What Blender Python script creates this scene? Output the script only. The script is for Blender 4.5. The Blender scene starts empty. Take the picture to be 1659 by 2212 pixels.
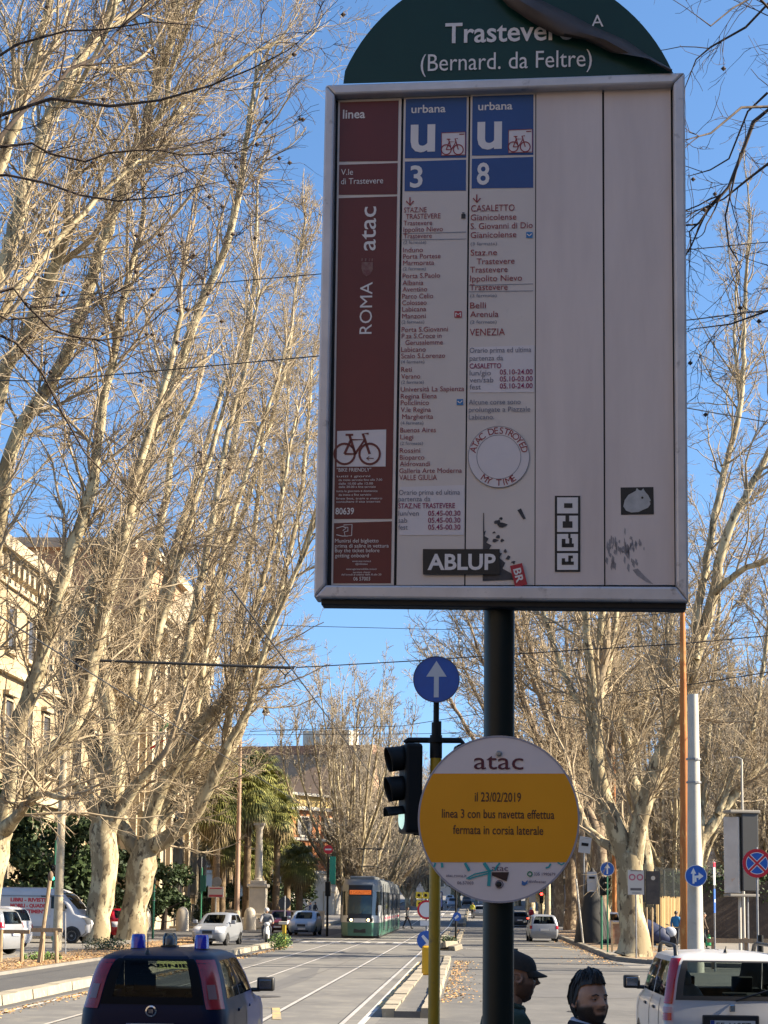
import bpy, math, random
import numpy as np
from math import sin, cos, pi, radians, atan, tan
from mathutils import Vector, Matrix
random.seed(7)
SC = bpy.context.scene
COL = SC.collection

# ------------------------------------------------------------------ camera
EYE = 2.1                                   # metres above the carriageway
F_, CX, CY = 3600.0, 830.0, 1518.0          # focal length and principal point in survey pixels (1659 x 2212 frame)
ROLL, PITCH, YAW = 0.0115, radians(6.826), radians(3.16)
RC = Matrix.Rotation(YAW, 3, 'Z') @ Matrix.Rotation(pi / 2 + PITCH, 3, 'X') @ Matrix.Rotation(ROLL, 3, 'Z')
cam = bpy.data.cameras.new('camera')
cam.sensor_fit = 'AUTO'; cam.sensor_width = 36.0
cam.lens = F_ / 2212.0 * 36.0
cam.shift_x = 0.0
cam.shift_y = (CY - 1106.0) / 2212.0
cam.clip_start = 0.1; cam.clip_end = 6000
camo = bpy.data.objects.new('camera', cam); COL.objects.link(camo)
camo.location = (0, 0, EYE); camo.rotation_euler = RC.to_euler()
SC.camera = camo

# ------------------------------------------------------------------ sky, sun, exposure
SUN_AZ, SUN_EL = radians(90), radians(32)   # azimuth measured from +Y towards +X
w = bpy.data.worlds.new('World'); SC.world = w; w.use_nodes = True
nt = w.node_tree; nt.nodes.clear()
sky = nt.nodes.new('ShaderNodeTexSky'); sky.sky_type = 'NISHITA'; sky.sun_disc = False
sky.sun_elevation = SUN_EL; sky.sun_rotation = SUN_AZ
sky.air_density = 1.0; sky.dust_density = 0.5; sky.ozone_density = 2.5
hs = nt.nodes.new('ShaderNodeHueSaturation'); hs.inputs['Saturation'].default_value = 1.14
bg = nt.nodes.new('ShaderNodeBackground'); bg.inputs[1].default_value = 0.078
wo = nt.nodes.new('ShaderNodeOutputWorld')
tcw = nt.nodes.new('ShaderNodeTexCoord'); lift = nt.nodes.new('ShaderNodeVectorMath'); lift.inputs[1].default_value = (0, 0, 0.13)   # a clear day: less milky towards the skyline
nt.links.new(tcw.outputs['Generated'], lift.inputs[0]); nrm = nt.nodes.new('ShaderNodeVectorMath'); nrm.operation = 'NORMALIZE'
nt.links.new(lift.outputs[0], nrm.inputs[0]); nt.links.new(nrm.outputs[0], sky.inputs['Vector'])
nt.links.new(sky.outputs[0], hs.inputs['Color']); nt.links.new(hs.outputs[0], bg.inputs[0]); nt.links.new(bg.outputs[0], wo.inputs[0])
sl = bpy.data.lights.new('sun', 'SUN'); sl.energy = 5.0; sl.angle = radians(0.55); sl.color = (1.0, 0.87, 0.67)
so = bpy.data.objects.new('sun', sl); COL.objects.link(so); so.location = (30, 20, 60)
sdir = Vector((sin(SUN_AZ) * cos(SUN_EL), cos(SUN_AZ) * cos(SUN_EL), sin(SUN_EL)))
so.rotation_euler = sdir.to_track_quat('Z', 'Y').to_euler()
SC.view_settings.view_transform = 'Standard'; SC.view_settings.look = 'None'
SC.view_settings.exposure = 1.8; SC.view_settings.gamma = 1.0
SC.view_settings.use_curve_mapping = False
SC.render.engine = 'CYCLES'
SC.cycles.max_bounces = 6; SC.cycles.diffuse_bounces = 2; SC.cycles.glossy_bounces = 2
SC.cycles.transparent_max_bounces = 12; SC.cycles.transmission_bounces = 4
SC.cycles.caustics_reflective = False; SC.cycles.caustics_refractive = False

# ------------------------------------------------------------------ survey helpers: a bearing in the survey frame -> a point in the street
def ray(px, py):
    d = RC @ Vector(((px - CX) / F_, -(py - CY) / F_, -1.0)); return d / d.y
def at(px, py, Y):
    return Vector((0, 0, EYE)) + ray(px, py) * Y
def gnd(px, py, z=0.0):
    d = ray(px, py); return Vector((0, 0, EYE)) + d * ((z - EYE) / d.z)
def gz(y):                                   # the avenue climbs gently beyond the crossing
    return 0.0 if y < 150 else (0.0125 * (y - 150) if y < 480 else 4.125)

# ------------------------------------------------------------------ materials
MATS = {}
def srgb(r, g, b):
    f = lambda c: ((c / 255 + 0.055) / 1.055) ** 2.4 if c > 10 else c / 255 / 12.92
    return (f(r), f(g), f(b))
def mat(name, c, rough=0.6, metal=0.0, c2=None, scale=5.0, detail=4.0, bump=0.0, bscale=None, emis=None, estr=0.0, coat=0.0, spec=0.5, stretch=None, lo=0.35, hi=0.65, c3=None, scale3=30.0, lo3=0.55, hi3=0.7):
    if name in MATS: return MATS[name]
    m = bpy.data.materials.new(name); m.use_nodes = True; MATS[name] = m
    t = m.node_tree; b = t.nodes['Principled BSDF']
    b.inputs['Base Color'].default_value = (*c, 1); b.inputs['Roughness'].default_value = rough
    b.inputs['Metallic'].default_value = metal; b.inputs['Specular IOR Level'].default_value = spec
    b.inputs['Coat Weight'].default_value = coat; b.inputs['Coat Roughness'].default_value = 0.06
    if emis: b.inputs['Emission Color'].default_value = (*emis, 1); b.inputs['Emission Strength'].default_value = estr
    tc = None
    def coord():
        nonlocal tc
        if tc is None:
            g = t.nodes.new('ShaderNodeTexCoord'); mp = t.nodes.new('ShaderNodeMapping')
            if stretch: mp.inputs['Scale'].default_value = stretch
            t.links.new(g.outputs['Object'], mp.inputs[0]); tc = mp.outputs[0]
        return tc
    def noise(sc, dt=detail):
        n = t.nodes.new('ShaderNodeTexNoise'); n.inputs['Scale'].default_value = sc; n.inputs['Detail'].default_value = dt
        n.inputs['Roughness'].default_value = 0.62
        t.links.new(coord(), n.inputs['Vector']); return n.outputs['Fac']
    def ramp(f, a, bb):
        r = t.nodes.new('ShaderNodeMapRange'); r.inputs['From Min'].default_value = a; r.inputs['From Max'].default_value = bb
        t.links.new(f, r.inputs['Value']); return r.outputs[0]
    cur = None
    if c2 is not None:
        mx = t.nodes.new('ShaderNodeMix'); mx.data_type = 'RGBA'
        mx.inputs[6].default_value = (*c, 1); mx.inputs[7].default_value = (*c2, 1)
        t.links.new(ramp(noise(scale), lo, hi), mx.inputs[0]); cur = mx.outputs[2]
    if c3 is not None:
        mx = t.nodes.new('ShaderNodeMix'); mx.data_type = 'RGBA'
        if cur: t.links.new(cur, mx.inputs[6])
        else: mx.inputs[6].default_value = (*c, 1)
        mx.inputs[7].default_value = (*c3, 1)
        t.links.new(ramp(noise(scale3), lo3, hi3), mx.inputs[0]); cur = mx.outputs[2]
    if cur: t.links.new(cur, b.inputs['Base Color'])
    if bump:
        bp = t.nodes.new('ShaderNodeBump'); bp.inputs['Strength'].default_value = bump; bp.inputs['Distance'].default_value = 0.02
        t.links.new(noise(bscale or scale * 4), bp.inputs['Height']); t.links.new(bp.outputs[0], b.inputs['Normal'])
    return m
def glass_mat(name, tint, refl=0.12, rough=0.02):
    if name in MATS: return MATS[name]
    m = bpy.data.materials.new(name); m.use_nodes = True; MATS[name] = m
    t = m.node_tree; t.nodes.clear()
    o = t.nodes.new('ShaderNodeOutputMaterial'); mx = t.nodes.new('ShaderNodeMixShader')
    tr = t.nodes.new('ShaderNodeBsdfTransparent'); tr.inputs[0].default_value = (*tint, 1)
    gl = t.nodes.new('ShaderNodeBsdfGlossy'); gl.inputs['Roughness'].default_value = rough
    fr = t.nodes.new('ShaderNodeLayerWeight'); fr.inputs[0].default_value = refl
    t.links.new(fr.outputs['Fresnel'], mx.inputs[0]); t.links.new(tr.outputs[0], mx.inputs[1]); t.links.new(gl.outputs[0], mx.inputs[2])
    t.links.new(mx.outputs[0], o.inputs[0]); return m

# ------------------------------------------------------------------ mesh building
class MB:
    def __init__(s): s.v = []; s.f = []; s.m = []; s.k = 0
    def add(s, vs, fs):
        o = len(s.v); s.v.extend([tuple(p) for p in vs])
        for f in fs: s.f.append(tuple(i + o for i in f)); s.m.append(s.k)
        return s
    def box(s, c, d, M=None):
        vs = [Vector(((x - .5) * d[0], (y - .5) * d[1], (z - .5) * d[2])) for x in (0, 1) for y in (0, 1) for z in (0, 1)]
        if M is not None: vs = [M @ p for p in vs]
        vs = [p + Vector(c) for p in vs]
        return s.add(vs, [(0, 1, 3, 2), (4, 6, 7, 5), (0, 4, 5, 1), (2, 3, 7, 6), (0, 2, 6, 4), (1, 5, 7, 3)])
    def quad(s, a, b, c, d): return s.add([a, b, c, d], [(0, 1, 2, 3)])
    def tube(s, pts, r, n=10, cap=True):
        pts = [Vector(p) for p in pts]; R = r if isinstance(r, (list, tuple)) else [r] * len(pts)
        vs = []; ref = None
        for i, p in enumerate(pts):
            d = (pts[min(i + 1, len(pts) - 1)] - pts[max(i - 1, 0)]).normalized()
            if ref is None: ref = d.orthogonal().normalized()
            u = (ref - d * ref.dot(d)).normalized(); ref = u; q = d.cross(u)
            vs += [p + (u * cos(2 * pi * j / n) + q * sin(2 * pi * j / n)) * R[i] for j in range(n)]
        fs = [(i * n + j, i * n + (j + 1) % n, (i + 1) * n + (j + 1) % n, (i + 1) * n + j) for i in range(len(pts) - 1) for j in range(n)]
        if cap: fs += [tuple(reversed(range(n))), tuple(range((len(pts) - 1) * n, len(pts) * n))]
        return s.add(vs, fs)
    def lathe(s, prof, c=(0, 0, 0), n=20, M=None):
        vs = []
        for r, z in prof: vs += [Vector((r * cos(2 * pi * j / n), r * sin(2 * pi * j / n), z)) for j in range(n)]
        if M is not None: vs = [M @ p for p in vs]
        vs = [p + Vector(c) for p in vs]; k = len(prof)
        fs = [(i * n + j, i * n + (j + 1) % n, (i + 1) * n + (j + 1) % n, (i + 1) * n + j) for i in range(k - 1) for j in range(n)]
        fs += [tuple(reversed(range(n))), tuple(range((k - 1) * n, k * n))]
        return s.add(vs, fs)
    def prism(s, poly, h0, h1, P=lambda u, v, h: Vector((u, v, h))):   # poly of (u,v), extruded from h0 to h1 through P
        n = len(poly)
        vs = [P(u, v, h0) for u, v in poly] + [P(u, v, h1) for u, v in poly]
        fs = [tuple(range(n - 1, -1, -1)), tuple(range(n, 2 * n))] + [(i, (i + 1) % n, n + (i + 1) % n, n + i) for i in range(n)]
        return s.add(vs, fs)
    def sphere(s, c, r, n=12, m=8):
        r = r if isinstance(r, (list, tuple)) else (r, r, r); vs = [(c[0], c[1], c[2] - r[2])]
        for i in range(1, m):
            a = -pi / 2 + pi * i / m
            vs += [(c[0] + r[0] * cos(a) * cos(2 * pi * j / n), c[1] + r[1] * cos(a) * sin(2 * pi * j / n), c[2] + r[2] * sin(a)) for j in range(n)]
        vs.append((c[0], c[1], c[2] + r[2])); N = len(vs)
        fs = [(0, 1 + (j + 1) % n, 1 + j) for j in range(n)] + [(N - 1, N - 1 - n + j, N - 1 - n + (j + 1) % n) for j in range(n)]
        fs += [(1 + i * n + j, 1 + i * n + (j + 1) % n, 1 + (i + 1) * n + (j + 1) % n, 1 + (i + 1) * n + j) for i in range(m - 2) for j in range(n)]
        return s.add(vs, fs)
    def grid(s, rows, closed=False):
        n = len(rows[0]); fs = []
        for i in range(len(rows) - 1):
            for j in range(n if closed else n - 1):
                fs.append((i * n + j, i * n + (j + 1) % n, (i + 1) * n + (j + 1) % n, (i + 1) * n + j))
        return s.add([p for r in rows for p in r], fs)
    def build(s, name, ms, parent=None, smooth=False, bevel=0.0, label=None):
        me = bpy.data.meshes.new(name); me.from_pydata(s.v, [], s.f)
        ms = ms if isinstance(ms, (list, tuple)) else [ms]
        for m in ms: me.materials.append(m)
        me.polygons.foreach_set('material_index', s.m)
        if smooth:
            me.polygons.foreach_set('use_smooth', [True] * len(s.f))
            try: me.set_sharp_from_angle(angle=radians(38))
            except Exception: pass
        me.validate(); me.update()
        o = bpy.data.objects.new(name, me); COL.objects.link(o)
        if parent: o.parent = parent
        if bevel:
            b = o.modifiers.new('bevel', 'BEVEL'); b.width = bevel; b.segments = 2; b.limit_method = 'ANGLE'
        if label: o['label'] = label
        return o
def np_mesh(name, V, Q, m, parent=None):
    me = bpy.data.meshes.new(name); n = len(Q)
    me.vertices.add(len(V)); me.vertices.foreach_set('co', np.ascontiguousarray(V, np.float32).ravel())
    k = Q.shape[1]
    me.loops.add(n * k); me.loops.foreach_set('vertex_index', np.ascontiguousarray(Q, np.int32).ravel())
    me.polygons.add(n); me.polygons.foreach_set('loop_start', np.arange(0, n * k, k, dtype=np.int32))
    me.polygons.foreach_set('loop_total', np.full(n, k, np.int32))
    me.polygons.foreach_set('use_smooth', np.ones(n, bool))
    me.materials.append(m); me.update(calc_edges=True)
    o = bpy.data.objects.new(name, me); COL.objects.link(o)
    if parent: o.parent = parent
    return o
def tag(o, label=None, cat=None, group=None, kind=None):
    if label: o['label'] = label
    if cat: o['category'] = cat
    if group: o['group'] = group
    if kind: o['kind'] = kind
    return o
def thing(name, label, cat, loc=(0, 0, 0), rz=0.0, group=None):
    o = bpy.data.objects.new(name, None); COL.objects.link(o); o.empty_display_size = 0.2
    o.location = loc; o.rotation_euler = (0, 0, rz)
    return tag(o, label, cat, group)
def dup(root, loc=None, rz=None, label=None, group=None, scale=None, sub=None):
    r = root.copy(); COL.objects.link(r)
    if loc is not None: r.location = loc
    if rz is not None: r.rotation_euler = (0, 0, rz)
    if scale is not None: r.scale = (scale,) * 3 if not isinstance(scale, tuple) else scale
    if label: r['label'] = label
    if group: r['group'] = group
    def rec(a, b):
        for ch in list(a.children):
            c = ch.copy(); COL.objects.link(c); c.parent = b
            if sub and c.type == 'MESH':
                for i, sl_ in enumerate(c.material_slots):
                    if sl_.material and sl_.material.name in sub:
                        sl_.link = 'OBJECT'; sl_.material = sub[sl_.material.name]
            rec(ch, c)
    rec(root, r); return r
_TX = {}
def text_geo(body, bold=0.0):
    key = (body, bold)
    if key not in _TX:
        c = bpy.data.curves.new('lettering', 'FONT'); c.body = body; c.size = 1.0; c.resolution_u = 3; c.offset = bold
        o = bpy.data.objects.new('lettering', c); m = bpy.data.meshes.new_from_object(o)
        vs = [(v.co.x, v.co.y) for v in m.vertices]; fs = [tuple(p.vertices) for p in m.polygons]
        bpy.data.objects.remove(o); bpy.data.curves.remove(c); bpy.data.meshes.remove(m)
        _TX[key] = (vs, fs)
    return _TX[key]
def put_text(mb, body, P, size, x0=0.0, y0=0.0, width=None, align='l', ang=0.0, bold=0.0, squeeze=1.0):
    """letters laid by P(u,v)->3D; baseline start (x0,y0), optional fitted width"""
    vs, fs = text_geo(body, bold / size if bold else 0.0)
    if not vs: return
    a = min(v[0] for v in vs); b = max(v[0] for v in vs)
    sx = (width / (b - a)) if width else size * squeeze
    off = 0 if align == 'l' else (-(b - a) * sx / 2 if align == 'c' else -(b - a) * sx)
    ca, sa = cos(ang), sin(ang); out = []
    for x, y in vs:
        u = (x - a) * sx + off; v = y * size
        out.append(P(x0 + u * ca - v * sa, y0 + u * sa + v * ca))
    mb.add(out, fs)
def disc(n, r, cx=0, cy=0, a0=0.0, ry=None):
    return [(cx + r * cos(a0 + 2 * pi * i / n), cy + (ry or r) * sin(a0 + 2 * pi * i / n)) for i in range(n)]
def ring_faces(mb, cx, cy, r0, r1, P, n=40, a0=0, a1=2 * pi):
    for i in range(n):
        a, b = a0 + (a1 - a0) * i / n, a0 + (a1 - a0) * (i + 1) / n
        mb.quad(P(cx + r0 * cos(a), cy + r0 * sin(a)), P(cx + r1 * cos(a), cy + r1 * sin(a)), P(cx + r1 * cos(b), cy + r1 * sin(b)), P(cx + r0 * cos(b), cy + r0 * sin(b)))
def stroke(mb, pts, w, P, closed=False):
    pts = [Vector((p[0], p[1])) for p in pts]; n = len(pts)
    L = []; R = []
    for i in range(n):
        a = pts[i - 1] if (i > 0 or closed) else pts[i]; b = pts[(i + 1) % n] if (i < n - 1 or closed) else pts[i]
        d = (b - a).normalized(); q = Vector((-d.y, d.x)) * w / 2; L.append(pts[i] + q); R.append(pts[i] - q)
    for i in range(n if closed else n - 1):
        j = (i + 1) % n; mb.quad(P(*R[i]), P(*R[j]), P(*L[j]), P(*L[i]))
# ------------------------------------------------------------------ ground, roads, kerbs
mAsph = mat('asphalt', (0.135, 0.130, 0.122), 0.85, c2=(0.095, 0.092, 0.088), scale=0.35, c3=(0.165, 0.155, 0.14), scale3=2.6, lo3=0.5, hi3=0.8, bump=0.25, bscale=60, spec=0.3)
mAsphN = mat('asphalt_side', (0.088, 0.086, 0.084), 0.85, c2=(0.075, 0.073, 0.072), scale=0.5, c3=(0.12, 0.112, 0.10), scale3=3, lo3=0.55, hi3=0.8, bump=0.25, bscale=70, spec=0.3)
mBed = mat('tram_bed', (0.165, 0.158, 0.145), 0.85, c2=(0.118, 0.113, 0.107), scale=0.35, c3=(0.215, 0.20, 0.17), scale3=1.7, lo3=0.5, hi3=0.8, bump=0.2, bscale=50, spec=0.3)
mPave = mat('pavement', (0.20, 0.185, 0.165), 0.85, c2=(0.15, 0.14, 0.125), scale=0.8, c3=(0.24, 0.20, 0.15), scale3=4, bump=0.2, bscale=40)
mDirt = mat('leaf_litter', (0.24, 0.165, 0.095), 0.95, c2=(0.13, 0.095, 0.06), scale=1.3, c3=(0.34, 0.20, 0.09), scale3=9, lo3=0.5, hi3=0.62, bump=0.6, bscale=25)
mKerb = mat('kerb_stone', (0.33, 0.285, 0.205), 0.8, c2=(0.25, 0.215, 0.16), scale=1.4, c3=(0.40, 0.355, 0.27), scale3=7, bump=0.25, bscale=18)
mLine = mat('road_paint', (0.55, 0.53, 0.49), 0.7, c2=(0.36, 0.34, 0.31), scale=3.5, lo=0.42, hi=0.62)
mLineY = mat('road_paint_yellow', (0.5, 0.36, 0.12), 0.7, c2=(0.26, 0.22, 0.15), scale=3, lo=0.4, hi=0.6)
mRail = mat('rail_steel', (0.62, 0.58, 0.52), 0.42, 0.35, c2=(0.5, 0.45, 0.38), scale=2)
def ys(y0, y1):
    out = [y0]; y = y0
    step = lambda y: 6 if y < 200 else 20
    while y + step(y) < y1: y += step(y); out.append(y)
    return out + [y1]
def strip_mesh(mb, x0, x1, y0, y1, z):
    for a, b in zip(ys(y0, y1)[:-1], ys(y0, y1)[1:]):
        mb.quad((x0, a, z + gz(a)), (x1, a, z + gz(a)), (x1, b, z + gz(b)), (x0, b, z + gz(b)))
def slab(mb, x0, x1, y0, y1, h, z=0.0):
    YS = ys(y0, y1)
    for a, b in zip(YS[:-1], YS[1:]):
        A, B_ = gz(a) + z, gz(b) + z
        mb.quad((x0, a, A + h), (x1, a, A + h), (x1, b, B_ + h), (x0, b, B_ + h))
        mb.quad((x0, b, B_), (x0, a, A), (x0, a, A + h), (x0, b, B_ + h)); mb.quad((x1, a, A), (x1, b, B_), (x1, b, B_ + h), (x1, a, A + h))
    mb.quad((x0, y0, gz(y0) + z), (x1, y0, gz(y0) + z), (x1, y0, gz(y0) + z + h), (x0, y0, gz(y0) + z + h))
    mb.quad((x1, y1, gz(y1) + z), (x0, y1, gz(y1) + z), (x0, y1, gz(y1) + z + h), (x1, y1, gz(y1) + z + h))
def kerb_run(mb, pts, wd, h, z=0.0, block=1.0, rg=random.Random(3)):
    """a line of separate kerb blocks with small joints and settling"""
    for a, b in zip(pts[:-1], pts[1:]):
        a, b = Vector(a), Vector(b); L = (b - a).length; n = max(1, int(L / block)); d = (b - a) / n; q = Vector((-d.y, d.x)).normalized()
        for i in range(n):
            p, e = a + d * (i + .012), a + d * (i + .988); hh = h + rg.uniform(-.012, .012); o = q * rg.uniform(-.01, .01); ww = wd * rg.uniform(.95, 1.05)
            zz = gz(p.y) + z; c = [p + o, e + o, e + o + q * ww, p + o + q * ww]; ins = q * .025
            B_ = [(v.x, v.y, zz) for v in c]; T_ = [(v.x, v.y, zz + hh) for v in (c[0] + ins, c[1] + ins, c[2] - ins, c[3] - ins)]
            mb.add(B_ + T_, [(4, 5, 6, 7), (0, 1, 5, 4), (1, 2, 6, 5), (2, 3, 7, 6), (3, 0, 4, 7)])
mb = MB(); YS = [-60, -20, 0, 20, 60, 100, 150] + list(range(170, 500, 20)) + [600, 900, 1600, 3000]
for a, b in zip(YS[:-1], YS[1:]): mb.quad((-1500, a, gz(a) - .012), (1500, a, gz(a) - .012), (1500, b, gz(b) - .012), (-1500, b, gz(b) - .012))
tag(mb.build('ground', mPave), kind='structure')
mb = MB(); strip_mesh(mb, -1.7, 5.3, -40, 900, 0.0); strip_mesh(mb, 5.3, 70, 22, 57.5, 0.0); tag(mb.build('road', mAsph), kind='structure')
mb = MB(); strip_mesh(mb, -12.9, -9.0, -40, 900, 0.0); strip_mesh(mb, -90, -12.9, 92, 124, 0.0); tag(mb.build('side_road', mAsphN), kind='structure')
mb = MB(); strip_mesh(mb, -9.0, -1.7, -40, 900, 0.001); tag(mb.build('tram_bed', mBed), kind='structure')
TRK = (-3.0, -6.45)
mb = MB()
for c in TRK:
    for s in (-.7225, .7225): strip_mesh(mb, c + s - .042, c + s + .042, -40, 600, 0.007)
tag(mb.build('tram_rails', mRail), kind='structure')
mb = MB(); mb.k = 0
for c in TRK:
    for s in (-.7225, .7225): strip_mesh(mb, c + s + .042 * (1 if s < 0 else -1) - .03, c + s + .042 * (1 if s < 0 else -1) + .03, -40, 300, 0.004)
tag(mb.build('rail_grooves', mat('rail_groove', (.03, .028, .025), .8)), kind='structure')
# painted markings
mb = MB()
def bar_(x0, y0, x1, y1, wd, z=0.006): stroke(mb, [(x0, y0), (x1, y1)], wd, lambda x, y: Vector((x, y, z + gz(y))))
for y in (84.5, 88.5): mb.quad((-9, y, .006), (-1.9, y, .006), (-1.9, y + .5, .006), (-9, y + .5, .006))
for k in range(9): bar_(-8.8 + k * .8, 86.0, -8.8 + k * .8, 88.2, .42)
for yb in (176, 192, 226):
    mb.quad((-8.8, yb, gz(yb) + .006), (5, yb, gz(yb) + .006), (5, yb + 1.6, gz(yb + 1.6) + .006), (-8.8, yb + 1.6, gz(yb + 1.6) + .006))
for k in range(12): bar_(-8.5 + k * 1.15, 205, -8.5 + k * 1.15, 216, .4)
bar_(-1.95, 20, -1.95, 60, .12); bar_(-9.0 + .3, 20, -8.7, 80, .12)
for y in (78, 96): bar_(-.4, y, 4.9, y + .2, .35)
for k in range(6): bar_(-12.6 + k * .6, 90.4, -12.6 + k * .6, 92.6, .32)
tag(mb.build('road_markings', mLine), kind='structure')
mb = MB(); stroke(mb, [(4.7, 79), (3.2, 86)], .2, lambda x, y: Vector((x, y, .006))); stroke(mb, [(-5, 33), (-3.9, 33.2), (-3.5, 30)], .16, lambda x, y: Vector((x, y, .0095)))
stroke(mb, [(-1.9, 60), (-1.9, 34)], .1, lambda x, y: Vector((x, y, .0095)))
tag(mb.build('road_markings_yellow', mLineY), kind='structure')
# dark drain and patch stains on the carriageway, part of the road surface
mb = MB()
for x, y, a, b in ((1.6, 25, .9, .25), (2.1, 40, 2.6, 1.5), (3.0, 52, 1.6, .8), (.6, 70, 1.4, 4), (-4.9, 45, .35, 9), (-7.9, 52, .4, 12), (-5.0, 70, .4, 8)):
    mb.add([(x + a * cos(t) * (1 + .25 * sin(3 * t + y)), y + b * sin(t) * (1 + .2 * cos(2 * t + x)), .0045) for t in [2 * pi * k / 18 for k in range(18)]], [tuple(range(18))])
tag(mb.build('road_patches', mat('asphalt_patch', (.088, .085, .082), .9, c2=(.11, .105, .10), scale=2)), kind='structure')
mb = MB(); g = random.Random(12)
for x0, y0, n, dx, dy in ((-5.0, 26, 9, .1, 6), (-7.6, 34, 8, .15, 5), (.6, 50, 7, .5, .2), (-3.9, 60, 7, -.6, .3), (2.4, 44, 8, .45, .3), (-8.3, 55, 6, .6, -.2)):
    pts = [(x0 + dx * k + g.uniform(-.12, .12), y0 + dy * k + g.uniform(-.15, .15)) for k in range(n)]; stroke(mb, pts, .03, lambda x, y: Vector((x, y, .0052)))
tag(mb.build('road_cracks', mat('crack_tar', (.07, .067, .064), .8)), kind='structure')
for i, (x, y) in enumerate(((2.2, 33.5), (-4.6, 37), (1.1, 57))):
    mh = thing('manhole_cover', ('round iron manhole cover in the right lane near the men', 'round iron manhole cover between the rails beside the patrol car', 'round iron manhole cover farther along the right lane')[i], 'manhole cover', (x, y, .004)); mb = MB(); mb.lathe([(.36, 0), (.36, .006), (.33, .007), (.33, .004), (.30, .004), (.30, .007), (.001, .007)], n=24); mb.build('lid', mat('cast_iron', (.06, .055, .05), .6, .4, c2=(.09, .08, .07), scale=30), mh)
# left pavement, leaf-strewn verge, kerbs
mb = MB(); slab(mb, -60, -12.9, -40, 91.5, 0.09); tag(mb.build('left_pavement', mPave), kind='structure')
mb = MB(); strip_mesh(mb, -15.6, -12.95, 0, 91, 0.096); tag(mb.build('leaf_verge', mDirt), kind='structure')
mb = MB(); slab(mb, -60, -13.2, 124, 620, 0.13); tag(mb.build('far_left_pavement', mPave), kind='structure')
mb = MB(); kerb_run(mb, [(-9.25, 12), (-9.25, 79)], .42, .19, block=1.15); kerb_run(mb, [(-13.0, 124.3), (-13.0, 300)], -.25, .16, block=1.4); kerb_run(mb, [(-60, 124.2), (-13.2, 124.2)], -.25, .16, block=1.4)
tag(mb.build('left_kerb', mKerb), kind='structure')
# refuge islands
mb = MB(); kerb_run(mb, [(-.72, 31), (-.84, 62)], .26, .17, block=1.2); kerb_run(mb, [(-1.68, 31), (-1.62, 62)], -.22, .17, block=1.2); kerb_run(mb, [(-1.62, 62.2), (-.84, 62.2)], .26, .17)
kerb_run(mb, [(-.75, 76), (-.75, 130)], .26, .17, block=1.2); kerb_run(mb, [(-1.9, 76), (-1.9, 130)], -.22, .17, block=1.2); kerb_run(mb, [(-1.9, 75.7), (-.75, 75.7)], -.3, .2)
kerb_run(mb, [(-.75, 150), (-.75, 240)], .3, .35, block=1.5)
tag(mb.build('island_kerb', mKerb), kind='structure')
mb = MB(); slab(mb, -1.46, -.98, 31, 62, .12); slab(mb, -1.7, -1.0, 76, 130, .12); slab(mb, -2.0, -1.0, 150, 240, .3); tag(mb.build('traffic_island', mAsph), kind='structure')
def leaves(name, label, runs, seed, size=.032):
    """drifts of single fallen leaves, thickest against the kerb: (x at kerb, x outer, y0, y1, count, z)"""
    g = random.Random(seed); mb = MB()
    for x0, x1, y0, y1, n, z in runs:
        for k in range(n):
            x = x0 + (x1 - x0) * min(1, abs(g.gauss(0, .38))); y = g.uniform(y0, y1); s = size * g.uniform(.5, 1.4); a = g.uniform(0, 6.3); t = g.uniform(-.5, .5)
            u = Vector((cos(a), sin(a), t)) * s; v = Vector((-sin(a), cos(a), g.uniform(-.5, .5))) * s * .7; c = Vector((x, y, z + s * .35 + gz(y))); mb.k = g.randrange(3)
            mb.quad(c - u, c - v, c + u, c + v)
    o = mb.build(name, [mat('leaf_tan', (.48, .27, .10), .9), mat('leaf_brown', (.34, .18, .07), .9), mat('leaf_straw', (.50, .33, .14), .9)]); tag(o, label, 'leaves', kind='stuff')
leaves('fallen_leaves', 'dry tan leaves drifted along the kerbs and over the verge', [(-.70, .15, 36, 62, 900, 0), (-8.82, -8.3, 13, 78, 3600, 0), (-1.2, -1.0, 77, 125, 500, .12), (-13.0, -16.2, 30, 90, 6500, .10), (5.2, 4.3, 66, 100, 900, 0), (9, 5.4, 62, 80, 900, .12), (5.2, 2.5, 58, 68, 260, 0)], 4)
# right pavement with its curved corner
cr = [(5.3, 130)] + [(5.3, 66)] + [(5.3 + 5.5 * (1 - cos(a)), 66 - 8 * sin(a)) for a in [k * pi / 16 for k in range(1, 9)]] + [(60, 58)]
mb = MB(); poly = cr + [(60, 130)]
n = len(poly); mb.add([(x, y, .12) for x, y in poly] + [(x, y, 0) for x, y in poly], [tuple(range(n))] + [(i, n + i, n + (i + 1) % n, (i + 1) % n) for i in range(n)])
slab(mb, 5.3, 60, 130, 620, .12); tag(mb.build('right_pavement', mPave), kind='structure')
mb = MB(); kerb_run(mb, cr[:-1] + [(30, 58)], .26, .15, block=1.0); kerb_run(mb, [(5.3, 300), (5.3, 130)], .26, .15, block=1.5); tag(mb.build('right_kerb', mKerb), kind='structure')
mb = MB(); n = 14; mb.add([(8.6 + 3.1 * cos(2 * pi * k / n), 66 + 5.5 * sin(2 * pi * k / n), .126) for k in range(n)], [tuple(range(n))]); strip_mesh(mb, 5.7, 8.4, 74, 128, .126); tag(mb.build('tree_pit_soil', mDirt), kind='structure')
# platform the reader stands on
mb = MB(); slab(mb, -4.2, 3.0, -6, 10.4, .12); tag(mb.build('stop_platform', mPave), kind='structure')
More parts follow.
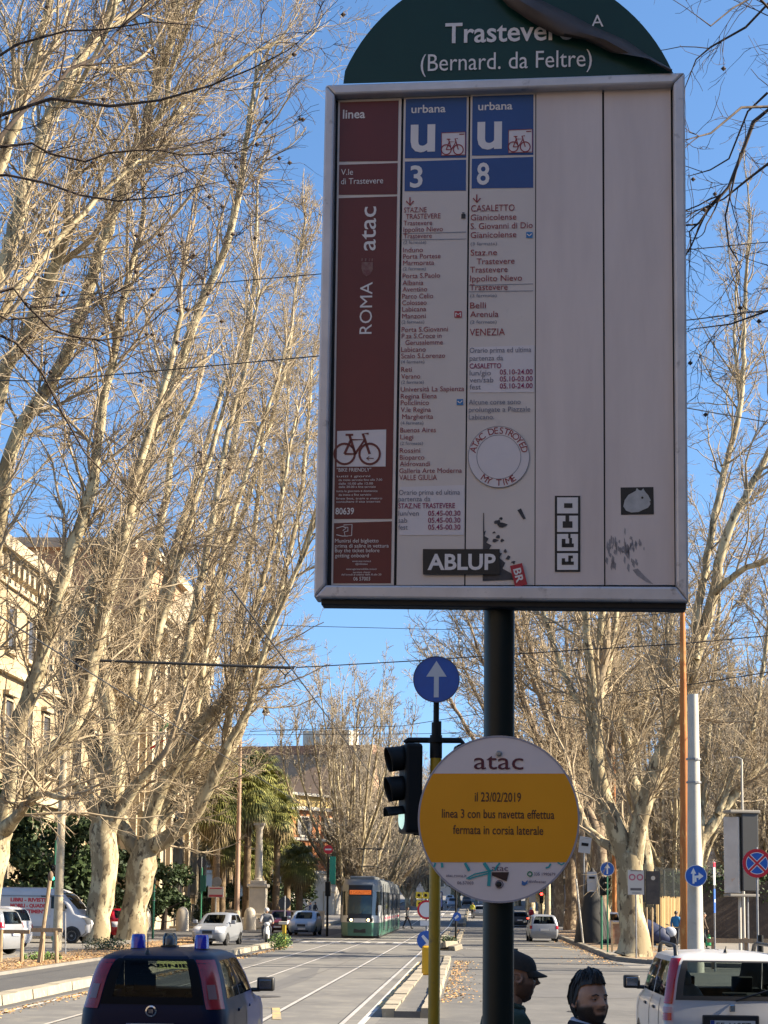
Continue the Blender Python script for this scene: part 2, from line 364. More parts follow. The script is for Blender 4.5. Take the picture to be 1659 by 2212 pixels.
# ------------------------------------------------------------------ the tram stop sign
def Rm3(yaw, pit, rol): return Matrix.Rotation(yaw, 3, 'Z') @ Matrix.Rotation(pit, 3, 'X') @ Matrix.Rotation(rol, 3, 'Y')
SR = Rm3(-0.0396, -0.0104, 0.0057)
SU, SN, SV = SR @ Vector((1, 0, 0)), SR @ Vector((0, -1, 0)), SR @ Vector((0, 0, 1))   # across, towards the reader, up
SCN = Vector((0.0643, 4.3, 3.608))
def onplane(px, py, off, c=SCN, n=SN):
    d = ray(px, py); e = Vector((0, 0, EYE)); o = c + n * off
    return e + d * ((o - e).dot(n) / d.dot(n))
PB = onplane(1078, 1700, -0.075); PB = Vector((PB.x, PB.y, 0.12))
SB = PB.copy()
def S(px, py, off=0.0): return onplane(px, py, off) - SB
mDark = mat('dark_green_paint', (0.004, 0.009, 0.009), 0.4, c2=(0.006, 0.013, 0.012), scale=3, spec=.3)
mAlu = mat('anodised_aluminium', (0.68, 0.65, 0.64), 0.45, 0.35, c2=(0.58, 0.55, 0.54), scale=9, c3=(0.22, 0.20, 0.19), scale3=22, lo3=0.62, hi3=0.8)
mBack = mat('cabinet_black', (0.015, 0.015, 0.017), 0.6)
mHead = mat('header_green', (0.008, 0.055, 0.045), 0.36, c2=(0.007, 0.045, 0.037), scale=4, spec=.3)
mWhiteP = mat('panel_white', (0.78, 0.68, 0.60), 0.4, c2=(0.70, 0.61, 0.545), scale=2.2, c3=(0.60, 0.53, 0.48), scale3=9, lo3=0.66, hi3=0.85)
mBlankW = mat('blank_panel_white', (0.80, 0.68, 0.62), 0.36, c2=(0.70, 0.59, 0.54), scale=4, stretch=(2.2, 2.2, .35), c3=(0.58, 0.49, 0.46), scale3=7, lo3=0.68, hi3=0.85)
mMar = mat('panel_maroon', (0.15, 0.017, 0.019), 0.4, c2=(0.125, 0.015, 0.017), scale=5)
mBlue = mat('panel_blue', (0.012, 0.075, 0.27), 0.38, c2=(0.011, 0.066, 0.235), scale=5)
mInkR = mat('ink_red', (0.33, 0.022, 0.03), 0.5); mInkG = mat('ink_grey', (0.22, 0.19, 0.22), 0.5)
mInkW = mat('ink_white', (0.84, 0.78, 0.74), 0.45); mInkK = mat('ink_black', (0.012, 0.012, 0.013), 0.45)
mInkM = mat('ink_magenta', (0.31, 0.012, 0.085), 0.5); mInkP = mat('ink_plum', (0.10, 0.012, 0.03), 0.45)
mPale = mat('paper_label', (0.82, 0.74, 0.72), 0.4, c2=(0.76, 0.69, 0.67), scale=6)
mTeal = mat('marker_teal', (0.03, 0.36, 0.38), 0.4); mBrown = mat('film_brown', (0.085, 0.06, 0.045), 0.6, c2=(0.06, 0.042, 0.032), scale=12)
mResid = mat('glue_residue', (0.05, 0.045, 0.045), 0.7, c2=(0.10, 0.09, 0.09), scale=40)
mResB = mat('glue_residue_tan', (0.30, 0.26, 0.25), 0.7, c2=(0.40, 0.36, 0.36), scale=60)
mYel = mat('notice_yellow', (0.86, 0.36, 0.004), 0.42, c2=(0.80, 0.33, 0.004), scale=3)
mStRed = mat('sticker_red', (0.45, 0.02, 0.04), 0.4); mIcon = mat('icon_blue', (0.02, 0.20, 0.48), 0.4)

stop = thing('tram_stop_sign', 'tall green tram stop pole with a framed timetable board, arched header and round yellow notice', 'stop sign', SB)
mb = MB(); top = S(1080, 230, -0.075); mb.tube([(0, 0, 0), (0, 0, top.z)], 0.0405, 28)
mb.build('pole', mDark, stop, smooth=True)
OFF = 0.0
# cabinet back, frame bars
def quadbox(mb, a, b, c, d, o0, o1):            # corners in survey frame (a tl, b tr, c br, d bl), from offset o0 to o1
    P = [S(*q, o1) for q in (a, b, c, d)]; Q = [p - SN * (o1 - o0) for p in P]
    mb.add(P + Q, [(0, 3, 2, 1), (4, 5, 6, 7), (0, 1, 5, 4), (1, 2, 6, 5), (2, 3, 7, 6), (3, 0, 4, 7)])
def T(u, v):                                     # u,v in 0..1 across the outer frame, v down
    a = Vector((703, 182)).lerp(Vector((1480, 155)), u); b = Vector((678, 1291)).lerp(Vector((1488, 1300)), u)
    return tuple(a.lerp(b, v))
mb = MB(); quadbox(mb, T(0.012, 0.012), T(0.988, 0.012), T(0.988, 0.988), T(0.012, 0.988), -0.055, -0.016)
quadbox(mb, T(0.02, 0.985), T(0.992, 0.985), T(0.994, 1.014), T(0.02, 1.014), -0.05, 0.003)
mb.build('cabinet_back', mBack, stop, bevel=0.003)
fr = bpy.data.objects.new('frame', None)
mb = MB(); w1, h1 = 0.032, 0.024
def bar(mb, quad, o1=0.022):
    quadbox(mb, *quad, -0.05, o1)
bar(mb, (T(0, 0), T(1, 0), T(1 - w1, h1 * .85), T(w1 * .85, h1 * .85)))
bar(mb, (T(0, 1), T(w1 * .95, 1 - h1 * 1.05), T(1 - w1, 1 - h1 * 1.2), T(1, 1))[::-1])
bar(mb, (T(0, 0), T(w1 * .85, h1 * .85), T(w1 * .95, 1 - h1 * 1.05), T(0, 1)))
bar(mb, (T(1 - w1, h1 * .85), T(1, 0), T(1, 1), T(1 - w1, 1 - h1 * 1.2)))
mb.build('frame', mAlu, stop, bevel=0.006)
# arched header with lettering
def SP(off): return lambda px, py: S(px, py, off)
def arc_poly():
    cx, cy, r = 1099, 311, 387; out = []
    a0 = math.acos(359 / r)
    for i in range(41):
        a = pi - a0 * .94 - (pi - 2 * a0 * .94) * i / 40; out.append((cx + r * cos(a), cy - r * sin(a)))
    return [(742, 181)] + out[1:-1] + [(1456, 160)]
mb = MB(); ap = arc_poly()
n = len(ap); vs = [S(x, y, 0.004) for x, y in ap] + [S(x, y, -0.03) for x, y in ap]
mb.add(vs, [tuple(range(n - 1, -1, -1)), tuple(range(n, 2 * n))] + [(i, (i + 1) % n, n + (i + 1) % n, n + i) for i in range(n)])
head = mb.build('header', mHead, stop)
def line(mb, s, x0, x1, b, cap, off, dy=0.0, bold=0.0):
    a = S(x0, b, off); e = S(x1, b, off); k = (S(x0, b - 10, off) - a).length / 10
    put_text(mb, s, lambda u, v: a + SU * u + SV * v, cap * k / 0.70, width=(e - a).dot(SU), bold=bold)
def vline(mb, s, x, y0, y1, cap, off, bold=0.0):  # reading upwards, baseline at x
    a = S(x, y0, off); e = S(x, y1, off); k = (e - a).length / abs(y0 - y1)
    put_text(mb, s, lambda u, v: a + SV * u - SU * v, cap * k / 0.70, width=(e - a).dot(SV), bold=bold)
mb = MB(); line(mb, 'Trastevere', 962, 1236, 93, 43, 0.0065, bold=0.0012); line(mb, 'A', 1278, 1304, 58, 26, 0.0065); line(mb, '(Bernard. da Feltre)', 909, 1279, 154, 37, 0.0065)
mb.build('lettering', mInkW, head)
# peeled brown film curling over the header
up = [(1085, -30), (1155, -5), (1241, 36), (1277, 56), (1354, 89), (1395, 118), (1452, 151)]
lo = [(1050, -40), (1100, 14), (1154, 51), (1205, 77), (1262, 84), (1322, 113), (1380, 118)]
lo[-1] = (1452, 156); lo.insert(6, (1385, 121)); up.insert(6, (1420, 133))
rows = []
for j in range(5):
    t = j / 4; rows.append([S(u[0] + (l[0] - u[0]) * t, u[1] + (l[1] - u[1]) * t, 0.010 + 0.030 * sin(pi * t) * (0.4 + 0.6 * sin(i * 1.3) ** 2) + 0.014 * t) for i, (u, l) in enumerate(zip(up, lo))])
mb = MB(); mb.grid(rows); fl = mb.build('peeled_film', mBrown, head, smooth=True, label='torn brown film hanging over the stop name')
sm = fl.modifiers.new('thick', 'SOLIDIFY'); sm.thickness = 0.002

def colx(u):                                     # strip edges as fraction of the outer frame width
    return u
STR = [((731, 868), (716, 851)), ((873, 1013), (857, 1003)), ((1017, 1157), (1006, 1155)), ((1159, 1301), (1157, 1305.5)), ((1305.5, 1449), (1308.5, 1458))]
YT = [216, 211, 204, 197, 190]; YB = 1263.5
def strip(i, m, off):
    (a, b), (c, d) = STR[i]; mb = MB(); yt = YT[i]
    quadbox(mb, (a, yt), (b, yt - 4.5), (d, YB), (c, YB), -0.016, off)
    return mb
def X(i, f, y):                                  # x at fraction f of strip i at height y
    (a, b), (c, d) = STR[i]; t = (y - 210) / (YB - 210); l = a + (c - a) * t; r = b + (d - b) * t
    return l + (r - l) * f
def blk(mb, i, f0, f1, y0, y1, off):
    s = -0.032
    P = [(X(i, f0, y0), y0), (X(i, f1, y0), y0 + s * (X(i, f1, y0) - X(i, f0, y0))), (X(i, f1, y1), y1 + s * .4 * (X(i, f1, y1) - X(i, f0, y1)) * (1 - (y1 - 210) / 1050)), (X(i, f0, y1), y1)]
    mb.quad(*[S(x, y, off) for x, y in P][::-1])
def bike(mb, x0, y0, x1, y1, off, w=0.05):
    W = x1 - x0; H = y1 - y0; P = lambda u, v: S(x0 + u * W, y0 + v * H, off); k = W / H
    for cx in (0.20, 0.72):
        for i in range(24):
            a, b = 2 * pi * i / 24, 2 * pi * (i + 1) / 24; r0, r1 = 0.19, 0.235
            mb.quad(P(cx + r0 * cos(a), .66 + r0 * k * sin(a)), P(cx + r0 * cos(b), .66 + r0 * k * sin(b)), P(cx + r1 * cos(b), .66 + r1 * k * sin(b)), P(cx + r1 * cos(a), .66 + r1 * k * sin(a)))
    for pl in ([(.20, .66), (.33, .28), (.62, .28), (.42, .66), (.20, .66)], [(.42, .66), (.30, .15)], [(.72, .66), (.58, .12), (.70, .12)], [(.22, .15), (.38, .15)]):
        stroke(mb, pl, w, lambda u, v: P(u, v))
E1, E2, E3 = 0.0, 0.0018, 0.0032
# strip of line information (maroon)
p = strip(0, mInkW, -0.006).build('information_strip', mWhiteP, stop, label='maroon strip with the operator name and stop number')
mb = MB(); B = -0.0052
for y0, y1 in ((221, 349), (356, 421), (428, 1121), (1130, 1260)): blk(mb, 0, 0.03, 0.955, y0, y1, B)
mb.build('colour_field', mMar, p)
mb = MB(); L = -0.0042
line(mb, 'linea', 741, 789, 256, 19, L, bold=.0006); line(mb, 'V.le', 737, 763, 378, 13, L); line(mb, 'di Trastevere', 737, 828, 398, 13, L)
vline(mb, 'ROMA', 803, 721, 609, 26, L); vline(mb, 'atac', 811, 541, 446, 36, L, bold=.0004)
line(mb, '80639', 725, 765, 1111, 14, L, bold=.0004)
line(mb, '"BIKE FRIENDLY"', 728, 802, 1019, 8, L)
for k, (y, x1, x0) in enumerate(((1031, 800, 727), (1039, 826, 732), (1047, 806, 732), (1054, 812, 732), (1063, 816, 727), (1071, 802, 732), (1079, 826, 727), (1086, 822, 727))):
    line(mb, ['tutti i giorni', 'da inizio servizio fino alle 7.00', 'dalle 10.00 alle 12.00', 'dalle 20.00 a fine servizio', 'tutta la giornata e domenica', 'da inizio a fine servizio', 'linee bus, tram e metro', 'consultare il sito internet'][k], x0, x1, y, 4.6, L)
for s, x1, b in (('Munirsi del biglietto', 818, 1172), ('prima di salire in vettura', 840, 1183), ('Buy the ticket before', 820, 1193), ('getting onboard', 797, 1204)): line(mb, s, 724, x1, b, 8.2, L)
for s, x0, x1, b, c in (('www.atac.roma.it', 761, 802, 1214, 4), ('@infoatac', 768, 795, 1220, 4), ('www.agenziamobilita.roma.it', 748, 814, 1231, 4), ('servizio clienti', 763, 800, 1238, 4), ('dal lunedi al sabato dalle 8 alle 20', 738, 824, 1243, 4), ('06 57003', 764, 800, 1254, 8)): line(mb, s, x0, x1, b, c, L)
def SQ(x, y): return S(x, y, L)
stroke(mb, [(727, 1141), (741, 1137), (748, 1141), (741, 1146)], 1.6, SQ); stroke(mb, [(727, 1155), (740, 1158), (752, 1158)], 1.6, SQ); stroke(mb, [(743, 1134), (761, 1133), (760, 1157), (746, 1158), (744, 1149), (752, 1147), (752, 1139), (744, 1139)], 1.6, SQ, True)
mb.build('lettering', mInkW, p)
mb = MB(); mb.k = 0
mb.add([S(x, y, L) for x, y in ((782, 566), (806, 566), (806, 582), (800, 593), (792, 597), (785, 592), (781, 580))], [tuple(range(6, -1, -1))])
for x in (782, 790, 798, 804): stroke(mb, [(x, 564), (x + 1, 558)], 3, SQ)
mb.build('crest', mat('crest_red', (0.20, 0.06, 0.06), 0.5, c2=(0.3, 0.2, 0.16), scale=60), p)
mb = MB(); blk(mb, 0, 0.06, 0.84, 931, 1008, -0.0040); st = mb.build('bicycle_sticker', mPale, p)
mb = MB(); bike(mb, 724, 927, 828, 1008, -0.0030, 0.055); stroke(mb, [(792, 990), (808, 990)], 1.6, lambda x, y: S(x, y, -.003)); stroke(mb, [(798, 986), (792, 990), (798, 994)], 1.6, lambda x, y: S(x, y, -.003)); mb.build('bicycle_mark', mMar, st)

def route_strip(i, num, label, ub, ylines, yb, box, info, infobox):
    p = strip(i, mWhiteP, -0.006).build('route_strip', mWhiteP, stop, label=label)
    mb = MB(); y0 = ub
    blk(mb, i, 0.03, 0.97, y0, y0 + 128, B); blk(mb, i, 0.03, 0.97, y0 + 135, y0 + 199, B); mb.build('colour_field', mBlue, p)
    x = X(i, 0, y0 + 60)
    mb = MB(); line(mb, 'urbana', x + 17, x + 91, y0 + 30, 17, L, bold=.0005); line(mb, 'u', x + 15, x + 68, y0 + 112, 84, L, bold=.0035)
    line(mb, num, x + 14, x + 41, y0 + 190, 46, L, bold=.0016); mb.build('lettering', mInkW, p)
    mb = MB(); blk(mb, i, 0.59, 0.955, y0 + 73, y0 + 122, -0.0045); st = mb.build('bicycle_sticker', mPale, p)
    xb = X(i, .59, y0 + 95); mb = MB(); bike(mb, xb, y0 + 80, xb + 50, y0 + 124, -0.0035, 0.045)
    fw = lambda u, v: S(u, v, -0.0035)
    stroke(mb, [(xb, y0 + 73), (xb + 51, y0 + 71), (xb + 51, y0 + 120), (xb, y0 + 122)], 1.6, fw, True); stroke(mb, [(xb + 38, y0 + 76), (xb + 49, y0 + 75.5)], 2, fw)
    mb.build('bicycle_mark', mInkR, st)
    mb = MB(); ax = x + 14; ya = y0 + 212
    stroke(mb, [(ax, ya), (ax, ya + 17)], 2.6, SQ); stroke(mb, [(ax - 8, ya + 8), (ax, ya + 17), (ax + 8, ya + 8)], 2.6, SQ)
    for s, x0, x1, b, c in ylines: line(mb, s, x0, x1, b, c, L)
    mb.build('stop_list', mInkR, p)
    mb = MB()
    for s, x0, x1, b in yb: line(mb, s, x0, x1, b, 7, L)
    for q in box: stroke(mb, [(q[0], q[1] + 1.5), (q[2], q[1] - 2), (q[2], q[3] - 1), (q[0], q[3] + 1)], 1.1, SQ, True)
    for s, x0, x1, b, c in info[0]: line(mb, s, x0, x1, b, c, L + .0008)
    mb.build('grey_notes', mInkG, p)
    mb = MB(); blk(mb, i, infobox[0], infobox[1], infobox[2], infobox[3], B + .0003); lb = mb.build('timetable_label', mPale, p)
    mb = MB()
    for s, x0, x1, b, c in info[1]: line(mb, s, x0, x1, b, c, L + .0008, bold=.0002)
    mb.build('timetable', mInkM, lb)
    return p
C = 10.5
l3 = [('STAZ.NE', 873, 922, 459, 11), ('TRASTEVERE', 877, 952, 473, 11), ('Trastevere', 872, 934, 487, C), ('Ippolito Nievo', 872, 957, 501, C), ('Trastevere', 872, 933, 515, C), ('Induno', 871, 914, 545, C), ('Porta Portese', 871, 952, 559, C), ('Marmorata', 871, 938, 573, C), ('Porta S.Paolo', 870, 951, 601, C), ('Albania', 870, 915, 616, C), ('Aventino', 870, 923, 630, C), ('Parco Celio', 869, 936, 645, C), ('Colosseo', 869, 922, 659, C), ('Labicana', 869, 921, 673, C), ('Manzoni', 869, 920, 688, C), ('Porta S.Giovanni', 868, 968, 717, C), ('P.za S.Croce in', 868, 954, 731, C), ('Gerusalemme', 876, 957, 745, C), ('Labicano', 867, 920, 760, C), ('Scalo S.Lorenzo', 867, 962, 774, C), ('Reti', 867, 890, 803, C), ('Verano', 867, 908, 818, C), ('Università La Sapienza', 866, 1003, 846, C), ('Regina Elena', 866, 944, 861, C), ('Policlinico', 866, 927, 875, C), ('V.le Regina', 866, 931, 890, C), ('Margherita', 869, 936, 905, C), ('Buenos Aires', 865, 942, 934, C), ('Liegi', 865, 893, 949, C), ('Rossini', 864, 908, 978, C), ('Bioparco', 864, 917, 993, C), ('Aldrovandi', 864, 929, 1007, C), ('Galleria Arte Moderna', 863, 998, 1022, C), ('VALLE GIULIA', 863, 944, 1037, 11.5)]
n3 = [('(2 fermate)', 872, 921, 527), ('(2 fermate)', 871, 920, 584), ('(2 fermate)', 868, 917, 699), ('(4 fermate)', 867, 917, 785), ('(2 fermate)', 867, 916, 829), ('(4 fermate)', 866, 915, 917), ('(2 fermate)', 865, 914, 961)]
i3 = ([('Orario prima ed ultima', 862, 994, 1069, 11), ('partenza da', 861, 930, 1083, 11), ('lun/ven', 861, 905, 1114, 11), ('sab', 861, 880, 1129, 11), ('fest', 861, 881, 1144, 11)], [('STAZ.NE TRASTEVERE', 861, 983, 1098, 11)] + [('05.45-00.30', 925, 995, b, 11) for b in (1114, 1129, 1144)])
P3 = route_strip(1, '3', 'white strip listing the stops of line 3 under a blue head', 214, l3, n3, [(870, 503, 1007, 517)], i3, (0.03, 0.99, 1052, 1156))
l8 = [('CASALETTO', 1018, 1112, 457, 14), ('Gianicolense', 1017, 1116, 476, 13), ('S. Giovanni di Dio', 1017, 1151, 495, 13), ('Gianicolense', 1017, 1116, 514, 13), ('Staz.ne', 1017, 1074, 552, 13), ('Trastevere', 1030, 1112, 571, 13), ('Trastevere', 1016, 1097, 589, 13), ('Ippolito Nievo', 1016, 1128, 608, 13), ('Trastevere', 1015, 1097, 627, 13), ('Belli', 1016, 1050, 666, 13), ('Arenula', 1016, 1077, 685, 13), ('VENEZIA', 1015, 1091, 725, 15)]
n8 = [('(3 fermate)', 1017, 1074, 530), ('(3 fermate)', 1016, 1073, 642), ('(2 fermate)', 1016, 1073, 699)]
i8 = ([('Orario prima ed ultima', 1015, 1148, 762, 11), ('partenza da', 1015, 1087, 779, 11), ('lun/gio', 1015, 1061, 811, 11), ('ven/sab', 1015, 1066, 826, 11), ('fest', 1015, 1039, 841, 11), ('Alcune corse sono', 1013, 1125, 874, 11), ('prolungate a Piazzale', 1013, 1146, 890, 11), ('Labicano.', 1013, 1068, 906, 11)], [('CASALETTO', 1015, 1083, 796, 11)] + [(s, 1080, 1151, b, 11) for s, b in (('05.10-24.00', 809), ('05.10-03.00', 824), ('05.10-24.00', 839))])
P8 = route_strip(2, '8', 'white strip listing the stops of line 8 under a blue head', 208, l8, n8, [(1014, 615, 1152, 629)], i8, (0.03, 0.99, 750, 848))
def rectpx(mb, x0, y0, x1, y1, off): mb.quad(S(x0, y1, off), S(x1, y1, off), S(x1, y0, off), S(x0, y0, off))
mb = MB(); rectpx(mb, 987, 862, 1001, 875, L); mb.build('airport_icon', mIcon, P3)
mb = MB(); rectpx(mb, 1137, 501, 1151, 514, L); mb.build('airport_icon', mIcon, P8)
mb = MB()
for x, y in ((994, 868.5),): stroke(mb, [(x - 5, y - 2), (x, y + 2), (x + 5, y - 3)], 2.2, lambda a, b: S(a, b, L + .0008))
mb.build('icon_mark', mInkW, P3)
mb = MB(); stroke(mb, [(1139, 505.5), (1144, 509.5), (1149, 504.5)], 2.2, lambda a, b: S(a, b, L + .0008)); mb.build('icon_mark', mInkW, P8)
mb = MB(); rectpx(mb, 982, 672, 998, 686, L); mb.build('metro_icon', mStRed, P3)
mb = MB(); line(mb, 'M', 984, 996, 684, 9, L + .0008); mb.build('icon_mark', mInkW, P3)
mb = MB(); rectpx(mb, 997, 462, 1006, 472, L); rectpx(mb, 999, 459, 1004, 461, L); mb.build('train_icon', mInkK, P3)
for i in (3, 4):
    mb = strip(i, mBlankW, -0.004 if i == 3 else -0.0065); mb.build('blank_strip', mBlankW, stop, label='blank white strip with a lettered sticker' if i == 3 else 'blank white strip with an animal sticker')
# stickers and scraps on the board
SO = 0.0005
mb = MB(); rectpx(mb, 914, 1186, 1080, 1241, SO); s_ = mb.build('sticker', mInkK, stop, label='black sticker lettered ABLUP')
mb = MB(); line(mb, 'ABLUP', 924, 1071, 1230, 33, SO + .0009, bold=.0016); mb.build('lettering', mInkW, s_)
mb = MB(); rectpx(mb, 1199, 1071, 1254, 1235, SO - .0025); s_ = mb.build('sticker', mInkK, stop, label='tall black sticker lettered in block capitals')
mb = MB(); q = SO - .0016
LET = {'O': (1074, 1109, [(.34, .42, .66, .9)]), 'C': (1115, 1148, [(.30, .35, .70, 1.01), ]), 'e': (1154, 1191, [(.25, .30, .45, .75)]), 'G': (1196, 1231, [(.3, .3, .7, .6)])}
for y0, y1 in ((1074.5, 1109), (1114, 1149), (1153.5, 1190), (1195, 1231)): rectpx(mb, 1204, y0, 1249, y1, q)
o = mb.build('lettering', mInkW, s_)
mb = MB(); q += .0007
rectpx(mb, 1219, 1087, 1237, 1097, q)
rectpx(mb, 1216, 1126, 1237, 1140, q); rectpx(mb, 1222, 1114, 1230, 1127, q)
rectpx(mb, 1214, 1164, 1222, 1182, q); rectpx(mb, 1214, 1174, 1240, 1182, q); rectpx(mb, 1230, 1162, 1236, 1176, q); rectpx(mb, 1228, 1153, 1233, 1163, q)
rectpx(mb, 1214, 1206, 1221, 1220, q); rectpx(mb, 1214, 1213, 1240, 1220, q); rectpx(mb, 1228, 1200, 1238, 1206, q); rectpx(mb, 1228, 1200, 1234, 1216, q); 
mb.build('lettering', mInkK, s_)
# ring sticker with its curved slogan
mb = MB(); n = 48
mb.add([S(1078 + 66 * cos(2 * pi * i / n), 987 + 66.5 * sin(2 * pi * i / n), SO - .004) for i in range(n)], [tuple(range(n - 1, -1, -1))])
s_ = mb.build('sticker', mPale, stop, label='round white sticker with a curved red slogan')
mb = MB(); fr_ = lambda x, y: S(x, y, SO - .0032)
for r in (66, 47.5): ring_faces(mb, 1078, 987, r - .5, r + .5, fr_, 64)
mb.build('outline', mInkG, s_)
mb = MB()
def arc_text(mb, s, cx, cy, r, a0, a1, size, inner=False):
    for i, ch in enumerate(s):
        if ch == ' ': continue
        a = a0 + (a1 - a0) * (i + .5) / len(s); c = S(cx + r * cos(a), cy - r * sin(a), SO - .003)
        k = 0.00125
        th = a - pi / 2 if not inner else a + pi / 2
        U = SU * cos(th) + SV * sin(th); V = SV * cos(th) - SU * sin(th)
        put_text(mb, ch, lambda u, v: c + U * (u) + V * (v), size * k / .70, align='c')
arc_text(mb, 'ATAC DESTROYED', 1078, 987, 50.5, pi * .94, pi * .06, 14); arc_text(mb, 'MY TIME', 1078, 987, 62, pi * 1.28, pi * 1.72, 14, True)
mb.build('lettering', mInkR, s_)
# scraps of an old sticker
rg = random.Random(4)
mb = MB(); q = -.0045
def scrap(mb, poly, q): mb.add([S(x, y, q) for x, y in poly], [tuple(range(len(poly)))])
pts = [(1044, 1150), (1050, 1146), (1047, 1158), (1056, 1163), (1051, 1172), (1062, 1178), (1057, 1186), (1068, 1192), (1085, 1195), (1079, 1205), (1092, 1216), (1086, 1228), (1104, 1238), (1120, 1252), (1043, 1255)]
scrap(mb, pts, q); scrap(mb, [(1044, 1108), (1046, 1108), (1046.5, 1150), (1044, 1150)], q)
for cx, cy, r in ((1076, 1127, 5), (1086, 1133, 6), (1070, 1167, 4), (1077, 1160, 4), (1084, 1168, 3), (1092, 1190, 3), (1068, 1150, 3), (1098, 1205, 4), (1110, 1215, 3), (1083, 1120, 2.5)):
    scrap(mb, [(cx + r * (0.5 + rg.random()) * cos(a) * 1.4, cy + r * (0.5 + rg.random()) * sin(a)) for a in [k * pi / 4 for k in range(8)]], q)
scrap(mb, [(1118, 1102), (1126, 1098), (1136, 1120), (1131, 1122)], q)
mb.build('glue_residue', mResid, stop)
mb = MB()
for k in range(70):
    cx = 1345 + rg.gauss(0, 32); cy = 1190 + rg.gauss(0, 16); 
    if not (1310 < cx < 1405): continue
    w_ = 1.2 + 2.2 * rg.random(); h_ = 3 + 9 * rg.random()
    scrap(mb, [(cx - w_, cy + h_ * .2), (cx - w_ * .3, cy - h_), (cx + w_, cy - h_ * .5), (cx + w_ * .6, cy + h_)], -.0058)
scrap(mb, [(1367, 1231), (1378, 1228), (1392, 1243), (1412, 1262), (1396, 1257), (1376, 1243)], -.0058)
mb.build('glue_residue', mResB, stop)
mb = MB(); c0 = S(1121, 1243, .002); a = radians(14); U = SU * cos(a) + SV * sin(a); V = SV * cos(a) - SU * sin(a); k = .00125
mb.quad(*[c0 + U * x * k + V * y * k for x, y in ((-13, -23), (13, -23), (13, 24), (-13, 24))]); s_ = mb.build('sticker', mStRed, stop, label='small red sticker lettered BR tilted over the frame')
mb = MB(); put_text(mb, 'BR', lambda u, v: c0 + SN * .0009 + (-V * (u - .019) + U * (v - .010)) , .028, width=.038, bold=.0006); mb.build('lettering', mInkW, s_)
# rabbit photo sticker
mb = MB(); mb.quad(S(1342, 1112, -.0055), S(1413, 1111, -.0055), S(1412, 1052, -.0055), S(1341, 1053, -.0055)); s_ = mb.build('sticker', mInkK, stop, label='black photo sticker of a crouching white rabbit')
mb = MB(); q = -.0046
body = [(1347, 1094), (1350, 1080), (1358, 1069), (1369, 1063), (1374, 1060), (1376, 1054), (1381, 1059), (1386, 1060), (1390, 1055), (1394, 1062), (1401, 1070), (1406, 1080), (1405, 1090), (1400, 1097), (1390, 1101), (1380, 1106), (1364, 1107), (1353, 1103)]
scrap(mb, body[::-1], q); o = mb.build('rabbit_picture', mat('rabbit_white', (.55, .54, .52), .5, c2=(.42, .42, .40), scale=40), s_)
mb = MB(); scrap(mb, disc(10, 2.6, 1388, 1075), q + .0008); scrap(mb, disc(8, 1.4, 1405, 1084), q + .0008); mb.build('eye', mInkK, o)
# round notice
RO = 0.0
def RP(px, py, off=0.0): return onplane(px, py, -0.02 + off) - SB
RX, RY, RCX, RCY = 175, 181, 1078, 1770
mb = MB(); n = 72
P0 = [RP(RCX + RX * cos(2 * pi * i / n), RCY + RY * sin(2 * pi * i / n), 0) for i in range(n)]; P1 = [v - SN * .012 for v in P0]
mb.add(P0 + P1, [tuple(range(n - 1, -1, -1)), tuple(range(n, 2 * n))] + [(i, (i + 1) % n, n + (i + 1) % n, n + i) for i in range(n)])
nd = mb.build('round_notice', mat('notice_white', (0.80, 0.71, 0.69), 0.38, c2=(0.74, 0.66, 0.64), scale=3, c3=(.62, .55, .53), scale3=14, lo3=.66, hi3=.85), stop, label='round white notice disc with a yellow band and dark lettering')
mb = MB(); ring_faces(mb, RCX, RCY, 0, 1, lambda x, y: Vector((0, 0, 0)), 1) if False else None
for i in range(n):
    a, b = 2 * pi * i / n, 2 * pi * (i + 1) / n
    f = lambda r, t: RP(RCX + (RX - r) * cos(t), RCY + (RY - r) * sin(t), .001)
    mb.quad(f(4, b), f(.5, b), f(.5, a), f(4, a))
mb.build('rim', mat('rim_grey', (.36, .345, .40), .4), nd)
mb = MB(); ys, ye = 1671, 1862.5; pl = []
f = lambda y: (RX - 4) * math.sqrt(max(0, 1 - ((y - RCY) / (RY - 4)) ** 2))
yy = [ys + (ye - ys) * k / 16 for k in range(17)]
pl = [(RCX - f(y), y) for y in yy] + [(RCX + f(y), y) for y in yy[::-1]]
mb.add([RP(x, y, .0012) for x, y in pl], [tuple(range(len(pl)))]); mb.build('yellow_band', mYel, nd)
def rline(mb, s, x0, x1, b, cap, bold=0.0, off=.0022):
    a = RP(x0, b, off); e = RP(x1, b, off); k = (RP(x0, b - 10, off) - a).length / 10
    put_text(mb, s, lambda u, v: a + SU * u + SV * v, cap * k / 0.70, width=(e - a).dot(SU), bold=bold)
mb = MB(); rline(mb, 'atac', 1024, 1131, 1661, 37)
mb.build('lettering', mInkP, nd)
mb = MB(); rline(mb, 'il 23/02/2019', 1026, 1126, 1731, 20, .0003); rline(mb, 'linea 3 con bus navetta effettua', 955, 1198, 1766, 19, .0003); rline(mb, 'fermata in corsia laterale', 979, 1174, 1801, 19, .0003)
mb.build('lettering', mat('ink_brown', (.065, .022, .012), .5), nd)
mb = MB(); rline(mb, 'atac.roma.it', 964, 1008, 1894, 6.5); rline(mb, '06.57003', 988, 1023, 1910, 6.5); rline(mb, '335 1990679', 1154, 1200, 1891, 6.5); rline(mb, '#infoatac', 1142, 1180, 1907, 6.5); rline(mb, 'atac', 1063, 1098, 1881, 13)
ring_faces(mb, 1079, 1910, 7.5, 9, lambda x, y: RP(x, y, .0022), 20)
mb.build('lettering', mat('ink_grey_plum', (.14, .07, .11), .5), nd)
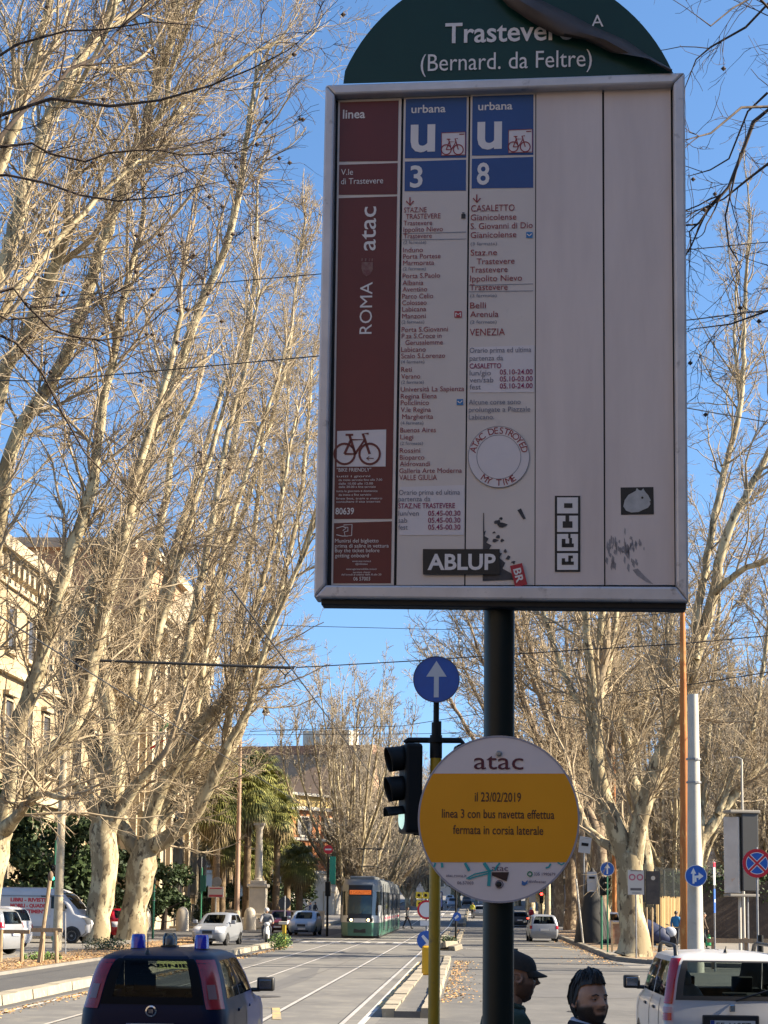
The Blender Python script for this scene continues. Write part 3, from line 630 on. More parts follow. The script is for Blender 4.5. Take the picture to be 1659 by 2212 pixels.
mb = MB(); mb.add([RP(x, y, .0024) for x, y in ((1063, 1884), (1100, 1884), (1095, 1904), (1063, 1891))], [(3, 2, 1, 0)]); mb.build('emblem', mat('emblem_brown', (.035, .012, .012), .5), nd)
mb = MB(); rp = lambda x, y: RP(x, y, .0028)
for pl, w_ in (([(941, 1864), (938, 1873)], 4), ([(955, 1864), (956, 1874)], 5), ([(1005, 1864), (1014, 1881)], 6), ([(1046, 1864), (1058, 1882), (1058, 1888), (1056, 1914)], 7), ([(1065, 1880), (1046, 1884), (1026, 1888), (1008, 1898)], 3), ([(1058, 1886), (1030, 1893), (1012, 1899)], 3), ([(1080, 1864), (1072, 1874), (1070, 1880)], 4), ([(1190, 1866), (1186, 1873), (1179, 1875)], 3.5), ([(1205, 1863), (1213, 1868), (1220, 1864)], 3)): stroke(mb, pl, w_, rp)
mb.build('graffiti', mTeal, nd)
mb = MB(); ring_faces(mb, 1145, 1888, 3.4, 6, rp, 18); mb.build('phone_mark', mat('mark_green', (.05, .24, .12), .5), nd)
mb = MB(); scrap2 = [(1128, 1902), (1134, 1906), (1141, 1901), (1139, 1909), (1133, 1913), (1127, 1911)]
mb.add([rp(x, y) for x, y in scrap2], [tuple(range(6))]); mb.build('bird_mark', mat('mark_blue', (.05, .16, .42), .5), nd)
for yy_ in (1628, 1910):
    mb = MB(); c = RP(1078, yy_, .002); M_ = SR @ Matrix.Rotation(pi / 2, 3, 'X')
    mb.lathe([(0.0075, 0), (0.0075, .004), (.004, .006)], c, 14, M_); mb.build('bolt', mInkK if yy_ > 1700 else mat('bolt_grey', (.35, .33, .30), .5, .6), nd)
# clamps behind the board
mb = MB()
for py in (330, 700, 1180, 1640, 1880):
    c = S(1078, py, -0.075); mb.tube([c - Vector((0, 0, .02)), c + Vector((0, 0, .02))], .046, 20)
mb.build('clamp', mBack, stop)
# ------------------------------------------------------------------ vehicles
mTyre = mat('tyre', (.012, .012, .012), .8); mRim = mat('wheel_rim', (.42, .42, .43), .4, .6); mBlk = mat('black_plastic', (.014, .014, .015), .5)
mGlassD = glass_mat('car_glass', (.30, .34, .35), .16); mGlassF = glass_mat('wind_glass', (.62, .68, .66), .10)
mRedL = mat('tail_lamp_red', (.30, .008, .020), .22, coat=.2, c2=(.22, .006, .014), scale=14); mClearL = mat('lamp_clear', (.55, .55, .55), .15, coat=.5); mChrome = mat('chrome', (.6, .6, .62), .15, 1.0)
mPlate = mat('plate_white', (.62, .62, .60), .4); mPlateB = mat('plate_blue', (.02, .06, .30), .4); mSeat = mat('seat_cloth', (.018, .018, .02), .9); mFloorC = mat('car_interior', (.02, .02, .022), .9)
def paint(name, c, metal=.0, rough=.34): return mat(name, c, rough, metal, coat=.35, c2=tuple(x * .88 for x in c), scale=1.2, spec=.4)
class Car:
    """horizontal slices: prof rows of (z, rear x, front x, half width, rear corner, front corner); rear at -x, nose at +x"""
    NQ = [(0.0, 6), (0.30, 6), (0.42, 14), (0.60, 6), (0.72, 6)]
    def __init__(s, prof, qs=None):
        s.p = prof
    def slice(s, u):
        i = min(int(u), len(s.p) - 2); t = u - i
        return [a + (b - a) * t for a, b in zip(s.p[i], s.p[i + 1])]
    def pt(s, u, q, side=1, off=0.0):
        z, xr, xf, w, rr, rf = s.slice(u); bow = .05 * w
        if q < .30: t = q / .30; y = t * (w - rr); x = xr + bow * (y / w) ** 2
        elif q < .42:
            a = (q - .30) / .12 * pi / 2; b0 = bow * ((w - rr) / w) ** 2; x = xr + b0 + (rr) * (1 - cos(a)); y = (w - rr) + rr * sin(a)
        elif q < .60:
            t = (q - .42) / .18; x0 = xr + bow + rr; x1 = xf - bow - rf; x = x0 + (x1 - x0) * t; y = w + .012 * sin(pi * t)
        elif q < .72:
            a = (q - .60) / .12 * pi / 2; b0 = bow * ((w - rf) / w) ** 2; x = xf - b0 - rf * (1 - sin(a)); y = (w - rf) + rf * cos(a)
        else: t = (1 - q) / .28; y = t * (w - rf); x = xf - bow * (y / w) ** 2
        return Vector((x, y * side, z))
    def off(s, u, q, side, o):
        p = s.pt(u, q, side); e = 1e-3
        a = s.pt(min(u + e, len(s.p) - 1), q, side) - s.pt(max(u - e, 0), q, side); b = s.pt(u, min(q + e, 1), side) - s.pt(u, max(q - e, 0), side)
        n = a.cross(b)
        if n.length < 1e-9: return p
        n.normalize(); n = n * (-1 if side > 0 else 1)
        c = Vector(((s.p[0][1] + s.p[0][2]) / 2, 0, s.p[2][0]))
        if n.dot(p - c) < 0: n = -n
        return p + n * o
    def shell(s, holes):
        mb = MB(); us = sorted(set([float(i) for i in range(len(s.p))] + [i + .5 for i in range(len(s.p) - 1)] + [h[k] for h in holes for k in (0, 1)]))
        qs = sorted(set([k * .05 for k in range(7)] + [.30 + .02 * k for k in range(7)] + [.42 + .02 * k for k in range(10)] + [.60 + .02 * k for k in range(7)] + [.72 + .04 * k for k in range(8)] + [1.0] + [h[k] for h in holes for k in (2, 3)]))
        qs = [q for q in qs if q <= 1.0]
        for side in (1, -1):
            V = [[s.pt(u, q, side) for q in qs] for u in us]
            o = len(mb.v); mb.add([p for r in V for p in r], []); n = len(qs)
            for i in range(len(us) - 1):
                for j in range(n - 1):
                    um, qm = (us[i] + us[i + 1]) / 2, (qs[j] + qs[j + 1]) / 2
                    if any(h[0] < um < h[1] and h[2] < qm < h[3] for h in holes): continue
                    f = (i * n + j, i * n + j + 1, (i + 1) * n + j + 1, (i + 1) * n + j)
                    f = f if side < 0 else f[::-1]
                    mb.f.append(tuple(k + o for k in f)); mb.m.append(mb.k)
        return mb
    def patch(s, mb, u0, u1, q0, q1, off, sides=(1, -1), nu=6, nq=8, pinch=None):
        for side in sides:
            rows = []
            for i in range(nu + 1):
                t = i / nu; u = u0 + (u1 - u0) * t; a, b = q0, q1
                if pinch: a, b = pinch(t)
                rows.append([s.off(u, a + (b - a) * j / nq, side, off) for j in range(nq + 1)])
            o = len(mb.v); mb.grid(rows)
            if side > 0:
                n = nu * nq
                for k in range(len(mb.f) - n, len(mb.f)): mb.f[k] = mb.f[k][::-1]
def wheel(root, x, y, r, wd, name='wheel', rim=mRim):
    mb = MB(); M = Matrix.Rotation(pi / 2, 3, 'X')
    mb.lathe([(r * .62, -wd / 2), (r * .9, -wd / 2), (r, -wd * .36), (r, wd * .36), (r * .9, wd / 2), (r * .62, wd / 2)], (x, y, r), 24, M)
    t = mb.build('wheel', mTyre, root, smooth=True)
    mb = MB(); s = 1 if y > 0 else -1
    M2 = Matrix.Rotation(-pi / 2 * s, 3, 'X')
    mb.lathe([(r * .62, wd * .3), (r * .60, wd * .51), (r * .52, wd * .46), (r * .2, wd * .40), (r * .16, wd * .5), (.001, wd * .5)], (x, y, r), 20, M2)
    mb.build('rim', rim, t, smooth=True)
HATCH = [(.20, 0.06, 3.50, .70, .12, .25), (.33, 0.0, 3.60, .775, .14, .30), (.55, -.02, 3.64, .80, .14, .32), (.74, 0.0, 3.60, .80, .14, .34), (.86, .02, 3.42, .795, .14, .36), (.93, .03, 2.95, .785, .14, .32), (.985, .045, 2.72, .775, .14, .26), (1.20, .11, 2.36, .725, .15, .20), (1.38, .19, 2.05, .665, .16, .18), (1.46, .30, 1.92, .60, .18, .2), (1.505, .46, 1.75, .46, .2, .2), (1.53, .75, 1.45, .16, .12, .12), (1.532, .95, 1.25, .01, .005, .005)]
def stretch(prof, L=1.0, W=1.0, H=1.0, hood=0.0):
    return [(z * H, xr * L, xf * L, w * W, rr, rf) for z, xr, xf, w, rr, rf in prof]
def make_car(name, label, loc, rz, prof, paintm, wheels=((.56, .28), (2.88, .28)), rear=True, front=True, group=None, win=(6.25, 8.55), side_panes=((.425, .50), (.507, .592)), rear_q=(0, .285), front_q=(.745, 1.0), detail=None, glassR=mGlassD, glassF=mGlassF, tail=mRedL, tailpatch=(3.5, 5.2, .285, .40), plate=True, mirror=mBlk, people=0, rim=mRim):
    root = thing(name, label, 'car', loc, rz, group); c = Car(prof); w0 = prof[3][3]
    holes = [(win[0], win[1], rear_q[0] - .01, rear_q[1]), (win[0], win[1], front_q[0], 1.01)] + [(win[0] + .1, win[1] - .1, a, b) for a, b in side_panes]
    holes = [(max(0, a), b, max(0., q0), min(1., q1)) for a, b, q0, q1 in holes]
    body = c.shell(holes).build('body', paintm, root, smooth=True)
    mb = MB(); c.patch(mb, win[0], win[1], rear_q[0], rear_q[1], .003); mb.build('rear_window', glassR, root, smooth=True)
    mb = MB(); c.patch(mb, win[0], win[1], front_q[0], 1.0, .003); mb.build('windscreen', glassF, root, smooth=True)
    for a, b in side_panes:
        for sd in (1, -1):
            mb = MB(); c.patch(mb, win[0] + .1, win[1] - .1, a, b, .003, (sd,)); mb.build('side_window', glassR, root, smooth=True)
    # inside: floor, dash, seats
    mb = MB(); mb.box((1.5 * prof[2][2] / 3.64, 0, .42), (2.6, w0 * 1.8, .06)); zb = prof[6][0]
    mb.box((2.35 * prof[2][2] / 3.64, 0, zb - .06), (.5, w0 * 1.75, .22)); mb.build('dashboard', mFloorC, root)
    for x in ((1.55,) if front == 2 else (.75, 1.55)):
        for y in (-.36, .36):
            mb = MB(); mb.box((x + .25, y, .52), (.5, .48, .16)); mb.box((x - .02, y, .76), (.16, .46, .50), Matrix.Rotation(-.18, 3, 'Y')); mb.box((x - .10, y, 1.13), (.09, .25, .18), Matrix.Rotation(-.15, 3, 'Y')); mb.tube([(x - .07, y - .06, 1.02), (x - .09, y - .06, 1.12)], .008, 6); mb.tube([(x - .07, y + .06, 1.02), (x - .09, y + .06, 1.12)], .008, 6)
            mb.build('seat', mSeat, root, bevel=.04)
    for wx, r in wheels:
        for sd in (1, -1):
            mb = MB(); n = 18; R = r + .05; y = (w0 + .006) * sd
            P = [(wx + R * cos(pi * k / n), y, r + R * sin(pi * k / n)) for k in range(n + 1)]
            P = [(wx - R, y, .2)] + P[::-1] + [(wx + R, y, .2)]
            mb.add(P, [tuple(range(len(P))) if sd < 0 else tuple(range(len(P)))[::-1]]); mb.build('wheel_arch', mBlk, root)
            wheel(root, wx, (w0 - .085) * sd, r, .19, rim=rim)
    # lower bumper trims, lamps, plates
    if tailpatch:
        a, b, q0, q1 = tailpatch
        for sd in (1, -1):
            mb = MB(); c.patch(mb, a, b, q0, q1, .012, (sd,)); mb.build('tail_lamp', tail, root, smooth=True)
    for sd in (1, -1):
        mb = MB(); c.patch(mb, 2.3, 4.1, .635, .78, .012, (sd,)); mb.build('headlight', mClearL, root, smooth=True)
    mb = MB(); c.patch(mb, 2.0, 2.75, .86, 1.0, .010); mb.build('grille', mBlk, root, smooth=True)
    mb = MB(); c.patch(mb, .35, .95, .76, 1.0, .010); mb.build('air_intake', mBlk, root, smooth=True)
    if plate:
        for q, nm in ((0.0, 1), (1.0, -1)):
            z = prof[2][0] if q else prof[3][0] - .06; x = (prof[2][1] - .025) if q == 0 else prof[2][2] + .018
            mb = MB(); mb.box((x, 0, z if q == 0 else .42), (.015, .52, .115)); pl = mb.build('number_plate', mPlate, root)
            mb = MB(); mb.box((x + (-.002 if q == 0 else .002), .235 if q == 0 else -.235, z if q == 0 else .42), (.016, .045, .112)); mb.build('country_band', mPlateB, pl)
    for sd in (1, -1):
        xm = 2.42 * prof[6][2] / 2.72; mb = MB(); mb.box((xm, (w0 + .135) * sd, zb + .10), (.12, .215, .17)); mb.box((xm + .01, (w0 + .01) * sd, zb + .03), (.07, .14, .05))
        mr = mb.build('mirror', mirror, root, smooth=True, bevel=.045); mb = MB(); mb.box((xm - .058, (w0 + .135) * sd, zb + .10), (.012, .15, .11)); mb.build('mirror_glass', mChrome, mr, bevel=.005)
    return root, c, body
NAVY = mat('navy_paint', (.002, .005, .026), .42, spec=.16, coat=.04); WHT = paint('white_paint', (.50, .50, .51)); SILV = paint('silver_paint', (.29, .305, .33), .35, .34)
LBLUE = paint('pale_blue_paint', (.30, .37, .46), .35, .34); DRED = paint('dark_red_paint', (.09, .008, .012)); RED = paint('red_paint', (.50, .012, .02)); DGREY = paint('dark_grey_paint', (.03, .032, .036)); DBLUE = paint('dark_blue_paint', (.012, .02, .08))
RZ = pi / 2                                       # nose along +Y (driving away); -pi/2 drives towards the reader
# --- dark blue patrol car
PAN = [(.20, 0.10, 3.45, .70, .14, .25), (.36, 0.02, 3.56, .79, .16, .30), (.56, 0.0, 3.62, .82, .22, .32), (.76, 0.01, 3.58, .82, .24, .34), (.88, .02, 3.42, .815, .26, .36), (.93, .03, 3.0, .80, .26, .32), (.98, .04, 2.75, .785, .26, .26), (1.22, .085, 2.38, .735, .26, .20), (1.405, .15, 2.06, .675, .26, .18), (1.475, .24, 1.95, .63, .28, .2), (1.52, .42, 1.78, .52, .24, .2), (1.55, .75, 1.45, .22, .15, .12), (1.553, .95, 1.25, .01, .005, .005)]
pc = gnd(338, 2350); pc = Vector((-3.52, 18.3, 0))
root, c, body = make_car('patrol_car', 'dark blue police hatchback seen from behind with blue lamps on its roof', pc, RZ, PAN, NAVY, win=(6.05, 8.45), rear_q=(0, .265), tailpatch=(4.6, 8.4, .316, .385), front=2, glassR=glass_mat('patrol_glass', (.20, .23, .24), .2), wheels=((.58, .29), (2.88, .29)))
def door_lines(c, root, w0, m):
    mb = MB()
    for q in (.445, .503, .585): c.patch(mb, 1.2, 6.0, q, q + .0022, .003, nu=8, nq=1)
    c.patch(mb, 1.2, 1.27, .445, .587, .003, nu=1, nq=6); mb.build('door_seams', mBlk, root)
    for x in (1.05, 1.95):
        for sd in (1, -1): mb = MB(); mb.box((x, (w0 + .012) * sd, .86), (.17, .035, .035)); mb.build('door_handle', m, root, bevel=.01)
door_lines(c, root, .815, NAVY)
mb = MB(); c.patch(mb, 8.5, 9.2, 0, .30, .006); mb.build('roof_spoiler', NAVY, root, smooth=True)
mb = MB(); c.patch(mb, 5.8, 8.5, .258, .312, .006, nq=6); c.patch(mb, 5.6, 6.25, 0, .312, .006, nu=3, nq=12); c.patch(mb, 8.25, 8.6, 0, .312, .006, nu=3, nq=12); mb.build('window_surround', mat('black_glass_edge', (.003, .003, .004), .5, spec=.12), root, smooth=True)
for sd in (1, -1):
    mb = MB(); c.patch(mb, 6.15, 6.8, .330, .358, .018, (sd,)); mb.build('reversing_lamp', mat('lamp_smoke', (.20, .12, .13), .25), root, smooth=True)
zt = 1.555
mBeac = mat('beacon_blue', (.004, .018, .42), .12, coat=.5, spec=.6)
for y in (.37, -.37):
    mb = MB(); mb.lathe([(.09, -.03), (.09, .02)], (1.05, y, 1.525), 18); b_ = mb.build('beacon', mBlk, root, smooth=True)
    mb = MB(); mb.lathe([(.086, .02), (.084, .07), (.08, .15), (.07, .175), (.03, .182)], (1.05, y, 1.525), 18); mb.build('lens', mBeac, b_, smooth=True)
mb = MB(); mb.box((1.15, 0.02, 1.56), (.16, .19, .03)); b_ = mb.build('searchlight', mBlk, root, bevel=.01)
mb = MB(); mb.lathe([(.085, .0), (.085, .09), (.06, .14), (.01, .15)], (1.15, .02, 1.575), 18); mb.build('lens', glass_mat('searchlight_glass', (.62, .68, .72), .35), b_, smooth=True)
mb = MB(); mb.lathe([(.05, .0), (.05, .06), (.03, .1), (.005, .11)], (1.15, .02, 1.578), 14); mb.build('lamp_core', mat('lamp_core', (.13, .16, .20), .3), b_, smooth=True)
mb = MB(); mb.lathe([(.035, 0), (.03, .02), (.012, .05), (.008, .06)], (.34, .12, 1.49), 10); mb.tube([(.34, .12, 1.55), (.33, .12, 1.70)], .006, 6); mb.build('aerial', mBlk, root, smooth=True)
mb = MB(); M = Matrix.Rotation(-pi / 2, 3, 'Y'); mb.lathe([(.062, 0), (.062, .012), (.046, .016), (.046, .010)], (.012, 0, .89), 24, M); e_ = mb.build('badge', mChrome, root, smooth=True)
mb = MB(); mb.lathe([(.045, .0), (.045, .013)], (.012, 0, .89), 24, M); mb.build('badge_centre', NAVY, e_)
mb = MB()
for y in (-.02, -.007, .006, .019): mb.box((-.003, y, .89), (.004, .006, .045))
mb.build('badge_mark', mChrome, e_)
# sunlit lettered strip along the windscreen, read through the car
mBand = mat('band_cream', (.62, .60, .26), .6); tn = mBand.node_tree; tl = tn.nodes.new('ShaderNodeBsdfTranslucent'); tl.inputs[0].default_value = (.75, .72, .28, 1); mxs = tn.nodes.new('ShaderNodeMixShader'); mxs.inputs[0].default_value = .75
tn.links.new(tn.nodes['Principled BSDF'].outputs[0], mxs.inputs[1]); tn.links.new(tl.outputs[0], mxs.inputs[2]); tn.links.new(mxs.outputs[0], tn.nodes['Material Output'].inputs[0])
mb = MB(); c.patch(mb, 7.15, 7.75, .80, 1.0, .008); sg = mb.build('lettered_band', mBand, root, smooth=True)
mb = MB(); put_text(mb, 'CARABINIERI', lambda u, v: Vector((c.slice(7.3 + v * 2.6)[2] - .03, .33 - u, c.slice(7.3 + v * 2.6)[0])), .13, width=1.0, align='c', bold=.006); mb.build('lettering', mInkK, sg)
for y in (.38,):
    mb = MB(); mb.sphere((1.62, y, 1.16), (.11, .09, .13)); mb.sphere((1.62, y, .86), (.16, .23, .25)); mb.build('driver', mat('officer_cloth', (.012, .014, .022), .8), root, smooth=True)
# --- white hatchback on the right
MPV = [(.20, 0.08, 3.35, .68, .10, .25), (.36, 0.0, 3.46, .76, .11, .28), (.56, -.02, 3.50, .785, .11, .30), (.76, 0.0, 3.46, .785, .11, .30), (.88, .02, 3.32, .78, .11, .32), (.95, .03, 2.98, .77, .11, .28), (1.0, .035, 2.72, .76, .11, .22), (1.24, .075, 2.40, .725, .11, .18), (1.42, .11, 2.12, .685, .12, .16), (1.495, .18, 2.02, .65, .14, .16), (1.535, .34, 1.86, .55, .18, .2), (1.56, .75, 1.45, .22, .15, .12), (1.563, .95, 1.25, .01, .005, .005)]
root, c, body = make_car('white_hatchback', 'white tall hatchback seen from behind with roof rails beside the two men', (3.02, 20.0, 0), RZ + .01, MPV, WHT, win=(6.02, 8.35), rear_q=(0, .272), tailpatch=(5.0, 8.7, .318, .405), front=2, tail=mat('tail_lamp_bright', (.52, .010, .022), .2, coat=.4, c2=(.40, .008, .016), scale=12), glassR=glass_mat('hatch_glass', (.42, .48, .48), .14), wheels=((.5, .28), (2.80, .28)), plate=False)
mb = MB(); c.patch(mb, 6.02, 8.35, .262, .30, .005, nq=2); c.patch(mb, 5.95, 6.2, 0, .30, .005, nu=2); c.patch(mb, 8.2, 8.45, 0, .30, .005, nu=2); mb.build('window_seal', mBlk, root, smooth=True)
door_lines(c, root, .78, mBlk)
mb = MB(); mb.tube([(.02, -.05, 1.0), (-.01, -.25, 1.07), (.0, -.42, 1.12)], .012, 6); mb.build('rear_wiper', mBlk, root)
for sd in (1, -1):
    mb = MB(); c.patch(mb, 3.75, 4.5, .318, .405, .014, (sd,)); mb.build('reversing_lamp', mat('lamp_pink', (.55, .30, .30), .2), root, smooth=True)
    mb = MB(); c.patch(mb, 3.0, 3.72, .318, .405, .014, (sd,)); mb.build('tail_lamp', MATS['tail_lamp_bright'], root, smooth=True)
    mb = MB(); mb.tube([(.34, .60 * sd, 1.50), (.40, .60 * sd, 1.60), (.6, .60 * sd, 1.625), (1.7, .60 * sd, 1.635), (1.9, .60 * sd, 1.60), (2.0, .60 * sd, 1.50)], [.03, .028, .022, .022, .028, .03], 10); mb.build('roof_rail', mBlk if sd < 9 else 0, root, smooth=True)
mb = MB(); mb.lathe([(.03, 0), (.02, .03), (.008, .05)], (.42, 0, 1.545), 10); mb.tube([(.42, 0, 1.58), (.40, 0, 1.62)], .006, 6); mb.build('aerial', mBlk, root, smooth=True)
mb = MB(); mb.box((-.022, .02, .735), (.03, .66, .20)); mb.build('plate_recess', mBlk, root, bevel=.02)
mb = MB(); mb.box((-.040, .0, .715), (.012, .52, .115)); pl = mb.build('number_plate', mPlate, root)
mb = MB(); mb.box((-.043, .235, .715), (.012, .045, .113)); mb.build('country_band', mPlateB, pl)
mb = MB(); put_text(mb, 'EF-168FT', lambda u, v: Vector((-.0475, .19 - u, .675 + v)), .108, width=.40); mb.build('lettering', mInkK, pl)
mb = MB(); mb.box((-.014, .0, .915), (.02, .07, .085)); mb.build('badge', mChrome, root, bevel=.012)
mb = MB(); mb.sphere((1.42, .36, 1.17), (.11, .09, .13)); mb.sphere((1.40, .36, .88), (.17, .25, .27)); mb.build('driver', mat('driver_cloth', (.20, .26, .32), .8), root, smooth=True)
for z in (1.08,):
    mb = MB(); mb.tube([(2.2, .36, 1.0), (2.25, .36, 1.02)], .17, 20); mb.build('steering_wheel', mBlk, root)
# --- approaching and receding small cars
make_car('silver_hatchback', 'silver hatchback coming towards the camera past the stone bollards', gnd(467, 2043) + Vector((0, 3.6, 0)), -RZ - .12, HATCH, SILV, win=(6.2, 8.5), mirror=SILV)
make_car('pale_blue_hatchback', 'pale blue hatchback coming towards the camera behind the scooter rider', gnd(655, 2021) + Vector((0, 3.8, 0)), -RZ - .03, stretch(HATCH, 1.08, 1.05, 1.0), LBLUE, win=(6.2, 8.5), wheels=((.62, .29), (3.1, .29)), mirror=LBLUE)
make_car('dark_red_car', 'dark red car half hidden behind the scooter rider', gnd(592, 2016) + Vector((.2, 3.9, 0)), -RZ, stretch(HATCH, 1.05, 1.0, .98), DRED, win=(6.2, 8.5))
make_car('silver_micro_car', 'small silver car driving away in the right lane past the trees', gnd(1176, 2035), RZ + .03, stretch(HATCH, 1.0, 1.0, 1.0), SILV, win=(6.1, 8.4), tailpatch=(2.9, 4.6, .30, .42), mirror=mBlk)
make_car('dark_grey_car', 'dark grey car with lit tail lamps ahead of the small silver car', gnd(1123, 2003), RZ, stretch(HATCH, 1.15, 1.05, .93), DGREY, win=(6.2, 8.5), wheels=((.66, .3), (3.3, .3)), tail=mat('tail_lamp_lit', (.5, .02, .02), .2, emis=(1, .06, .03), estr=1.6))
make_car('pale_silver_car', 'pale silver car far ahead beside the tram island', Vector((.7, 186, gz(186))), RZ, stretch(HATCH, 1.1, 1.04, .95), SILV, win=(6.2, 8.5))
make_car('red_parked_car', 'red car parked nose out between the two large plane trunks', Vector((-18.9, 88, .09)), -1.2, HATCH, RED, win=(6.2, 8.5))
make_car('light_silver_car', 'white and silver small car parked behind the estate car at the left edge', Vector((-18.0, 66.4, .09)), pi - .30, stretch(HATCH, 1.0, 1.0, 1.1), WHT, win=(6.1, 8.4), tailpatch=(2.4, 4.2, .29, .42))
make_car('silver_estate_car', 'silver estate car with dark windows cut off by the left edge', Vector((-16.35, 59.2, .09)), pi - .22, stretch(HATCH, 1.1, 1.05, 1.08), SILV, win=(6.1, 8.4), tailpatch=(4.4, 6.4, .30, .42), wheels=((.62, .3), (3.1, .3)))
make_car('white_parked_car', 'white car parked behind the tree trunks on the right pavement', Vector((8.3, 104, .12)), RZ - .2, HATCH, WHT, win=(6.2, 8.5))
for i, (x, y, m_, lb) in enumerate(((-3.4, 262, LBLUE, 'blue car low on the climbing avenue far behind the tram'), (-1.3, 290, DGREY, 'dark car far up the avenue behind the tram island'), (1.4, 270, SILV, 'silver car far up the avenue in the right lane'), (-4.6, 318, WHT, 'white car at the top of the avenue far behind the tram'), (2.6, 330, DBLUE, 'dark blue car at the top of the avenue on the right'), (-.2, 345, WHT, 'white car highest up the avenue'))):
    r_ = thing('distant_car', lb, 'car', (x, y, gz(y)), RZ if x > -1 else -RZ, 'cars far up the avenue'); cc = Car(HATCH)
    cc.shell([]).build('body', m_, r_, smooth=True); mb = MB(); cc.patch(mb, 6.2, 8.5, 0, .28, .01); cc.patch(mb, 6.2, 8.5, .745, 1, .01); cc.patch(mb, 6.3, 8.4, .43, .59, .01); mb.build('windows', mBlk, r_, smooth=True)
    for wx in (.56, 2.88):
        for sd in (1, -1):
            mb = MB(); mb.lathe([(.28, -.1), (.28, .1)], (wx, .72 * sd, .28), 12, Matrix.Rotation(pi / 2, 3, 'X')); mb.build('wheel', mTyre, r_)
# distant dark blue lorry beside the tram
r_ = thing('blue_van', 'dark blue van far behind the tram with a pale windscreen', 'van', (-5.4, 236, gz(236)), -RZ)
mb = MB(); mb.box((2.2, 0, 1.5), (4.4, 1.95, 2.3)); mb.box((4.7, 0, 1.0), (.8, 1.9, 1.2)); mb.build('body', DBLUE, r_, bevel=.15)
mb = MB(); mb.box((4.42, 0, 2.05), (.03, 1.7, .8)); mb.build('windscreen', mClearL, r_)
for wx in (.9, 4.2):
    for sd in (1, -1):
        mb = MB(); mb.lathe([(.36, -.1), (.36, .1)], (wx, .9 * sd, .36), 12, Matrix.Rotation(pi / 2, 3, 'X')); mb.build('wheel', mTyre, r_)
# --- white delivery van, nose to the right
r_ = thing('delivery_van', 'white high-roof delivery van with red book-trade lettering parked by the trees', 'van', Vector((-22.35, 76.4, .09)), -.10)
VAN = [(.32, .0, 5.05, .90, .1, .3), (.5, -.05, 5.35, .97, .1, .35), (.85, -.05, 5.38, .99, .1, .40), (1.08, -.05, 5.28, .99, .1, .42), (1.22, -.05, 5.0, .985, .1, .4), (1.32, -.05, 4.70, .98, .1, .34), (1.75, -.04, 4.32, .97, .1, .24), (2.15, -.02, 3.95, .95, .1, .2), (2.35, .02, 3.62, .90, .12, .2), (2.46, .10, 3.3, .80, .14, .2), (2.50, .3, 3.0, .5, .2, .2), (2.51, 1.0, 2.5, .02, .01, .01)]
cv = Car(VAN); wv = (6.1, 7.5); hs_ = [(5.5, 7.6, .73, 1.01), (5.55, 7.0, .555, .598)]
cv.shell(hs_).build('body', WHT, r_, smooth=True)
mb = MB(); cv.patch(mb, 5.5, 7.6, .73, 1, .004); mb.build('windscreen', glass_mat('van_glass', (.12, .13, .13), .3), r_, smooth=True)
mb = MB(); cv.patch(mb, 5.55, 7.0, .555, .598, .004); mb.build('side_window', glass_mat('van_glass', (.12, .13, .13), .3), r_, smooth=True)
mb = MB(); cv.patch(mb, .0, 2.0, .60, 1.0, .012); mb.build('bumper', mat('grey_plastic', (.17, .17, .165), .6), r_, smooth=True)
for sd in (1, -1): mb = MB(); cv.patch(mb, 2.1, 3.6, .615, .69, .014, (sd,)); mb.build('headlight', mat('lamp_dark', (.09, .09, .09), .2), r_, smooth=True)
mb = MB(); mb.box((2.4, 0, .7), (3.6, 1.8, .5)); mb.box((4.2, 0, 1.1), (1.1, 1.8, .3)); mb.build('cab_floor', mFloorC, r_)
for wx in (1.0, 4.35):
    for sd in (1, -1):
        mb = MB(); n = 16; R = .43; y = .998 * sd; mb.add([(wx + R * cos(pi * k / n), y, .35 + R * sin(pi * k / n)) for k in range(n + 1)], [tuple(range(n + 1)) if sd > 0 else tuple(range(n + 1))[::-1]]); mb.build('wheel_arch', mBlk, r_)
        wheel(r_, wx, .92 * sd, .35, .2)
mb = MB(); mb.box((2.15, -.997, 1.66), (2.35, .006, .80)); bd = mb.build('lettered_board', mat('van_board', (.50, .47, .45), .6), r_)
mb = MB()
for s, z in (('LIBRI - RIVISTE', 1.86), ('MOBILI - QUADRI', 1.60), ('VESTIMENTI', 1.34)): put_text(mb, s, lambda u, v: Vector((3.15 + u, -1.003, z + v)), .22, width=1.75 if 'V' != s[0] else 1.3, align='r', bold=.012)
mb.build('lettering', mat('van_red', (.45, .02, .03), .5), bd)
mb = MB()
for x in (3.3, .3): mb.box((x, -.992, 1.35), (.02, .012, 1.7))
mb.box((1.8, -.993, 2.12), (3.5, .012, .03)); mb.box((1.8, -.993, .72), (2.4, .012, .09)); mb.build('panel_seam', mat('seam_grey', (.2, .2, .2), .6), r_)
mb = MB(); mb.box((3.95, -1.09, 1.62), (.10, .2, .34)); mb.build('mirror', mBlk, r_, bevel=.03)
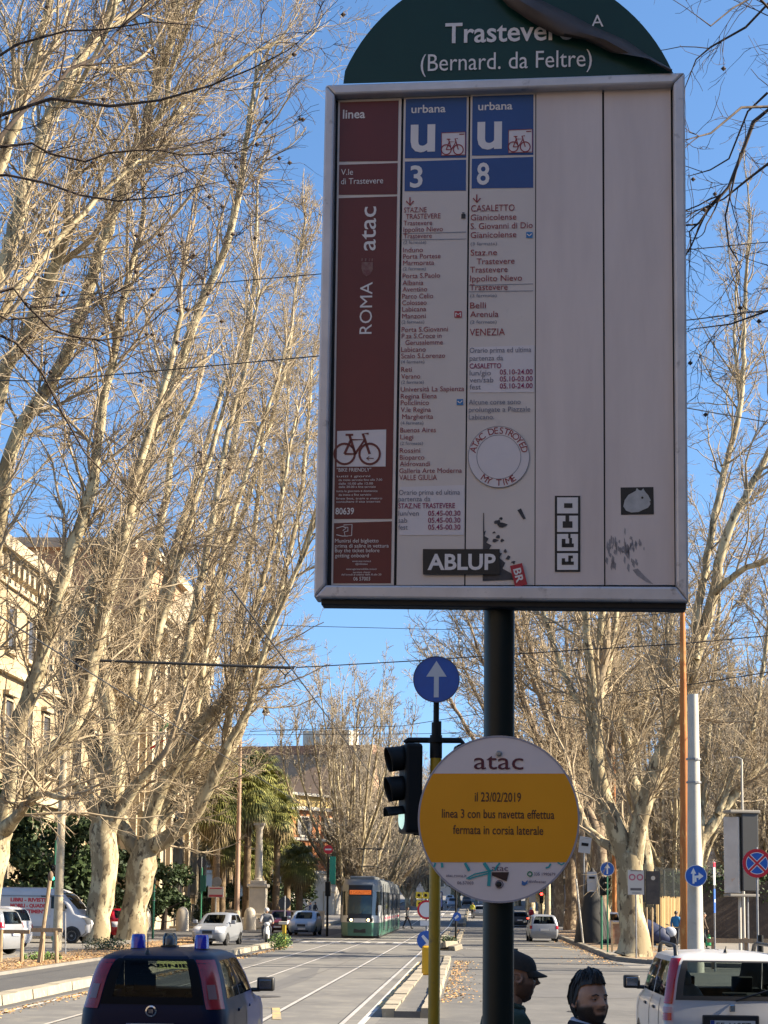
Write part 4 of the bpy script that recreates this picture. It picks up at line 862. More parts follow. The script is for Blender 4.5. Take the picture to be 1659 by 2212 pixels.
# ------------------------------------------------------------------ plane trees
def bark(name, a, b, c, sc=2.2):
    return mat(name, a, 0.85, c2=b, scale=sc, detail=5, lo=0.455, hi=0.515, c3=c, scale3=sc * 2.3, lo3=0.575, hi3=0.615, bump=0.45, bscale=9, spec=0.25, stretch=(1, 1, .45))
mBark = bark('plane_bark', (.43, .365, .23), (.25, .20, .12), (.10, .076, .048))
mTwig = mat('plane_twig', (.37, .30, .205), 0.9, c2=(.24, .185, .12), scale=.8, spec=.2)
mTwigF = mat('far_twig', (.36, .31, .24), 0.9, c2=(.24, .20, .15), scale=.5, spec=.2)
mBarkB = bark('plane_bark_brown', (.25, .19, .125), (.165, .12, .08), (.36, .29, .19))
mBarkD = bark('dark_shade_bark', (.10, .075, .058), (.06, .045, .035), (.14, .11, .08), 5)  # shade of the near boughs painted as bark colour; evergreen trunks share it
mTwigD = mat('dark_shade_twig', (.07, .05, .038), 0.9, spec=.2)  # same painted shade for the near bough twigs; seed balls use it too
rng = np.random.default_rng(11)
def smooth_path(pts, n):
    P = np.array(pts, float); k = len(P)
    if k == 2: t = np.linspace(0, 1, n + 1)[:, None]; return P[0] * (1 - t) + P[1] * t
    E = np.vstack([2 * P[0] - P[1], P, 2 * P[-1] - P[-2]]); out = []
    for s in np.linspace(0, k - 1, n + 1):
        i = min(int(s), k - 2); t = s - i; a, b, c, d = E[i:i + 4]
        out.append(.5 * ((2 * b) + (-a + c) * t + (2 * a - 5 * b + 4 * c - d) * t * t + (-a + 3 * b - 3 * c + d) * t ** 3))
    return np.array(out)
def tubes(PT, RD, sides):
    """PT (N,S,3), RD (N,S) -> vertices and quads"""
    N, S_, _ = PT.shape
    T_ = np.empty_like(PT); T_[:, 1:-1] = PT[:, 2:] - PT[:, :-2]; T_[:, 0] = PT[:, 1] - PT[:, 0]; T_[:, -1] = PT[:, -1] - PT[:, -2]
    T_ /= np.linalg.norm(T_, axis=2, keepdims=True) + 1e-9
    ref = np.where(np.abs(T_[:, :1, 2:3]) > .9, np.array([1., 0, 0]), np.array([0, 0, 1.]))
    ref = np.broadcast_to(ref, T_.shape)
    U = np.cross(T_, ref); U /= np.linalg.norm(U, axis=2, keepdims=True) + 1e-9; W = np.cross(T_, U)
    a = np.arange(sides) * 2 * pi / sides
    V = PT[:, :, None, :] + RD[:, :, None, None] * (U[:, :, None, :] * np.cos(a)[None, None, :, None] + W[:, :, None, :] * np.sin(a)[None, None, :, None])
    i = np.arange(S_ - 1)[:, None]; j = np.arange(sides)[None, :]
    q = np.stack([i * sides + j, i * sides + (j + 1) % sides, (i + 1) * sides + (j + 1) % sides, (i + 1) * sides + j], -1).reshape(-1, 4)
    Q = (q[None] + (np.arange(N) * S_ * sides)[:, None, None]).reshape(-1, 4)
    return V.reshape(-1, 3), Q
def limb_mesh(limbs, sides=9):
    Vs = []; Qs = []; o = 0
    for P, R in limbs:
        P = P + 0; V, Q = tubes(P[None], R[None], sides)
        Vs.append(V); Qs.append(Q + o); o += len(V)
    return np.vstack(Vs), np.vstack(Qs)
def grow(st, dr, ln, r0, nseg, wob, up, taper=.35):
    N = len(st); PT = np.empty((N, nseg + 1, 3)); PT[:, 0] = st; d = dr / np.linalg.norm(dr, axis=1, keepdims=True)
    for k in range(nseg):
        d = d + rng.normal(0, wob, (N, 3)); d[:, 2] += up
        d /= np.linalg.norm(d, axis=1, keepdims=True); PT[:, k + 1] = PT[:, k] + d * (ln / nseg)[:, None]
    RD = r0[:, None] * np.linspace(1, taper, nseg + 1)[None]
    return PT, RD
def spawn(PT, RD, per, t0, t1, ang, lnf, rf, lmin=.2, flat=0.0):
    """children along each branch: per = number per branch (array)"""
    N, S_, _ = PT.shape; idx = np.repeat(np.arange(N), per); M = len(idx)
    t = t0 + (t1 - t0) * rng.random(M); s = t * (S_ - 1); i = np.minimum(s.astype(int), S_ - 2); f = (s - i)[:, None]
    p = PT[idx, i] * (1 - f) + PT[idx, i + 1] * f; tg = PT[idx, i + 1] - PT[idx, i]; tg /= np.linalg.norm(tg, axis=1, keepdims=True) + 1e-9
    rv = rng.normal(0, 1, (M, 3)); rv[:, 2] *= (1 - flat); rv -= tg * (rv * tg).sum(1, keepdims=True); rv /= np.linalg.norm(rv, axis=1, keepdims=True) + 1e-9
    a = ang * rng.uniform(.6, 1.35, M); d = tg * np.cos(a)[:, None] + rv * np.sin(a)[:, None]
    L = np.linalg.norm(np.diff(PT, axis=1), axis=2).sum(1)[idx]
    ln = np.maximum(L * lnf * (1.15 - .65 * t) * rng.uniform(.55, 1.3, M), lmin)
    r = np.minimum((RD[idx, i] * (1 - f[:, 0]) + RD[idx, i + 1] * f[:, 0]) * rf, .02 + ln * .018) * rng.uniform(.7, 1.05, M)
    return p, d, ln, r
def make_tree(name, label, base, trunk, limbs, group, dens=1.0, twig_r=.0105, mB=None, mT=None, l2=4.4, seeds=None, up=.075, tufts=True, lmax=1.0, cat='tree', l2per=1.9, fine=1.0):
    """trunk, limbs: lists of (world points, radii) ; secondary branches and twigs grow from the limbs"""
    root = thing(name, label, cat, base, 0, group); b = np.array(base, float)
    paths = []
    for pts, rr in trunk + limbs:
        P = np.array(pts, float) - b; n = max(4, int(np.linalg.norm(np.diff(P, axis=0), axis=1).sum() / .55)); n = min(n, 46)
        Q = smooth_path(P, n); R = np.interp(np.linspace(0, 1, n + 1), np.linspace(0, 1, len(rr)), rr)
        Q[1:-1] += rng.normal(0, .028, (n - 1, 3)); R = R * rng.uniform(.94, 1.07, n + 1)
        paths.append((Q, R))
    nt_ = len(trunk)
    V, Q = limb_mesh(paths[:nt_], 14); np_mesh('trunk', V, Q, mB or mBark, root)
    V, Q = limb_mesh(paths[nt_:], 9); cr_ = np_mesh('crown', V, Q, mB or mBark, root)
    # secondary branches
    PTs = []; RDs = []
    for P, R in paths[nt_:]:
        L = np.linalg.norm(np.diff(P, axis=0), axis=1).sum(); k = max(2, int(L * l2per * dens))
        p, d, ln, r = spawn(P[None], R[None], np.array([k]), .08, 1.0, .62, 0.0, .55, 1.0)
        ln = l2 * rng.uniform(.45, 1.25, len(ln)) * lmax; r = np.minimum(np.interp(rng.random(len(r)), [0, 1], [.5, .8]) * .6 * R.mean(), .016 + ln * .012)
        PT, RD = grow(p, d, ln, np.maximum(r * .85, twig_r * 1.3), 8, .15, up); PTs.append(PT); RDs.append(RD)
        # the limb's own continuation
        PT, RD = grow(P[-1:].repeat(2, 0), (P[-1:] - P[-2:-1]).repeat(2, 0) + rng.normal(0, .1, (2, 3)), np.array([l2 * .9, l2 * .6]), np.array([R[-1] * .95, R[-1] * .6]), 8, .10, up); PTs.append(PT); RDs.append(RD)
    P2 = np.concatenate(PTs); R2 = np.concatenate(RDs); V2, Q2 = tubes(P2, R2, 5)
    V = [V2]; Qa = [Q2]; o = len(V2)
    np_ = np.maximum(2, (np.linalg.norm(np.diff(P2, axis=1), axis=2).sum(1) * 3.2 * dens).astype(int))
    p, d, ln, r = spawn(P2, R2, np_, .08, 1.0, .72, .42, .7, .45); P3, R3 = grow(p, d, ln, np.maximum(r * .8, twig_r), 6, .2, up * .4, .5)
    V3, Q3 = tubes(P3, R3, 4); V.append(V3); Qa.append(Q3 + o); o += len(V3)
    n4 = np.full(len(P3), 1) * 0 + rng.poisson(5.6 * dens * fine, len(P3)); p, d, ln, r = spawn(P3, R3, n4, .1, 1.0, .75, .5, .8, .22)
    P4, R4 = grow(p, d, ln, np.full(len(p), twig_r) * rng.uniform(.7, 1.1, len(p)), 3, .2, up * .3, .6)
    V4, Q4 = tubes(P4, R4, 3); V.append(V4); Qa.append(Q4 + o); o += len(V4)
    if tufts:                                     # seed balls hanging on the twigs
        pick = rng.choice(len(P4), min(len(P4), int(60 * dens) if seeds is None else seeds), replace=False); c = P4[pick, -1] - np.array([0, 0, .06])
        oc = np.array([[1, 0, 0], [0, 1, 0], [-1, 0, 0], [0, -1, 0], [0, 0, 1], [0, 0, -1]]) * .026
        ov = (c[:, None] + oc[None]).reshape(-1, 3); q = np.array([[0, 1, 4, 4], [1, 2, 4, 4], [2, 3, 4, 4], [3, 0, 4, 4], [1, 0, 5, 5], [2, 1, 5, 5], [3, 2, 5, 5], [0, 3, 5, 5]])
        me_ = MB(); me_.v = [tuple(x) for x in ov]; me_.f = [tuple(f[:3] + 6 * k) for k in range(len(c)) for f in q]; me_.m = [0] * len(me_.f)
        me_.build('seed_balls', mTwigD, cr_)
    np_mesh('twigs', np.vstack(V), np.vstack(Qa), mT or mTwig, cr_)
    return root
def px_path(pl, Y0, dY=0.0):                      # surveyed outline of a limb: bearings at a distance that drifts along the limb
    n = len(pl); return [tuple(at(x, y, Y0 + dY * k / max(1, n - 1))) for k, (x, y) in enumerate(pl)]
def rad(Y, *px): return [p * Y / F_ / 2 for p in px]
# --- the two big trunks at the left of the street
YA = 75.6
A0 = at(208, 2049, YA); A0.z = .08
A = make_tree('plane_tree', 'big pale plane tree whose leaning trunk stands right beside the white van', A0,
    [(px_path([(206, 2054), (207, 2035), (213, 1980), (222, 1915), (229, 1850), (224, 1795), (232, 1740)], YA), rad(YA, 74, 60, 54, 55, 62, 58, 46))],
    [(px_path([(228, 1800), (262, 1745), (300, 1690), (345, 1640)], YA, -1), rad(YA, 46, 30, 22, 16)),
     (px_path([(232, 1745), (244, 1650), (236, 1560), (225, 1480), (214, 1400), (222, 1290), (262, 1170), (302, 1047), (320, 958), (369, 844), (400, 751), (440, 644), (489, 533), (520, 400), (533, 289), (551, 178)], YA, -5), rad(YA, 46, 40, 36, 34, 31, 29, 27, 25, 24, 22, 20, 18, 16, 14, 11, 8)),
     (px_path([(226, 1790), (195, 1735), (160, 1690), (120, 1672)], YA, -2), rad(YA, 44, 30, 22, 16)),
     (px_path([(232, 1740), (258, 1640), (282, 1540), (290, 1440), (300, 1330), (330, 1200), (360, 1080), (372, 960), (420, 860)], YA, 2), rad(YA, 40, 33, 29, 26, 23, 20, 17, 14, 10)),
     (px_path([(236, 1700), (196, 1600), (160, 1500), (170, 1380), (209, 1234), (249, 1154), (293, 1087), (330, 960), (350, 840)], YA, -3), rad(YA, 36, 31, 28, 26, 24, 22, 18, 14, 10)),
     (px_path([(258, 1640), (298, 1560), (325, 1440), (362, 1300), (402, 1150), (450, 1000), (490, 860)], YA, 3), rad(YA, 26, 23, 20, 18, 15, 12, 9))],
    'plane trees along the left of the avenue', seeds=90, dens=.9)
YB_ = 83.5
B0 = at(283, 2040, YB_); B0.z = .08
make_tree('plane_tree', 'large forked plane tree with a dark right-hand limb just right of the leaning trunk', B0,
    [(px_path([(281, 2044), (283, 2028), (290, 1970), (299, 1910), (310, 1860), (318, 1820)], YB_), rad(YB_, 84, 66, 56, 56, 62, 50))],
    [(px_path([(316, 1830), (355, 1815), (402, 1778), (436, 1732), (460, 1680), (489, 1616), (493, 1558), (508, 1490), (520, 1420)], YB_, -3), rad(YB_, 44, 36, 32, 29, 26, 22, 16, 12, 8)),
     (px_path([(489, 1616), (540, 1520), (560, 1440), (600, 1330), (660, 1190), (690, 1100)], YB_ - 3, -3), rad(YB_, 16, 13, 11, 9, 7, 5)),
     (px_path([(312, 1840), (335, 1730), (378, 1652), (422, 1581), (489, 1505), (533, 1438), (556, 1381), (622, 1270), (660, 1180), (700, 1050)], YB_, -4), rad(YB_, 42, 36, 31, 28, 25, 22, 17, 13, 10, 7)),
     (px_path([(524, 1445), (538, 1358), (564, 1270), (591, 1172), (613, 1047), (640, 900)], YB_ - 2, 1), rad(YB_, 17, 14, 12, 10, 8, 5)),
     (px_path([(305, 1850), (270, 1790), (255, 1710), (275, 1610), (310, 1500), (330, 1380), (360, 1250), (400, 1110), (440, 980), (480, 844), (524, 755)], YB_, 2), rad(YB_, 36, 32, 28, 26, 24, 22, 19, 16, 13, 10, 8)),
     (px_path([(378, 1652), (385, 1540), (400, 1420), (425, 1290), (455, 1150), (475, 1030), (500, 900), (540, 760), (560, 620)], YB_ - 1, 3), rad(YB_, 24, 22, 20, 18, 16, 14, 11, 8, 6)),
     (px_path([(400, 1610), (430, 1500), (448, 1380), (470, 1260), (500, 1130), (540, 1000), (590, 850), (620, 740)], YB_, 4), rad(YB_, 20, 18, 16, 14, 12, 10, 8, 5))],
    'plane trees along the left of the avenue', seeds=60, dens=.88)
# --- tree half out of the frame at the left
YC = 59.0
C0 = at(-40, 2070, YC); C0.z = .08
make_tree('plane_tree', 'plane tree at the left edge whose thick limbs sweep up to the right', C0,
    [(px_path([(-44, 2082), (-42, 2060), (-36, 1980), (-22, 1900), (-4, 1830), (6, 1790)], YC), rad(YC, 96, 80, 68, 64, 60, 52))],
    [(px_path([(2, 1800), (67, 1661), (133, 1610), (169, 1540), (191, 1470), (213, 1380), (240, 1270), (267, 1172), (284, 1105), (302, 1000), (340, 880), (380, 740), (392, 600)], YC, 3), rad(YC, 48, 42, 40, 36, 34, 32, 29, 26, 24, 21, 17, 13, 9)),
     (px_path([(-4, 1820), (20, 1700), (44, 1560), (80, 1447), (107, 1350), (133, 1270), (160, 1172), (196, 1070), (213, 958), (227, 844), (249, 756), (262, 658), (300, 520)], YC, -3), rad(YC, 44, 38, 36, 33, 31, 29, 27, 25, 22, 19, 17, 15, 10)),
     (px_path([(6, 1795), (30, 1770), (62, 1730), (98, 1715), (140, 1725)], YC, -4), rad(YC, 40, 26, 20, 15, 9)),
     (px_path([(-30, 1850), (-50, 1650), (-40, 1400), (-10, 1160), (27, 958), (100, 840), (151, 751), (200, 591), (236, 489), (267, 400), (311, 284), (338, 187), (369, 89), (391, -20), (410, -140)], YC, -5), rad(YC, 44, 40, 38, 34, 30, 28, 27, 26, 24, 23, 21, 19, 17, 15, 10)),
     (px_path([(-46, 1700), (-60, 1450), (-50, 1200), (0, 844), (53, 733), (98, 622), (142, 511), (150, 400)], YC, -8), rad(YC, 42, 40, 36, 30, 27, 25, 23, 8)),
     (px_path([(311, 320), (380, 250), (430, 190), (520, 130), (600, 90)], YC - 4, 2), rad(YC, 12, 10, 9, 7, 4)),
     (px_path([(311, 300), (350, 240), (380, 120), (440, -20)], YC - 4, -2), rad(YC, 13, 12, 10, 7))],
    'plane trees along the left of the avenue', seeds=110)
# --- nearer tree, out of the frame: its limbs cross the upper left
YD = 47.0
D0 = at(-330, 2130, YD); D0.z = .08
make_tree('plane_tree', 'nearest sunlit plane tree, only its high limbs reaching in at the top left corner', D0,
    [(px_path([(-330, 2160), (-322, 1980), (-310, 1800), (-300, 1600)], YD), rad(YD, 100, 84, 76, 70))],
    [(px_path([(-302, 1640), (-240, 1300), (-140, 950), (0, 591), (36, 480), (76, 347), (116, 236), (164, 147), (213, 71), (258, -10), (290, -90)], YD, 3), rad(YD, 54, 48, 42, 36, 34, 32, 30, 28, 26, 24, 16)),
     (px_path([(-302, 1640), (-280, 1250), (-200, 850), (-60, 500), (10, 330), (60, 180), (92, 60), (120, -60)], YD, -2), rad(YD, 52, 44, 38, 30, 26, 22, 19, 14)),
     (px_path([(-180, 1080), (-60, 800), (20, 650), (90, 560), (170, 470), (260, 380), (330, 330)], YD, 4), rad(YD, 26, 22, 18, 14, 12, 9, 5)),
     (px_path([(213, 71), (290, 30), (370, -30)], YD + 2, 2), rad(YD, 13, 10, 6)),
     (px_path([(116, 236), (170, 190), (235, 60), (250, -40)], YD + 1, -2), rad(YD, 14, 12, 10, 7))],
    'plane trees along the left of the avenue', seeds=60, dens=.8)
# --- slender trees behind, between the big ones and the sign
YE = 104.0
E0 = at(520, 2008, YE); E0.z = .08
make_tree('plane_tree', 'slender plane tree behind the forked trunk, its thin stems beside the big sign', E0 - Vector((0, 0, 0)),
    [(px_path([(296, 2015), (302, 1900), (318, 1790)], YE), rad(YE, 44, 34, 30))],
    [(px_path([(316, 1800), (370, 1720), (450, 1600), (500, 1450), (520, 1330), (540, 1200), (560, 1060), (570, 900)], YE, 1), rad(YE, 24, 20, 17, 15, 13, 10, 7)),
     (px_path([(316, 1810), (400, 1720), (490, 1640), (548, 1500), (585, 1360), (620, 1220), (650, 1080), (664, 930), (676, 780)], YE, 5), rad(YE, 22, 19, 17, 15, 13, 11, 9, 6)),
     (px_path([(316, 1800), (380, 1690), (428, 1600), (446, 1450), (452, 1300), (470, 1150), (500, 990), (520, 850), (540, 700), (552, 560), (556, 400)], YE, -4), rad(YE, 24, 20, 18, 16, 15, 13, 12, 10, 8, 5)),
     (px_path([(446, 1450), (480, 1250), (530, 1100), (570, 960), (620, 780), (640, 620), (660, 480)], YE, 3), rad(YE, 14, 13, 12, 10, 9, 7, 5)),
     (px_path([(548, 1500), (560, 1350), (600, 1200), (610, 1050), (620, 900), (630, 740)], YE + 3, 4), rad(YE, 12, 11, 10, 9, 7, 5))],
    'plane trees along the left of the avenue', seeds=80, twig_r=.016)
# --- the main forked tree on the right
YR = 66.0
R0 = at(1372, 2066, YR); R0.z = .12
make_tree('plane_tree', 'large forked plane tree with a sunlit trunk on the right pavement behind the rule board', R0,
    [(px_path([(1368, 2070), (1370, 2045), (1366, 1980), (1362, 1920), (1364, 1870), (1362, 1845)], YR), rad(YR, 84, 66, 55, 52, 56, 52))],
    [(px_path([(1356, 1868), (1335, 1800), (1306, 1735), (1292, 1670), (1287, 1612), (1285, 1535)], YR, 0), rad(YR, 46, 42, 38, 34, 34, 33)),
     (px_path([(1286, 1545), (1280, 1490), (1272, 1400), (1262, 1310), (1250, 1200), (1240, 1080)], YR, -2), rad(YR, 24, 22, 18, 16, 13, 9)),
     (px_path([(1288, 1540), (1297, 1480), (1300, 1400), (1302, 1310), (1306, 1200), (1312, 1060)], YR, 1), rad(YR, 22, 21, 18, 16, 13, 9)),
     (px_path([(1290, 1540), (1303, 1490), (1318, 1420), (1332, 1320), (1345, 1200), (1360, 1060)], YR, 3), rad(YR, 14, 13, 12, 11, 9, 7)),
     (px_path([(1275, 1545), (1245, 1510), (1218, 1450), (1195, 1390), (1175, 1320), (1150, 1200), (1130, 1060)], YR, 2), rad(YR, 15, 14, 13, 12, 11, 9, 6)),
     (px_path([(1370, 1865), (1376, 1800), (1392, 1735), (1412, 1670), (1440, 1610), (1468, 1540), (1490, 1480), (1503, 1420), (1522, 1360), (1540, 1290), (1560, 1190), (1590, 1110), (1623, 1050), (1670, 950), (1700, 800)], YR, -3), rad(YR, 42, 38, 36, 34, 33, 31, 29, 27, 25, 23, 20, 17, 15, 12, 8)),
     (px_path([(1503, 1425), (1511, 1308), (1530, 1200), (1551, 1080), (1575, 980), (1599, 882), (1605, 760), (1612, 620), (1620, 500)], YR - 2, 2), rad(YR, 19, 18, 16, 14, 13, 12, 10, 8, 5)),
     (px_path([(1400, 1720), (1425, 1650), (1448, 1590), (1465, 1530)], YR, -2), rad(YR, 16, 14, 12, 8)),
     (px_path([(1599, 885), (1592, 800), (1588, 700), (1592, 600)], YR, 1), rad(YR, 9, 8, 6, 4)),
     (px_path([(1545, 1280), (1590, 1240), (1640, 1215), (1690, 1200)], YR - 3, -3), rad(YR, 16, 13, 11, 8)),
     (px_path([(1349, 1850), (1300, 1815), (1262, 1775), (1240, 1700)], YR, 4), rad(YR, 28, 20, 16, 10))],
    'plane trees along the right of the avenue', seeds=70, dens=.85)
# --- second and third trees of the right row
def pxtree(label, Y, base, trunk, tr, limbs, group, **k):
    b0 = at(*base, Y); b0.z = .12 + gz(Y)
    return make_tree('plane_tree', label, b0, [(px_path(trunk, Y), rad(Y, *tr))], [(px_path(pl, Y, dy), rad(Y, *rr)) for pl, rr, dy in limbs], group, **k)
GR = 'plane trees along the right of the avenue'
pxtree('plane tree behind the round notice with crooked sunlit limbs, left of the big forked tree', 92.0, (1295, 2034), [(1296, 2036), (1296, 1960), (1297, 1880), (1290, 1800)], (46, 38, 34, 30),
    [([(1294, 1830), (1275, 1760), (1240, 1690), (1205, 1630), (1190, 1600), (1195, 1575), (1180, 1535), (1160, 1450), (1140, 1370), (1125, 1290), (1110, 1200), (1100, 1060)], (24, 21, 20, 19, 20, 18, 16, 14, 12, 10, 8, 5), 0),
     ([(1192, 1580), (1165, 1500), (1138, 1430), (1120, 1370), (1100, 1280), (1080, 1150)], (13, 12, 11, 9, 8, 5), -2),
     ([(1292, 1820), (1310, 1720), (1320, 1610), (1330, 1480), (1325, 1350), (1330, 1200)], (22, 18, 16, 13, 10, 6), 4),
     ([(1270, 1760), (1215, 1700), (1150, 1640), (1090, 1550), (1050, 1450), (1020, 1360)], (15, 13, 11, 9, 7, 4), -2)], GR, mB=mBarkB, twig_r=.016, seeds=30)
pxtree('plane tree with a knobbly grey fork between the big forked tree and the rusty pole', 98.0, (1432, 2030), [(1405, 2030), (1398, 1900), (1380, 1780), (1365, 1690)], (40, 36, 36, 34),
    [([(1372, 1740), (1362, 1660), (1352, 1610), (1375, 1590)], (30, 26, 22, 18), 0), ([(1365, 1640), (1352, 1595), (1340, 1530), (1332, 1450), (1328, 1370), (1330, 1240)], (20, 18, 16, 13, 10, 6), -1),
     ([(1370, 1610), (1390, 1540), (1402, 1470), (1412, 1380), (1420, 1290), (1430, 1150)], (13, 12, 11, 10, 8, 5), 2), ([(1368, 1612), (1376, 1500), (1380, 1400), (1378, 1250)], (11, 10, 9, 5), 3),
     ([(1385, 1760), (1430, 1680), (1445, 1560), (1450, 1420), (1452, 1280)], (20, 18, 14, 10, 6), 3)], GR, twig_r=.016, seeds=20)
for (lab, Y, xb, lean) in (('brown-barked plane trunk just left of the cone-shaped dark shape on the right pavement', 112, 1258, -10), ('thin brown plane trunk behind the small silver car', 128, 1232, -18), ('plane trunk beside the red signal on the right pavement', 150, 1205, -22)):
    yb = 1951 + 3600 * (2.1 - .12 - gz(Y)) / Y
    pxtree(lab, Y, (xb, yb), [(xb, yb + 2), (xb + 2, yb - 60), (xb - 2, 1840), (xb - 5, 1780)], (30, 25, 23, 21),
        [([(xb - 4, 1800), (xb + lean * 2, 1700), (xb + lean * 4, 1590), (xb + lean * 6, 1470), (xb + lean * 7, 1330)], (17, 15, 12, 9, 5), -3), ([(xb - 4, 1800), (xb + 5, 1690), (xb, 1560), (xb - 6, 1430), (xb - 10, 1300)], (17, 15, 12, 9, 5), 2),
         ([(xb - 4, 1790), (xb + 40, 1680), (xb + 60, 1560), (xb + 80, 1420)], (14, 12, 9, 5), 3), ([(xb + lean, 1740), (xb + lean * 5 - 30, 1650), (xb + lean * 8 - 40, 1540), (xb + lean * 10 - 50, 1440)], (12, 10, 8, 4), -2)], GR, mB=mBarkB, twig_r=.02, seeds=0, tufts=False, dens=.8)
pxtree('pale plane tree leaning in from the right edge behind the tall advertising box', 84.0, (1500, 2040), [(1478, 2040), (1490, 1960), (1500, 1880), (1515, 1800)], (40, 36, 32, 28),
    [([(1512, 1820), (1560, 1750), (1610, 1690), (1660, 1640), (1720, 1590)], (24, 22, 19, 16, 12), 2), ([(1514, 1810), (1520, 1700), (1530, 1600), (1540, 1480), (1550, 1350), (1560, 1200)], (18, 16, 14, 12, 9, 6), 4), ([(1550, 1760), (1590, 1660), (1630, 1560), (1650, 1430), (1665, 1300)], (15, 13, 11, 9, 5), 2), ([(1515, 1800), (1500, 1700), (1470, 1590), (1450, 1450), (1440, 1330)], (14, 12, 10, 8, 5), 1)], GR, twig_r=.016, seeds=10)
# --- farther trees: two kinds built once, then copied tree by tree along the avenue
def fan(h, spread, nst, seed, tr=.42, lo=1.5):
    g = np.random.default_rng(seed); t = [([(0, 0, -.3), (.05, 0, lo * .5), (.1, .05, lo)], [tr * 1.25, tr, tr * .9])]; L = []
    for k in range(nst):
        a = 2.39996 * k + g.uniform(-.3, .3); s = spread * ((k + .6) / nst) ** .6; hh = h * (1 - .30 * (s / spread) ** 2) * g.uniform(.86, 1.04); w = lambda: g.uniform(-.35, .35); m = tr * g.uniform(.32, .55)
        L.append(([(.1, .05, lo * .9), (.1 + cos(a) * s * .26 + w(), sin(a) * s * .26 + w(), lo + hh * .15), (cos(a) * s * .55 + w(), sin(a) * s * .55 + w(), hh * .46), (cos(a) * s * .82 + w(), sin(a) * s * .82 + w(), hh * .74), (cos(a) * s, sin(a) * s, hh)], [m, m * .85, m * .62, m * .4, m * .2]))
    return t, L
GF = 'bare plane trees closing the view along the far avenue'
t, L = fan(20.5, 6.2, 19, 3, .40); k1 = make_tree('plane_tree', 'tall fan-shaped bare plane tree standing directly behind the tram', (0, 0, 0), t, L, GF, twig_r=.02, tufts=False, mT=mTwigF, dens=.8, l2=3.0, up=.16, fine=.9)
t, L = fan(17.5, 6.5, 12, 9, .48, 2.6); k2 = make_tree('plane_tree', 'wide bare plane tree far up the left side of the avenue', (0, 0, 0), t, L, GF, twig_r=.024, tufts=False, mT=mTwigF, dens=.62, l2=3.6, up=.14, fine=.8)
k1.location = (-10.2, 136, 0.1); k1.scale = (1.0, 1.0, 1.04)
def far(k, x, y, s, rz, lab): return dup(k, (x, y, gz(y) + .1), rz, lab, GF, s)
k2.location = (-9.6, 168, gz(168)); 
for x, y, s, rz, kk, lab in (
    (-10.3, 190, 1.0, 2.1, k1, 'bare plane tree behind the fan-shaped tree on the left row'), (-10.5, 214, 1.05, .4, k2, 'hazy bare plane tree third beyond the tram'), (-9.5, 240, .95, 3.3, k1, 'slim bare plane tree far beyond the tram on the left'), (-10, 275, 1.0, 5.0, k2, 'far plane tree where the left row meets the skyline'), (-9, 320, 1.1, 1.0, k1, 'last bare plane tree of the left row'),
    (-2.4, 262, .62, 2.2, k2, 'short bare tree in the middle of the climbing avenue'), (-1.6, 300, .8, 4.4, k1, 'bare tree on the island where the avenue climbs'), (-4.5, 350, 1.1, .7, k2, 'broad bare tree on the crest behind the tram'), (.6, 345, 1.0, 2.9, k1, 'bare tree on the crest right of the round notice'), (3.8, 370, 1.15, 1.9, k2, 'wide bare tree on the crest over the right lane'),
    (7.4, 168, .95, .9, k2, 'bare plane tree in the right row past the red signal'), (7.6, 190, 1.0, 3.8, k1, 'tall bare plane tree in the right row behind the big sign'), (7.2, 216, 1.1, 5.6, k2, 'large bare crown in the right row filling under the sign'), (7.8, 245, 1.0, 2.0, k1, 'slim far plane tree in the right row'), (7.2, 280, 1.1, .2, k2, 'far plane tree where the right row meets the skyline'),
    (13.5, 118, 1.0, 1.2, k1, 'bare tree behind the bamboo fence, left of the white pole'), (16.5, 132, 1.15, 2.6, k2, 'broad bare tree behind the white pole'), (20.5, 122, 1.1, 4.0, k1, 'tall bare tree behind the advertising box'), (23.8, 140, 1.2, .4, k2, 'bare tree at the right edge in front of the grey building'), (11.6, 150, 1.1, 5.1, k1, 'bare tree deep behind the forked tree'), (14.5, 172, 1.3, 3.0, k2, 'hazy bare tree far behind the rusty pole'), (25.6, 108, .95, 1.0, k1, 'bare tree at the right edge behind the no-stopping sign')):
    far(kk, x, y, s, rz, lab)
